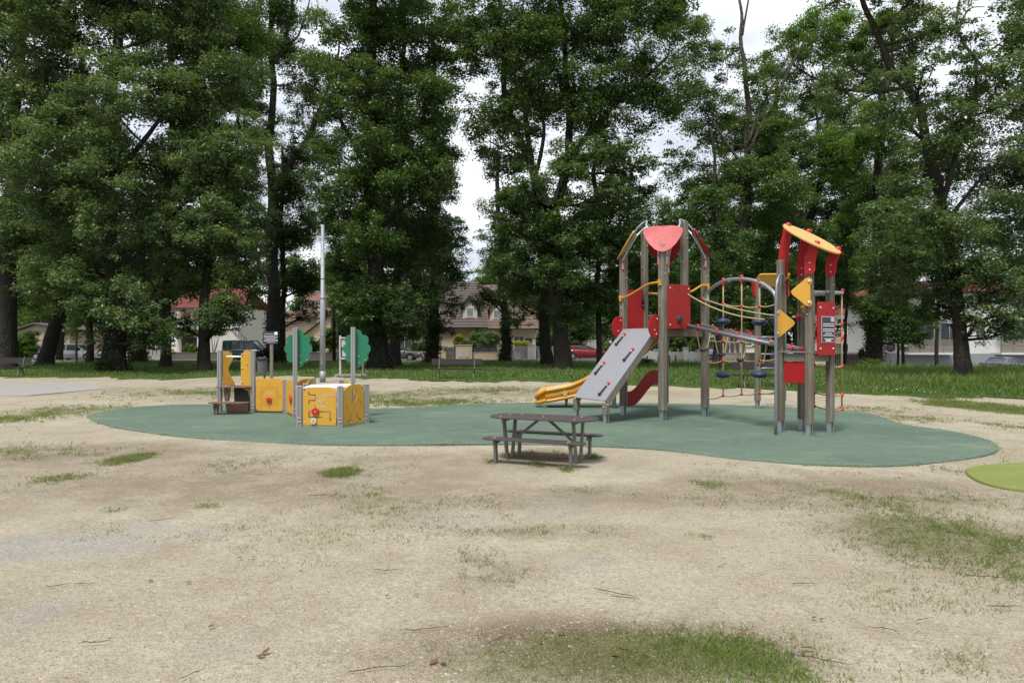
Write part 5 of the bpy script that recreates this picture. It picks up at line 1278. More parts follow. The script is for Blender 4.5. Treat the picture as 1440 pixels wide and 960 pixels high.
def build_grass():
    r = np.random.default_rng(5); n = 220000
    px = r.uniform(-160, 1600, n); py = 503 + (600 - 503) * r.power(1.3, n)
    Y = EYE * FPX / (py - HY); X = (px - 720) * Y / FPX
    dist = Y - lawn_edge(X); k = (dist > -1.0) & (Y < 57.6); keep = k & (r.random(n) < np.where(dist < .1, .5 * np.exp(dist * 2.6), 1)); X, Y, dist = X[keep], Y[keep], dist[keep]
    clump = .5 + .5 * np.sin(X * 1.3 + np.sin(Y * .9) * 2) * np.sin(Y * 1.1 + X * .4)
    right = sstep(9, 15, X) * sstep(1.5, 6, dist)
    h = (.05 + .09 * clump + .05 * r.random(len(X))) * (.45 + .55 * sstep(0, 2.5, dist)) + right * (.16 + .22 * r.random(len(X))) * (.5 + clump * .5)
    far = sstep(40, 50, Y); h = h + far * .10 * clump
    w = (.012 + .00055 * Y) * r.uniform(.7, 1.3, len(X)); z = ground_z(X, Y) + .03
    vv = blades(X, Y, z, h, w, .55, r); var = np.clip(.25 + .35 * clump + .3 * r.random(len(X)) + right * .2 - .1, 0, 1)
    add_stuff('lawn_grass', ('uneven green grass of the lawn under the trees', 'grass'), vv, np.tile(var, 2), 'grass')
    # white clover heads along the lawn edge
    n = 1500; px = r.uniform(380, 1500, n); py = r.uniform(512, 560, n); Y = EYE * FPX / (py - HY); X = (px - 720) * Y / FPX; d = Y - lawn_edge(X); k = (d > .3) & (d < 9) & (r.random(n) < .3 + .7 * (np.sin(X * .7) > .2)); X, Y = X[k], Y[k]; n = len(X)
    s = .016 * np.ones(n); z = ground_z(X, Y) + r.uniform(.10, .18, n); c = np.stack([X, Y, z], -1)
    q = np.stack([c + np.array([-1, 0, -.6]) * s[:, None], c + np.array([0, -1, .2]) * s[:, None], c + np.array([1, 0, -.6]) * s[:, None], c + np.array([0, .6, 1.]) * s[:, None]], 1)
    add_stuff('clover_flowers', ('tiny white clover flowers scattered along the lawn edge', 'flowers'), q, r.random(n), 'clover')
    # sparse tufts on the gravel
    xs, ys, hs, ws, vs = [], [], [], [], []
    for (x, y, rx, ry, d) in GRASS_E:
        area = PI * rx * ry; yy = max(y, 3.)
        dens = min(1500, 15000 / yy ** 1.1) * d ** 1.5
        nt_ = int(area * dens / 1.8); nt_ = min(nt_, 9000)
        for _ in range(max(nt_, 5)):
            a = r.uniform(0, 2 * PI); q = math.sqrt(r.random()) * (r.uniform(.7, 1.12) if d > .95 else r.uniform(.5, 1.9)); cx, cy = x + rx * q * math.cos(a), y + ry * q * math.sin(a)
            if math.sin(cx * 5.1 + 1.3 * math.sin(cy * 3)) * math.sin(cy * 4.3 + cx) < r.uniform(-1.3, .35): continue
            nb = r.integers(3, 11); sp = .022 + .0016 * yy; hb = r.uniform(.010, .032) * (1 + .03 * yy) * (.75 + .45 * d)
            xs.append(cx + r.normal(0, sp, nb)); ys.append(cy + r.normal(0, sp, nb)); hs.append(hb * r.uniform(.5, 1.3, nb)); ws.append((.0022 + .0006 * yy) * r.uniform(.7, 1.3, nb)); vs.append(np.clip(r.uniform(0, .8) + r.normal(0, .12, nb), 0, 1))
    ring = closed_smooth([G(*p) for p in RUB], 6) + closed_smooth([G(*p) for p in LIMEPTS], 6); nr_ = len(ring)
    for i in range(nr_):                   # tufts along the rubber edges
        (xa, ya), (xb, yb) = ring[i], ring[(i + 1) % nr_]
        if abs(xb - xa) > 3: continue
        for _ in range(int(math.hypot(xb - xa, yb - ya) * 22)):
            t = r.random(); cx, cy = xa + (xb - xa) * t + r.normal(0, .03), ya + (yb - ya) * t + r.normal(0, .03)
            if math.sin(cx * 1.7 + 2 * math.sin(cy)) + .5 * math.sin(cx * 5) < r.uniform(-.2, 1.2): continue
            nb = r.integers(2, 7); xs.append(cx + r.normal(0, .04, nb)); ys.append(cy + r.normal(0, .04, nb)); hs.append(r.uniform(.02, .05) * r.uniform(.5, 1.3, nb)); ws.append(np.full(nb, .008)); vs.append(r.uniform(0, 1, nb))
    for _ in range(9000):                  # thin wisps over the middle of the ground
        py_ = r.uniform(560, 860); px_ = r.uniform(-100, 1540); cx, cy = G(px_, py_)
        if math.sin(cx * 1.1 + 2 * math.sin(cy * .5)) * math.sin(cy * .9 + cx * .4) + .3 * math.sin(cx * 3.1) < r.uniform(-.2, .9) + (py_ > 760) * .5: continue
        nb = r.integers(2, 7); sp = .02 + .002 * cy
        xs.append(cx + r.normal(0, sp, nb)); ys.append(cy + r.normal(0, sp, nb)); hs.append(r.uniform(.009, .024) * (1 + .035 * cy) * r.uniform(.5, 1.3, nb)); ws.append((.002 + .0006 * cy) * r.uniform(.7, 1.3, nb)); vs.append(np.clip(r.uniform(.1, .9) + r.normal(0, .12, nb), 0, 1))
    xs, ys, hs, ws, vs = map(np.concatenate, (xs, ys, hs, ws, vs))
    vv = blades(xs, ys, np.full(len(xs), -.012), hs, ws, .9, r); add_stuff('gravel_weeds', ('sparse tufts of grass growing through the sandy gravel', 'weeds'), vv, np.tile(vs, 2), 'weed')
    # greener tufts in the strongest patches
    xs, ys, hs, ws, vs = [], [], [], [], []
    for (x, y, rx, ry, d) in GRASS_E:
        if d < .7: continue
        yy = max(y, 3.); nt_ = int(min(3400, PI * rx * ry * 1200 / yy ** 1.2 / 1.5 * (4.5 if yy < 4.6 else 1.6))) + 5
        for _ in range(nt_):
            a = r.uniform(0, 2 * PI); q = math.sqrt(r.random()) * (.95 + .6 * r.random() ** 3); nb = r.integers(4, 13)
            tx, ty = x + rx * q * math.cos(a), y + ry * q * math.sin(a); fq_ = 9 / max(1, yy * .22)
            if math.sin(tx * fq_ + 1.7 * math.sin(ty * fq_ * .8)) * math.sin(ty * fq_ * 1.1 + tx * 2) < r.uniform(-1.4, .35): continue; sp = .02 + .002 * yy; hb = r.uniform(.018, .05) * (1 + .035 * yy)
            xs.append(x + rx * q * math.cos(a) + r.normal(0, sp, nb)); ys.append(y + ry * q * math.sin(a) + r.normal(0, sp, nb)); hs.append(hb * r.uniform(.5, 1.25, nb)); ws.append((.003 + .0008 * yy) * r.uniform(.7, 1.3, nb)); vs.append(np.clip(r.uniform(.1, .9) + r.normal(0, .1, nb), 0, 1))
    xs, ys, hs, ws, vs = map(np.concatenate, (xs, ys, hs, ws, vs))
    vv = blades(xs, ys, np.full(len(xs), -.012), hs, ws, .7, r); add_stuff('green_tufts', ('brighter green grass tufts in the patches on the gravel', 'grass'), vv, np.tile(vs, 2), 'tuft')
build_grass()

# loose gravel near the camera
def build_pebbles():
    r = np.random.default_rng(9); n = 22000
    py = 640 + 340 * r.power(1.6, n); px = r.uniform(-150, 1590, n); Y = EYE * FPX / (py - HY); X = (px - 720) * Y / FPX; k = r.random(n) > field([e for e in GRASS_E if e[4] > .6], X, Y) * .95; X, Y = X[k], Y[k]; n = len(X)
    s = r.uniform(.0012, .0034, n) * (1 + .06 * Y) * np.where(r.random(n) < .03, 1.9, 1.)
    t = np.array([[0, 0, 1], [1, 0, 0], [0, 1, 0], [-1, 0, 0], [0, -1, 0]], float); fq = [(0, 1, 2), (0, 2, 3), (0, 3, 4), (0, 4, 1)]
    a = r.uniform(0, 2 * PI, n); ca, sa = np.cos(a)[:, None], np.sin(a)[:, None]
    sc = np.stack([s * r.uniform(.8, 1.6, n), s * r.uniform(.7, 1.2, n), s * r.uniform(.6, 1., n)], -1)
    L = t[None] * sc[:, None]; W = np.stack([L[..., 0] * ca - L[..., 1] * sa, L[..., 0] * sa + L[..., 1] * ca, L[..., 2]], -1) + np.stack([X, Y, height_noise(X, Y) - .012], -1)[:, None]
    vv = np.concatenate([W[:, list(f)] for f in fq], 0); me = arr_mesh('loose_gravel', vv, 3, np.tile(r.random(n), 4), 'pebble')
    o = bpy.data.objects.new('loose_gravel', me); COL.objects.link(o); o['kind'] = 'stuff'; o['label'] = 'small loose stones scattered over the sandy ground'; o['category'] = 'gravel'
m, nt = nodes_of('pebble'); a = nt.nodes.new('ShaderNodeAttribute'); a.attribute_name = 'var'
cr = mixc(nt, maprange(nt, a.outputs['Fac'], 0, .6), (.17, .14, .115), (.40, .34, .265)); cr = mixc(nt, maprange(nt, a.outputs['Fac'], .75, 1.), cr, (.50, .46, .40))
M['pebble'] = finish(m, nt, principled(nt, cr, .85, 0, .2).outputs[0])
build_pebbles()

# blown sand over the rim of the rubber
def build_sand():
    r = np.random.default_rng(31); ring = closed_smooth([G(*p) for p in RUB], 6); cx_ = sum(p[0] for p in ring) / len(ring); C = []
    for i in range(len(ring)):
        (xa, ya), (xb, yb) = ring[i], ring[(i + 1) % len(ring)]; L_ = math.hypot(xb - xa, yb - ya); n = int(L_ * 130); t = r.random(n); nx, ny = (yb - ya) / max(L_, 1e-6), -(xb - xa) / max(L_, 1e-6)
        amp = .10 + .16 * (1 + math.sin(xa * 1.9) * math.sin(ya * 1.3 + xa * .4)); off = r.exponential(amp, n) * np.where(r.random(n) < .5, 1, -1)
        C.append(np.stack([xa + (xb - xa) * t + nx * off, ya + (yb - ya) * t + ny * off], -1))
    m_ = 1500; C.append(np.stack([r.uniform(-8, 8, m_), r.uniform(9.5, 16, m_)], -1)); C = np.concatenate(C); n = len(C); s = r.uniform(.003, .010, n)
    c = np.concatenate([C, np.full((n, 1), GZ + .002)], 1); a = r.uniform(0, 2 * PI, n); u = np.stack([np.cos(a), np.sin(a), np.zeros(n)], -1) * s[:, None]; w_ = np.stack([-np.sin(a), np.cos(a), np.zeros(n)], -1) * s[:, None] * .8; z_ = np.array([0, 0, 1.]) * (s * .45)[:, None]
    vv = np.concatenate([np.stack([c - u, c - w_, c + z_], 1), np.stack([c - w_, c + u, c + z_], 1), np.stack([c + u, c + w_, c + z_], 1), np.stack([c + w_, c - u, c + z_], 1)], 0)
    o = bpy.data.objects.new('blown_sand', arr_mesh('blown_sand', vv, 3, np.tile(r.uniform(.2, .68, n), 4), 'pebble')); COL.objects.link(o); o['kind'] = 'stuff'; o['label'] = 'loose sand grains blown over the edge of the green rubber'; o['category'] = 'sand'
build_sand()

# fallen leaves and twigs
def leaf_mb(s, seed):
    r = random.Random(seed); b = MB(); n = 7; top = []; bot = []
    L = []; R = []
    for i in range(n):
        t = i / (n - 1); w = s * .34 * math.sin(PI * min(1, t * .97 + .02)) ** .7 * (1 + .28 * (i % 2)); z = .14 * s * math.sin(t * 3 + seed) + .010
        L.append(V(-w, (t - .5) * s * 1.4, z + .09 * s * (seed % 2))); R.append(V(w, (t - .5) * s * 1.4, z + .06 * s)); top.append(V(0, (t - .5) * s * 1.4, z))
    vs = L + top + R; fs = [(i, i + 1, n + i + 1, n + i) for i in range(n - 1)] + [(n + i, n + i + 1, 2 * n + i + 1, 2 * n + i) for i in range(n - 1)]
    b.add(vs, fs, 0, True); b.add([v + V(0, 0, .0015) for v in vs], [f[::-1] for f in fs], 0, True); return b
LEAFPX = [(297, 881, 1), (374, 917, 1.4), (367, 922, 1.2), (265, 819, .9), (212, 817, 1), (338, 784, .8), (356, 783, .8), (610, 932, 1.5), (623, 935, 1.5), (1135, 912, 1.4), (1130, 918, 1.2), (1140, 725, 1), (1333, 747, 1.2), (1364, 733, 1), (876, 912, 1.4), (908, 921, 1.3), (1145, 869, .9), (1155, 871, .9), (1018, 705, .9), (1258, 673, .9), (545, 838, .8), (652, 831, .8), (790, 893, 1.2), (865, 923, 1.2), (760, 905, 1.1), (1290, 706, .9), (1360, 690, .9), (1040, 893, 1.2), (960, 880, 1.1), (585, 836, .8)]
protos = []
for k in range(4):
    o = leaf_mb(.05, k * 1.7).build('fallen_leaf', ['dryleaf'], None, (0, 0, 0)); protos.append(o)
r_ = random.Random(4)
for i, (px, py, s) in enumerate(LEAFPX):
    o = protos[i] if i < 4 else protos[i % 4].copy()
    if i >= 4: COL.objects.link(o)
    x, y = G(px, py); o.location = (x, y, .0); o.rotation_euler = (r_.uniform(-.2, .2), r_.uniform(-.2, .2), r_.uniform(0, 6.28)); sc = s * (.38 + .03 * y); o.scale = (sc, sc, sc)
    tag(o, 'dry brown fallen leaf lying on the gravel', 'leaf', 'dry leaves scattered on the gravel')
TW = [(135, 904, 45, .1), (82, 824, 30, .3), (120, 822, 30, .0), (270, 949, 30, .7), (228, 732, 30, .4), (365, 668, 15, .1), (455, 697, 40, .1), (600, 886, 60, .1), (535, 941, 90, .2), (1150, 928, 80, -.3), (865, 835, 60, -.4), (880, 842, 40, -.2), (495, 803, 16, .9), (1130, 822, 34, 0), (1385, 812, 50, -.1), (1413, 854, 50, 0), (1245, 886, 40, -.3), (1015, 797, 24, .6), (545, 803, 40, 0), (960, 602, 1, 0), (1155, 617, 24, 0), (1260, 744, 30, .1), (1300, 872, 30, .2), (700, 900, 40, .5)]
for i, (px, py, L, a) in enumerate(TW):
    if L < 5: continue
    x, y = G(px, py); l = L * y / FPX; b = MB(); z0 = .04 if i == 20 else .004
    dx, dy = math.cos(a) * l / 2, math.sin(a) * l * .8
    pts = [V(x + dx * t, y + dy * t + r_.uniform(-.04, .04) * l, z0 + .004 + r_.uniform(0, .006)) for t in (-1, -.6, -.2, .2, .6, 1)]
    rr0 = .0009 + .0007 * y ** .5 * min(1.3, L / 35); b.tube(pts, [rr0 * k for k in (.6, 1, .9, .85, .7, .35)], 6)
    if i % 3 == 0: b.tube([pts[2], pts[2] + V(dx * .35, .35 * l * .3, .006)], [rr0 * .6, rr0 * .25], 5)
    tag(b.build('twig', 'twig', origin=(x, y, 0)), 'thin dry twig lying on the sandy ground', 'twig', 'dry twigs scattered on the ground')
# ------------------------------------------------------------------ trees
def leaf_quads(c, size, rng, flat=.55, w=.62, nr=None):
    """One folded leaf-shaped quad per centre."""
    n = len(c)
    nrm = rng.normal(0, 1, (n, 3)); nrm[:, 2] = np.abs(nrm[:, 2]) * (1 + flat) + flat; nrm = nrm if nr is None else nrm * .75 + nr * .42
    nrm /= np.linalg.norm(nrm, axis=1)[:, None]
    t = rng.normal(0, 1, (n, 3)); t -= nrm * (t * nrm).sum(1)[:, None]; t /= np.linalg.norm(t, axis=1)[:, None]; s = np.cross(nrm, t)
    L = (size * rng.uniform(.65, 1.25, n))[:, None]; t = t * L * .5; s = s * L * w * .5; dn = nrm * L * .08
    return np.stack([c - t, c + s * rng.uniform(.75, 1, n)[:, None] + dn, c + t, c - s * rng.uniform(.75, 1, n)[:, None] + dn], 1)
def crown_mesh(name, blobs, leaf, mat, seed, dens=1., base=.42, low=0.):
    """Leaves gathered in sprays, the sprays spread through each crown mass."""
    rng = np.random.default_rng(seed); C = []; VR = []; TIPS = []; NR = []
    for (bx, by, bz, ra, rb, rc, dd) in blobs:
        rm = min(ra, rc, rb); area = PI * ra * rc; R0 = min(.85, max(.16, rm * .42)) * (1 if leaf < .25 else 1.7)
        ns = max(5, int(area * COVER * dens * dd / (PI * R0 * R0)))
        d = rng.normal(0, 1, (ns, 3)); d /= np.linalg.norm(d, axis=1)[:, None]
        rad = rng.uniform(.12, 1.0, ns) ** .5 * np.where(rng.random(ns) < .12, rng.uniform(1.05, 1.32, ns), 1.)
        lump = 1 + .20 * np.sin(d[:, 0] * 5 + seed) * np.sin(d[:, 2] * 6 + seed * 2) + .12 * np.sin(d[:, 0] * 11) * np.cos(d[:, 1] * 9 + d[:, 2] * 12)
        pc = np.array([bx, by, bz]) + d * np.array([ra, rb, rc]) * (rad * lump)[:, None]
        R = R0 * rng.uniform(.3, 1.35, ns); nl = np.maximum(8, (1.45 * PI * R * R / (leaf ** 2 * .31)).astype(int))
        idx = np.repeat(np.arange(ns), nl); n = len(idx)
        u = rng.normal(0, 1, (n, 3)); u /= np.linalg.norm(u, axis=1)[:, None]; u[:, 2] = np.where((u[:, 2] < 0) & (rng.random(n) < .45), -u[:, 2], u[:, 2])
        rr = rng.random(n) ** .42; wob = 1 + .45 * np.sin(u[:, 0] * 7 + idx * 1.7) * np.sin(u[:, 1] * 6 + idx * 2.3)
        flat = rng.uniform(.45, .9, ns)
        off = u * (rr * wob)[:, None] * R[idx][:, None]; off[:, 2] *= flat[idx]
        off[:, 2] -= .14 * (off[:, 0] ** 2 + off[:, 1] ** 2) / R[idx]
        C.append(pc[idx] + off); NR.append(u)
        VR.append(np.clip(base + rng.normal(0, .20, ns)[idx] + .12 * u[:, 2] * 0 + rng.normal(0, .13, n), 0, 1)); TIPS.append(pc[rng.random(ns) < min(1, 14 / ns)])
    C = np.concatenate(C); VR = np.concatenate(VR)
    return arr_mesh(name, leaf_quads(C, leaf, rng, nr=np.concatenate(NR)), 4, VR, mat), TIPS
COVER = 4.9
def px_blobs(blobs, Y, seed, depth=.85):
    rng = random.Random(seed); out = []
    for bl in blobs:
        px, py, rx, ry = bl[:4]; dd = bl[4] if len(bl) > 4 else 1.; dy = bl[5] if len(bl) > 5 else rng.uniform(-2.2, 2.2)
        yy = Y + dy; x, z = PX(px, yy), PZ(py, yy); a, c = rx * yy / FPX, ry * yy / FPX; out.append((x, yy, z, a * 1.0, min(max((a + c) / 2 * depth, .5), 4.0), c * 1.0, dd ** .9))
    return out
NLEAF = [0]
def tree(name, label, Y, trunk, blobs, limbs=(), leaf=.18, mat='leaf_a', bark='bark', seed=1, dens=1., base=.42, ivy=None, group=None, z0=None, flare=1.5, twigs=True):
    """trunk: [(px, py, width px)] from the ground up; limbs the same; blobs: crown masses seen in the photograph."""
    gx = PX(trunk[0][0], Y); gz_ = float(ground_z(gx, Y)) if z0 is None else z0
    t = thing(name, label, 'tree', (gx, Y, gz_), 0, group); rng = random.Random(seed)
    b = MB(); axis = []
    def branch(pts, n=10, fl=1.):
        path = smooth_path([p for p, _ in pts], 5); k = len(path); rs = []
        for i in range(k):
            s = i / (k - 1) * (len(pts) - 1); j = min(int(s), len(pts) - 2); f = s - j; rs.append(pts[j][1] * (1 - f) + pts[j + 1][1] * f)
        if fl > 1:
            for i in range(k):
                hgt = (path[i].z - path[0].z); rs[i] *= 1 + (fl - 1) * math.exp(-hgt / .45)
        ph_ = rng.uniform(0, 6); path = [p + V(rng.uniform(-1, 1), rng.uniform(-1, 1), 0) * r_0 * .10 + V(math.sin(p.z * .8 + ph_) * .10 + math.sin(p.z * 1.9 + ph_) * .05, 0, 0) * min(1, max(0, (p.z - path[0].z - .5) / 3)) for p, r_0 in zip(path, rs)]
        vs0 = len(b.v); b.tube(path, rs, n)
        for v in b.v[vs0:]:
            a = math.sin(v.x * 9 + v.z * 1.3) * math.sin(v.y * 8 + v.z * 2.1); v.x += a * .03 * rs[0]; v.y += a * .03 * rs[0]
        return list(zip(path, rs))
    pts = []
    for i, (px, py, w) in enumerate(trunk):
        p = P(px, py, Y + .15 * i); 
        if i == 0: p.z = gz_ - .15
        pts.append((p, w * .86 * Y / FPX / 2))
    axis += branch(pts, 14, flare)
    for lim in limbs:
        dy = rng.uniform(-1.4, 1.4); lp = []
        for i, (px, py, w) in enumerate(lim): lp.append((P(px, py, Y + dy * i / max(1, len(lim) - 1)), w * .85 * Y / FPX / 2))
        axis += branch(lp, 9)
    bl = px_blobs(blobs, Y, seed)
    me, tips = crown_mesh('crown', bl, leaf, mat, seed, dens, base)
    NLEAF[0] += len(me.polygons)
    if twigs:
        for bb, tp in zip(bl, tips):
            c = V(bb[0], bb[1], bb[2]); cand = [a for a in axis if a[0].z < c.z + .2 and a[0].z > 1.5] or axis
            s, r0 = min(cand, key=lambda a: (a[0] - c).length + abs(a[0].z - c.z + (a[0] - c).length * .45) * .5)
            r1 = min(r0 * .5, .03 + .014 * (c - s).length + .02); m1 = s.lerp(c, .5) + V(rng.uniform(-.3, .3), rng.uniform(-.3, .3), -.12 * (c - s).length * .5)
            limb = smooth_path([s, m1, c], 4); b.tube(limb, [r1 * (1 - .6 * i / 8) for i in range(9)], 6, cap=False)
            for q in tp:
                q = V(*q); st = limb[rng.randrange(3, 9)]; mm = st.lerp(q, .55) + V(0, 0, -.08 * (q - st).length) + V(rng.uniform(-.2, .2), rng.uniform(-.2, .2), rng.uniform(-.2, .2))
                b.tube([st, mm, q], [r1 * .38, r1 * .24, .008], 4, cap=False)
    me_o = b.build('trunk', bark, t)
    o = bpy.data.objects.new('crown', me); COL.objects.link(o); o.parent = t; o.location = -Vector((gx, Y, gz_))
    if ivy:
        r = np.random.default_rng(seed + 50); C = []
        za, zb = ivy
        seg = [(p, rad) for p, rad in axis if za <= p.z <= zb]
        for p, rad in seg:
            n = int(90 * rad / .4 + 30); a = r.uniform(0, 2 * PI, n); rr = rad * r.uniform(.95, 1.35, n) + .05; C.append(np.stack([p.x + np.cos(a) * rr, p.y + np.sin(a) * rr, p.z + r.uniform(-.45, .45, n)], -1))
        if C:
            C = np.concatenate(C); im = arr_mesh('ivy', leaf_quads(C, .16, r, -.2), 4, r.random(len(C)), 'ivy'); io = bpy.data.objects.new('ivy', im); COL.objects.link(io); io.parent = t; io.location = -Vector((gx, Y, gz_))
    return t

tree('oak_tree', 'dark broad trunk at the left edge behind the bench', 41, [(10, 512, 27), (10, 440, 25), (14, 300, 23), (22, 120, 19), (30, -60, 14), (34, -200, 8)],
     [(0, 60, 85, 85), (-60, 180, 90, 100), (28, 190, 50, 70), (10, 320, 60, 45), (-50, 330, 70, 70), (50, -60, 90, 70), (-20, -130, 110, 70), (40, 20, 50, 50), (60, 300, 40, 40, .7), (-110, 60, 80, 90), (-140, 250, 60, 80)], mat='leaf_b', seed=2)
tree('oak_tree', 'leaning trunk beside the white hatchback', 48, [(62, 512, 22), (74, 470, 21), (88, 430, 19), (104, 330, 15), (112, 220, 12), (116, 60, 8)],
     [(90, 340, 45, 50), (60, 270, 50, 50), (120, 280, 50, 50), (110, 180, 50, 60), (70, 150, 40, 60), (90, 420, 45, 25, .7), (40, 400, 30, 40, .8)], mat='leaf_a', seed=3)
tree('oak_tree', 'slim upright trunk in front of the white hatchback bonnet', 53, [(127, 506, 11), (126, 450, 10), (122, 380, 9), (118, 250, 7), (118, 100, 5)], [(120, 300, 40, 60), (130, 380, 40, 40), (100, 240, 40, 60), (140, 200, 40, 60)], mat='leaf_b', seed=4)
tree('young_tree', 'very thin trunk in front of the white hatchback doors', 55, [(107.5, 507, 3.4), (108, 470, 3), (107, 420, 2.4)], [(107, 450, 22, 14, .8), (100, 425, 25, 22), (118, 420, 24, 22)], mat='leaf_a', seed=5, flare=1.)
tree('oak_tree', 'large left tree with shaggy ivy-skirted trunk and low hanging crown', 37.5, [(160, 526, 35), (161, 470, 31), (160, 400, 28), (155, 300, 24), (156, 180, 20), (166, 40, 15), (172, -120, 10), (175, -220, 6)],
     [(150, 50, 100, 65), (70, 120, 70, 55), (215, 115, 70, 60), (120, 200, 90, 50), (55, 255, 60, 50), (225, 235, 60, 50), (150, 310, 95, 50), (190, 390, 58, 50), (85, 395, 55, 45), (215, 455, 34, 34, .8), (130, 450, 36, 34, .9), (35, 345, 50, 45, .8), (150, -50, 115, 65), (180, -150, 110, 70), (60, 20, 70, 50), (245, 30, 55, 55), (240, 320, 40, 40), (190, 475, 26, 20, .7), (180, 425, 50, 44, .9, -3), (215, 465, 34, 26, .9, -3), (115, 400, 36, 36, .8, -3), (150, 330, 50, 40, .8, -3), (150, 235, 55, 40, .8, -3), (155, 130, 50, 40, .8, -3)],
     [[(157, 200, 14), (120, 130, 9), (80, 100, 5)], [(156, 260, 12), (200, 200, 8), (235, 150, 4)], [(158, 350, 10), (195, 370, 6), (220, 410, 3)]], mat='leaf_c', seed=6, base=.4, ivy=(-.1, 2.6), flare=1.6)
tree('ivy_stump_tree', 'dark ivy covered trunk between the large left tree and the slim straight one', 55, [(197, 506, 22), (196, 480, 18), (198, 430, 13), (200, 330, 9)], [(205, 440, 30, 30), (190, 380, 40, 45), (215, 340, 35, 40)], mat='leaf_b', seed=7, ivy=(0, 6))
tree('oak_tree', 'straight slim trunk left of the white house balcony', 45, [(232, 519, 17), (235, 470, 14), (236, 400, 12.5), (238, 280, 11), (241, 130, 9), (242, -40, 6)],
     [(265, 50, 75, 60), (300, 140, 70, 55), (250, 180, 50, 50), (240, 315, 40, 50), (290, 250, 45, 40), (250, 385, 30, 34, .8), (330, 40, 55, 55), (250, -60, 80, 60), (320, 60, 50, 40)], mat='leaf_a', seed=8)
tree('oak_tree', 'trunk with flared foot standing in front of the red tiled roof', 38.4, [(287, 525, 21), (288, 480, 17.5), (289, 400, 16), (289, 290, 14), (286, 160, 11), (283, 0, 7), (283, -100, 5)],
     [(285, 230, 60, 45), (322, 320, 52, 52), (285, 290, 50, 45), (342, 405, 30, 42, .8), (315, 440, 40, 28, .7), (268, 395, 28, 34, .7), (255, 455, 22, 18, .6), (340, 205, 48, 45), (300, 120, 60, 50), (270, 10, 60, 60), (340, 360, 32, 40), (280, 360, 40, 35, .8), (330, 260, 40, 40), (300, 325, 44, 40, .8, -2.8), (322, 430, 36, 28, .8, -2.6), (280, 230, 40, 34, .8, -2.8)],
     [[(289, 340, 8), (320, 300, 5), (345, 270, 3)], [(289, 380, 7), (320, 395, 4), (345, 410, 2)]], mat='leaf_c', seed=9, base=.36)
tree('ivy_tree', 'tall ivy clad trunk with pale forked top left of the grey pole', 54, [(384, 506, 23), (384, 440, 21), (383, 350, 19), (383, 280, 17), (380, 200, 13), (384, 100, 10), (380, 0, 7), (378, -80, 4)],
     [(365, 40, 50, 50, .7), (345, 110, 35, 45, .8), (425, 20, 45, 40, .6), (460, 110, 38, 45, .7), (362, 180, 32, 45, .7), (440, 225, 38, 36, .8), (420, 320, 45, 35, .9), (425, 385, 30, 28, .8), (410, 280, 40, 30, .7), (345, 250, 24, 30, .8), (440, 395, 24, 14, .6), (360, 330, 30, 40, .8), (440, 150, 30, 40, .6), (380, -50, 80, 50, .7), (425, 110, 34, 40, .7), (458, 205, 34, 40, .7), (408, 190, 24, 34, .6), (420, 260, 30, 30, .6), (395, 60, 40, 40, .5)],
     [[(385, 268, 13), (405, 235, 11), (430, 195, 9), (450, 155, 7), (470, 100, 4), (478, 40, 2.5)], [(387, 90, 7), (400, 60, 6), (408, 20, 5), (412, -40, 3)], [(398, 65, 4), (420, 50, 3), (433, 0, 2)]], mat='leaf_a', bark='bark_grey', seed=10, ivy=(0, 11.5), flare=1.2)
tree('slim_tree', 'thin dark trunk directly right of the tall ivy clad trunk', 53, [(398, 507, 10), (398, 420, 9), (397, 330, 8), (395, 260, 6), (398, 205, 3)], [(410, 330, 34, 32, .8), (420, 400, 34, 24, .8), (400, 250, 30, 40, .7), (430, 440, 28, 14, .6)], mat='leaf_b', seed=11, ivy=(0, 9), flare=1.1)
tree('oak_tree', 'large dark round tree in the middle with ivy foot beside the green tree boards', 42, [(533, 520, 36), (532, 470, 30), (527, 390, 26), (524, 270, 22), (523, 140, 18), (523, 20, 13), (525, -100, 8)],
     [(500, 50, 65, 65), (560, 40, 60, 60), (530, 145, 75, 55), (595, 150, 48, 55), (500, 225, 65, 55), (575, 240, 62, 55), (485, 305, 45, 45), (548, 335, 75, 50), (612, 320, 38, 45), (480, 380, 32, 38), (530, 415, 58, 42), (598, 405, 42, 38), (508, 450, 34, 26), (565, 462, 36, 22), (550, -60, 100, 60), (540, -140, 80, 60), (478, 130, 32, 45, .8), (625, 70, 28, 40, .7), (615, 250, 32, 40, .8), (520, 330, 45, 40, .9, -3), (498, 415, 40, 36, .9, -3), (548, 432, 44, 32, .9, -3), (530, 230, 50, 40, .8, -3), (520, 120, 45, 40, .6, -3)],
     [[(524, 200, 11), (560, 130, 8), (590, 80, 5)], [(524, 250, 10), (490, 190, 7), (470, 150, 4)], [(525, 330, 8), (570, 290, 6), (610, 270, 3)]], mat='leaf_b', seed=12, base=.5, ivy=(0, 3.5), flare=1.4)
tree('oak_tree', 'trunk just right of the large dark tree, in front of the grey car', 48, [(557, 513, 17), (556, 470, 15.5), (557, 400, 14), (562, 280, 12), (566, 120, 9), (568, -20, 6)], [(585, 110, 55, 50, .9), (635, 25, 35, 35, .7), (565, 290, 45, 45), (600, 200, 45, 45), (560, 20, 60, 50), (590, 350, 40, 40)], mat='leaf_b', seed=13, flare=1.2)
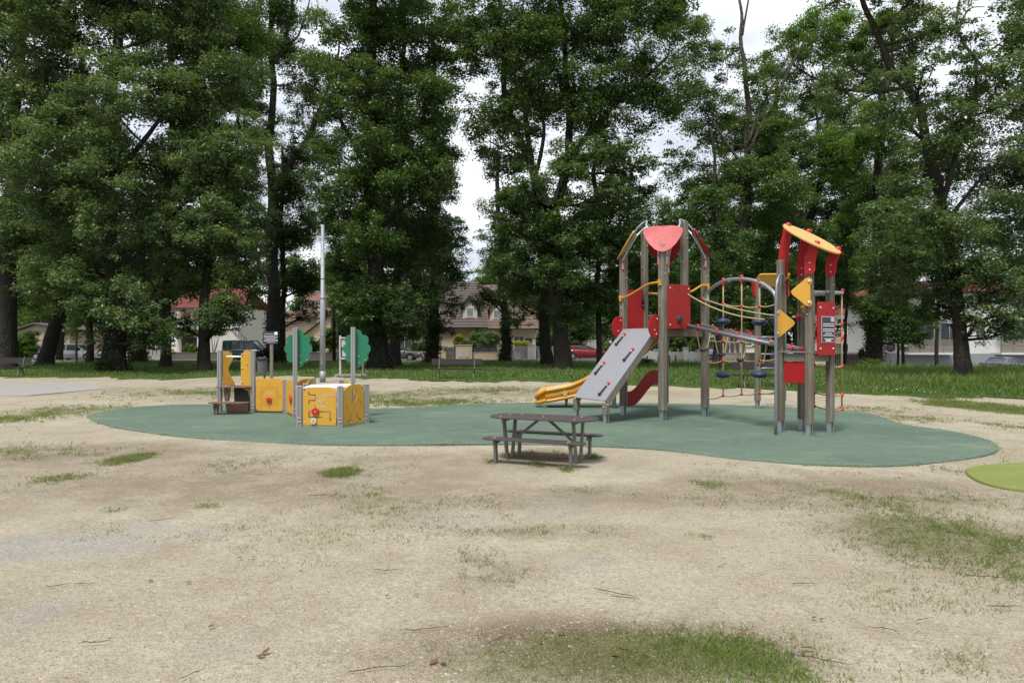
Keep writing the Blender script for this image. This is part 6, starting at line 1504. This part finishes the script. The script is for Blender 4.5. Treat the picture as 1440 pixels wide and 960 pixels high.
tree('oak_tree', 'dark trunk with branches hanging before the brown tiled roof', 55, [(606, 507, 22), (609, 470, 18), (612, 400, 15), (612, 300, 12), (610, 150, 8), (608, 40, 5)], [(620, 240, 34, 50, .8), (630, 390, 32, 32, .8), (600, 330, 40, 50), (640, 330, 24, 36, .7), (600, 440, 38, 24, .9), (640, 425, 12, 22, .6), (622, 150, 28, 40, .6), (590, 470, 30, 20, .8), (618, 462, 22, 16, .7)], mat='leaf_b', seed=14, ivy=(0, 4), flare=1.5)
tree('ivy_tree', 'short ivy clad trunk left of the yellow bush', 58, [(711, 509, 19), (711, 470, 15), (708, 420, 12), (703, 340, 9), (700, 240, 6)], [(700, 345, 32, 42, .9), (690, 418, 24, 24, .9), (735, 405, 34, 34), (725, 450, 20, 14, .7), (715, 300, 34, 40)], mat='leaf_a', seed=15, ivy=(0, 6), flare=1.3)
tree('oak_tree', 'large centre tree with thick bare trunk forking high above the lawn', 41.5, [(792, 521, 31), (790, 480, 26), (784, 420, 25), (778, 340, 25), (776, 280, 26)],
     [(720, 55, 65, 50), (800, 20, 75, 55), (890, 55, 75, 55), (700, 155, 50, 50), (765, 130, 55, 48), (870, 150, 65, 50), (935, 125, 45, 45), (722, 235, 38, 40, .8), (825, 215, 45, 30, .7), (710, 310, 32, 45, .9), (890, 235, 38, 34, .7), (780, 335, 55, 36), (720, 385, 42, 40), (850, 335, 50, 44), (825, 415, 42, 32), (770, 405, 34, 26), (800, -60, 130, 55), (955, 40, 36, 40, .8), (750, 300, 40, 40), (690, 60, 40, 45, .8), (860, 270, 30, 30, .7), (800, 440, 40, 20, .7), (655, 70, 42, 42, .8), (672, 15, 40, 40, .8), (745, 60, 50, 50), (840, 100, 55, 45), (910, 10, 55, 40), (830, 300, 40, 30, .8), (785, 300, 36, 26, .8, -2.5), (735, 330, 36, 40, .8, -2), (790, 380, 34, 30, .7, -2.5), (830, 160, 40, 36), (748, 262, 30, 28, .7, -3), (806, 235, 30, 28, .7, -3)],
     [[(772, 290, 17), (752, 250, 14), (735, 205, 12), (715, 150, 10), (705, 60, 8), (704, -40, 5)], [(782, 290, 18), (795, 240, 15), (800, 170, 12), (795, 80, 9), (780, -40, 6)], [(795, 245, 12), (818, 200, 10), (860, 150, 8), (905, 115, 6), (940, 80, 4)], [(752, 250, 8), (765, 190, 6), (760, 120, 4)]], mat='leaf_b', seed=16, base=.52, flare=1.35)
tree('oak_tree', 'second trunk close behind the thick centre trunk, on its left', 49, [(770, 511, 22), (767, 470, 18), (765, 420, 16), (760, 330, 13), (745, 220, 10), (738, 100, 7)], [(740, 180, 45, 50, .9), (760, 330, 45, 45), (735, 430, 30, 24, .9), (755, 90, 50, 50), (770, 440, 26, 16, .7), (690, 200, 30, 40, .7)], mat='leaf_a', seed=17, flare=1.3)
tree('slim_tree', 'straight slim trunk right of the red car', 43, [(843, 521, 9.5), (842, 470, 9), (841, 400, 8.5), (842, 300, 8), (837, 230, 6.5), (840, 170, 3)], [(862, 300, 42, 44, .9), (880, 388, 42, 40), (850, 430, 36, 26), (878, 340, 36, 36, .9), (860, 210, 34, 34, .7), (900, 280, 24, 28, .6), (915, 410, 40, 40), (890, 440, 36, 22), (930, 360, 30, 36)], mat='leaf_b', seed=18, base=.5, flare=1.2)
tree('slim_tree', 'thin dark trunk standing in the grass behind the blue seat discs', 39, [(1015, 522, 8), (1014.5, 470, 7.5), (1012, 400, 7), (1006, 300, 6), (1000, 180, 4)], [(995, 300, 40, 40), (1010, 360, 45, 40), (985, 370, 35, 40), (1030, 420, 30, 24, .9)], mat='leaf_b', seed=19, flare=1.1)
tree('tall_tree', 'tall tree with grey upper stem and forked bare tip above the rope net', 47, [(1007, 512, 14), (1012, 460, 13), (1030, 380, 13), (1048, 300, 12.5), (1053, 240, 12), (1050, 150, 9), (1046, 80, 7), (1042, 20, 5), (1036, -15, 3)],
     [(985, 150, 40, 50, .8), (1065, 115, 34, 40, .6), (975, 60, 40, 50, .7), (1005, 255, 55, 45), (1085, 255, 50, 45), (1042, 325, 65, 45), (985, 375, 48, 44), (1070, 395, 55, 44), (1122, 325, 50, 44), (1105, 425, 36, 30), (955, 225, 28, 34, .6), (1025, 200, 40, 40, .7), (955, 310, 34, 34, .8), (940, 410, 30, 30, .9), (1020, 90, 24, 40, .5), (1085, 180, 40, 40, .7), (965, 440, 34, 24, .9), (1040, 442, 48, 24, 1.1), (1000, 440, 34, 24), (1075, 445, 30, 24)],
     [[(1044, 50, 4), (1050, 10, 3), (1056, -20, 2)], [(1052, 240, 6), (1020, 200, 4), (990, 150, 2.5)], [(1052, 200, 5), (1080, 130, 4), (1110, 90, 2.5)], [(1052, 215, 6), (1085, 150, 5), (1108, 100, 4), (1130, 60, 3)]], mat='leaf_a', bark='bark_grey', seed=20, flare=1.2)
tree('oak_tree', 'dense dark tree behind the small roofed tower', 60, [(1122, 507, 16), (1122, 440, 14), (1135, 340, 12), (1158, 230, 10), (1170, 120, 7)], [(1130, 210, 60, 50, .8), (1080, 290, 45, 45), (1185, 310, 50, 50), (1130, 380, 55, 45), (1180, 400, 40, 36), (1090, 430, 45, 34), (1160, 150, 55, 45, .8), (1115, 90, 45, 45, .6), (1150, 460, 40, 20, .9), (1075, 200, 35, 40, .8), (1180, 230, 40, 40)], [[(1158, 230, 6), (1150, 190, 5), (1148, 150, 3)], [(1158, 230, 6), (1190, 185, 4), (1215, 160, 3)]], mat='leaf_b', seed=21)
tree('oak_tree', 'stout ivy clad trunk in the long grass right of the play tower', 49, [(1229, 514, 27), (1230, 470, 24), (1232, 410, 21), (1234, 340, 18), (1236, 240, 14), (1240, 120, 10)],
     [(1200, 60, 55, 55, .8), (1240, 180, 55, 45), (1180, 225, 40, 45, .8), (1235, 285, 45, 42), (1262, 365, 45, 44), (1218, 375, 24, 30, .7), (1280, 435, 38, 32, .9), (1250, 455, 40, 30, 1.2), (1285, 470, 24, 18), (1225, 440, 24, 30), (1190, 320, 24, 40, .6), (1155, 50, 45, 45, .6), (1255, 50, 50, 50, .7), (1270, 240, 40, 50), (1290, 310, 40, 50)], mat='leaf_d', bark='bark', seed=22, base=.3, ivy=(-.5, 3.4), flare=1.3)
tree('oak_tree', 'leaning tree on the right lawn whose dark stem rises to the upper left', 29, [(1355, 538, 27), (1352, 490, 22), (1346, 430, 19), (1341, 390, 18), (1325, 285, 17), (1303, 200, 15), (1283, 140, 13.5), (1253, 97, 12), (1233, 43, 10), (1217, 0, 8), (1200, -50, 5)],
     [(1265, 20, 50, 32, .6), (1330, 30, 36, 34, .5), (1300, 95, 40, 28, .5), (1215, 105, 42, 34, .6), (1345, 165, 34, 34, .7), (1200, -40, 80, 50, .7), (1320, -60, 70, 50, .7), (1175, 125, 36, 34, .5), (1370, 100, 36, 40, .7), (1285, 60, 36, 30, .6), (1365, 60, 30, 26, .6), (1320, 140, 40, 30, .6), (1240, 150, 34, 30, .6), (1300, 240, 65, 42), (1375, 225, 65, 45), (1255, 315, 42, 38), (1340, 320, 72, 45), (1420, 320, 52, 52), (1300, 395, 48, 34, .8), (1398, 410, 46, 34, .9), (1428, 462, 36, 24, .7), (1392, 140, 55, 45, .9), (1440, 140, 50, 60), (1243, 412, 24, 22, .7), (1445, 240, 36, 50), (1372, 455, 24, 18, .6), (1320, 190, 45, 34, .8), (1270, 270, 40, 34, .8), (1270, 360, 34, 30, .9), (1375, 380, 40, 30, .9), (1310, 425, 40, 24, .8), (1340, 440, 26, 22, .6), (1410, 440, 44, 30, .8), (1230, 380, 24, 24, .8)],
     [[(1325, 285, 10), (1345, 220, 8), (1365, 150, 6), (1372, 80, 4)], [(1340, 400, 8), (1310, 400, 5), (1275, 415, 2.5)], [(1340, 330, 8), (1290, 300, 5), (1250, 290, 3)], [(1342, 400, 8), (1380, 370, 5), (1420, 350, 3)], [(1340, 300, 7), (1380, 250, 5), (1410, 220, 3)]], mat='leaf_c', seed=24, leaf=.13, base=.42, flare=1.45)
tree('oak_tree', 'tree at the right edge with a dead bare branch above its crown', 34, [(1500, 530, 24), (1495, 420, 21), (1480, 280, 18), (1470, 150, 13), (1465, 40, 9)], [(1450, 60, 45, 55, .9), (1480, 200, 60, 70), (1490, 330, 60, 60), (1440, 380, 40, 36, .8), (1530, 100, 70, 80), (1470, -30, 60, 50), (1440, 30, 30, 34, .7), (1425, 270, 34, 40, .8)], [[(1470, 150, 9), (1420, 120, 7), (1372, 85, 5), (1350, 40, 4), (1352, -10, 3)], [(1352, 30, 3), (1365, 12, 2), (1385, 10, 1)]], mat='leaf_c', bark='bark_grey', seed=25, base=.36)
tree('oak_tree', 'wide tree behind the rope net whose crown fills the gap between the two towers', 64, [(1078, 505, 12), (1078, 420, 11), (1082, 300, 9), (1090, 180, 7), (1095, 100, 4)], [(1060, 230, 55, 50), (1110, 160, 50, 45, .7), (1010, 300, 50, 50), (1090, 320, 60, 50), (1160, 250, 55, 50), (1200, 180, 45, 45, .8), (1030, 170, 40, 45, .6), (1150, 400, 60, 40), (1220, 260, 40, 45), (1060, 400, 60, 40), (1110, 80, 40, 40, .5), (1250, 120, 40, 40, .6)], mat='leaf_a', seed=81, leaf=.2)
tree('oak_tree', 'tree behind the white house whose crown fills the gap left of the pole', 90, [(330, 500, 9), (331, 400, 8), (334, 250, 6), (334, 150, 4)], [(330, 290, 50, 45), (300, 200, 50, 45), (350, 380, 40, 34), (280, 330, 45, 45), (240, 250, 50, 50), (345, 130, 30, 34, .6), (190, 320, 50, 50), (250, 400, 50, 30), (390, 350, 30, 34, .8), (150, 250, 50, 50)], mat='leaf_d', seed=82, leaf=.24, base=.4)
tree('oak_tree', 'tree behind the cream house seen between the thick trunk and the red play tower', 84, [(880, 500, 9), (880, 400, 8), (884, 300, 6), (886, 220, 4)], [(880, 330, 50, 45), (850, 250, 40, 45, .7), (930, 390, 45, 40), (820, 350, 50, 45), (890, 430, 60, 40), (780, 420, 50, 40), (940, 300, 34, 34, .7), (800, 240, 40, 45, .8), (970, 440, 34, 34), (840, 470, 40, 24)], mat='leaf_a', seed=83, leaf=.24)
tree('oak_tree', 'tree behind the dormer house filling the crown gap above its chimney', 86, [(570, 500, 9), (570, 400, 8), (566, 300, 6), (560, 200, 4)], [(560, 330, 50, 45), (520, 260, 50, 45), (600, 260, 40, 40, .8), (500, 350, 45, 45), (460, 300, 34, 40, .7), (610, 360, 34, 40), (540, 190, 50, 45), (470, 390, 30, 26, .8)], mat='leaf_b', seed=84, leaf=.24)
for px, w, Yt, lab in ((1270, 5, 58, 'thin dark stem right of the round road sign, the left of two'), (1262, 4, 56, 'very thin stem just right of the round road sign'), (1317, 6, 60, 'thin reddish stem before the slatted balcony'), (1189, 5, 60, 'thin bare stem in front of the low white house')):
    tree('slim_tree', lab, Yt, [(px, 509, w), (px + 1, 450, w * .9), (px + 2, 380, w * .8), (px + 2, 300, w * .6)], [(px, 400, 26, 26, .6), (px + 8, 350, 30, 34, .7), (px - 6, 310, 28, 34, .7)], mat='leaf_a', seed=int(px), flare=1.1)
tree('slim_tree', 'thin trunk at the far side of the leaning tree', 60, [(83, 500, 9), (92, 430, 9), (104, 340, 8), (106, 230, 6)], [(80, 330, 45, 50), (50, 380, 40, 40), (120, 340, 40, 40), (70, 430, 40, 24, .8)], mat='leaf_d', seed=33, base=.4)
tree('palm_like_tree', 'spiky pale green crown beside the large dark tree, above the conifer', 64, [(478, 504, 5), (478, 440, 5)], [(478, 425, 18, 22, .9), (484, 450, 14, 18, .9), (472, 400, 16, 16, .7)], mat='leaf_d', seed=34, leaf=.3, base=.3, flare=1.)
tree('columnar_conifer', 'narrow dark green conifer left of the large dark tree', 62, [(489, 506, 5), (489, 460, 4)], [(489, 485, 9, 22, 1.4), (489, 455, 9, 25, 1.4), (489, 425, 6, 20, 1.3)], mat='ivy', seed=35, leaf=.13, base=.5, flare=1.)

# far trees beyond the houses: three kinds copied
far = []
def far_tree(name, label, loc, h, mat, seed):
    t = thing(name, label, 'tree', loc, 0, 'far trees beyond the houses'); r = random.Random(seed); b = MB(); b.tube([V(*loc), V(*loc) + Z * h * .5], [.35, .2], 8); b.build('trunk', 'bark', t)
    bl = []
    for k in range(19):
        a = r.uniform(0, 6.28); zz = r.uniform(.10, .95); rr = h * .26 * math.sin(min(1, zz * .95) * PI) ** .6 * r.uniform(.3, 1); s = h * r.uniform(.11, .17); bl.append((math.cos(a) * rr, math.sin(a) * rr, zz * h, s, s, s * .85, .8))
    me, _ = crown_mesh('crown', bl, .34, mat, seed, .8, .45); o = bpy.data.objects.new('crown', me); COL.objects.link(o); o.parent = t; return t
fl = ['fresh green tree far beyond the houses', 'mid green tree far beyond the houses', 'darker green tree far beyond the houses']
far = [far_tree('far_tree', fl[k], (PX(px, 118), 118, -.5), 15, mt, 70 + k) for k, (px, mt) in enumerate(((62, 'leaf_d'), (450, 'leaf_d'), (925, 'leaf_a')))]
FT = [(668, 112, .95, 0), (20, 106, 1.5, 2), (110, 112, 1.6, 1), (190, 108, 1.6, 2), (255, 116, 1.6, 1), (310, 112, 1.35, 2), (420, 118, 1.12, 0), (480, 124, 1.3, 1), (540, 108, 1.6, 2), (605, 112, 1.35, 1), (740, 108, 1.35, 1), (800, 112, 1.5, 2), (865, 108, 1.35, 1), (905, 124, 1.1, 0), (960, 104, 1.25, 2), (1015, 108, 1.45, 1), (1075, 104, 1.5, 2), (1135, 108, 1.55, 1), (1195, 110, 1.5, 2), (1255, 104, 1.3, 1), (1320, 106, 1.3, 0), (-60, 110, 1.6, 1), (-150, 112, 1.6, 2), (1390, 110, 1.4, 1), (1470, 106, 1.4, 2), (1560, 104, 1.4, 1), (60, 92, 1.05, 0), (1660, 104, 1.4, 2), (-240, 108, 1.5, 1)]
for i, (px, Y, s, k) in enumerate(FT):
    c = copy_tree(far[k]); c.location = (PX(px, Y), Y, -.5); c.rotation_euler.z = i * 1.3; c.scale = (s * 1.1, s * 1.1, s)

# shrubs and hedges
def bush(name, label, px, py, rx, ry, Y, mat='leaf_a', leaf=.13, seed=1, n=6, dens=1.3, base=.5, cat='shrub', group=None):
    x = PX(px, Y); zc = PZ(py, Y); a = rx * Y / FPX; c = ry * Y / FPX; gz_ = float(ground_z(x, Y)); t = thing(name, label, cat, (x, Y, gz_), 0, group); r = random.Random(seed)
    bl = [(x, Y, zc, a * .75, a * .7, c * .8, 1.)]
    for k in range(n):
        an = 2 * PI * k / n; bl.append((x + a * .55 * math.cos(an) * r.uniform(.7, 1.1), Y + a * .3 * math.sin(an), zc + c * r.uniform(-.5, .45), a * .45, a * .45, c * .5, 1.))
    me, _ = crown_mesh('foliage', bl, leaf, mat, seed, dens, base); o = bpy.data.objects.new('foliage', me); COL.objects.link(o); o.parent = t; o.location = (-x, -Y, -gz_)
    b = MB()
    for k in range(5): b.tube([V(x, Y, gz_ - .05), V(x + r.uniform(-.5, .5) * a, Y + r.uniform(-.3, .3) * a, zc + c * .3)], [.04, .015], 5)
    b.build('stem', 'bark', t); return t
bush('hedge', 'bright clipped hedge beside the left bench', 32, 484, 24, 22, 60, 'leaf_d', .11, 41, 8, 1.5, .55, 'hedge')
bush('shrub', 'round clipped green shrub left above the meter block', 659, 484, 16, 10, 69, 'leaf_a', .12, 42)
bush('shrub', 'loose grey-green shrub above the dark blue screen', 688, 480, 22, 16, 70, 'leaf_c', .15, 43)
bush('shrub', 'light green shrub behind the clipped round one', 672, 475, 16, 10, 70.5, 'leaf_d', .14, 44, base=.3)
bush('shrub', 'small reddish-yellow shrub at the left of the shrub row', 645, 478, 9, 11, 70, 'leaf_y', .14, 45, base=.1)
bush('shrub', 'bright yellow bush behind the grey board fence', 735, 486, 17, 9, 68.5, 'leaf_y', .13, 46, base=.5)
bush('shrub', 'bright green shrubs above the grey wall right of the pole', 463, 478, 18, 22, 69, 'leaf_d', .2, 47, base=.5)
bush('shrub', 'mid green shrub behind the left green tree board', 435, 484, 20, 15, 69, 'leaf_a', .17, 48)
bush('shrub', 'leafy pergola vine below the white balcony', 262, 468, 30, 8, 73, 'leaf_d', .2, 49, base=.25)
bush('shrub', 'dark shrub row under the white house stair', 300, 466, 20, 8, 73, 'leaf_a', .2, 50)
bush('shrub', 'small light shrub in front of the dark garage door', 268, 492, 12, 10, 68, 'leaf_d', .16, 51, base=.3)
bush('shrub', 'dark garden shrub behind the grey car', 600, 487, 26, 14, 69, 'leaf_b', .15, 52)
bush('shrub', 'dark hedge behind the thick centre trunk', 815, 470, 22, 28, 70, 'leaf_b', .17, 53)
bush('hedge', 'long dark hedge beyond the grey board fences and the red car', 800, 482, 62, 20, 80, 'leaf_b', .2, 65, 12, 1.3, .45, 'hedge')
bush('hedge', 'dark hedge beyond the white gate panels on the left', 205, 480, 30, 22, 80, 'leaf_a', .2, 66, 8, 1.3, .45, 'hedge')
bush('shrub', 'pale flowering bush above the white gate wall', 951, 482, 18, 14, 60, 'leaf_c', .15, 54)
bush('shrub', 'green bush at the right above the gate pillar', 985, 482, 18, 16, 60, 'leaf_a', .15, 55)
bush('shrub', 'bush climbing behind the climbing board', 905, 480, 24, 18, 61, 'leaf_d', .16, 56, base=.3)
bush('shrub', 'grey-green hedge right of the slim trunk', 855, 492, 12, 12, 66, 'leaf_c', .14, 57)
bush('shrub', 'low bush under the end of the rope bridge', 1095, 478, 20, 22, 62, 'leaf_a', .17, 58)
bush('shrub', 'tall shrub seen through the ladder frame', 1075, 480, 16, 14, 66, 'leaf_d', .17, 59)
bush('shrub', 'dark clipped shrub at the end of the brown wooden fence', 1212, 497, 5, 9, 61, 'leaf_b', .12, 60)
bush('ivy_skirt', 'pale leafy shoots around the foot of the large left tree', 145, 512, 16, 14, 36.9, 'leaf_c', .12, 61, dens=.7)
bush('weed_clump', 'tall weeds around the stout ivy clad trunk', 1225, 512, 22, 8, 47, 'grass', .12, 62, dens=.8, cat='weeds')
bush('weed_clump', 'low weeds before the white gate wall', 905, 508, 20, 5, 51, 'leaf_a', .12, 63, dens=.7, cat='weeds')
bush('shrub', 'dark clump of ivy hanging below the ivy clad trunk by the litter bin', 378, 500, 18, 12, 52, 'ivy', .15, 64)
import sys; print('leaves', NLEAF[0], file=sys.stderr)
# ------------------------------------------------------------------ light, sky, camera
SUN_EL, SUN_AZ = math.radians(64), math.radians(205)     # azimuth clockwise from +Y: behind the camera, to the left
w = bpy.data.worlds.new('World'); SC.world = w; w.use_nodes = True; nt = w.node_tree; nt.nodes.clear()
sky = nt.nodes.new('ShaderNodeTexSky'); sky.sky_type = 'NISHITA'; sky.sun_disc = False; sky.sun_elevation = SUN_EL; sky.sun_rotation = SUN_AZ; sky.air_density = 1.; sky.dust_density = 2.
tc = nt.nodes.new('ShaderNodeTexCoord'); mp = nt.nodes.new('ShaderNodeMapping'); mp.inputs['Scale'].default_value = (1.2, 1.2, 2.6); nt.links.new(tc.outputs['Generated'], mp.inputs[0])
n1 = noise(nt, mp.outputs[0], 2.6, 7, .6); n2 = noise(nt, mp.outputs[0], 1.1, 3, .5)
cov = maprange(nt, n1, .36, .58, .5, 1.); cl_ = mixc(nt, maprange(nt, n2, .3, .7), (8.4, 9.1, 10.4), (12.6, 13.0, 13.6))
bg = nt.nodes.new('ShaderNodeBackground'); bg.inputs['Strength'].default_value = .064
nt.links.new(mixc(nt, cov, sky.outputs[0], cl_), bg.inputs[0]); ow = nt.nodes.new('ShaderNodeOutputWorld'); nt.links.new(bg.outputs[0], ow.inputs[0])
l = bpy.data.lights.new('sun', 'SUN'); l.energy = 2.7; l.angle = math.radians(14); l.color = (1, .96, .9)
lo = bpy.data.objects.new('sun', l); COL.objects.link(lo)
dirv = V(math.sin(SUN_AZ) * math.cos(SUN_EL), math.cos(SUN_AZ) * math.cos(SUN_EL), math.sin(SUN_EL)); lo.rotation_euler = (-dirv).to_track_quat('-Z', 'Y').to_euler(); lo.location = (0, 0, 40)
cam = bpy.data.cameras.new('camera'); cam.lens = 24; cam.sensor_width = 36; cam.clip_end = 1500; cam.clip_start = .05; cam.shift_y = 2 / 1440
co_ = bpy.data.objects.new('camera', cam); COL.objects.link(co_); co_.location = (0, 0, EYE); co_.rotation_euler = (PI / 2, 0, 0); SC.camera = co_
SC.view_settings.view_transform = 'Standard'; SC.view_settings.look = 'None'; SC.view_settings.exposure = .66; SC.view_settings.gamma = 1.; SC.view_settings.use_curve_mapping = False
SC.cycles.max_bounces = 6; SC.cycles.diffuse_bounces = 3; SC.cycles.transmission_bounces = 4; SC.cycles.transparent_max_bounces = 4
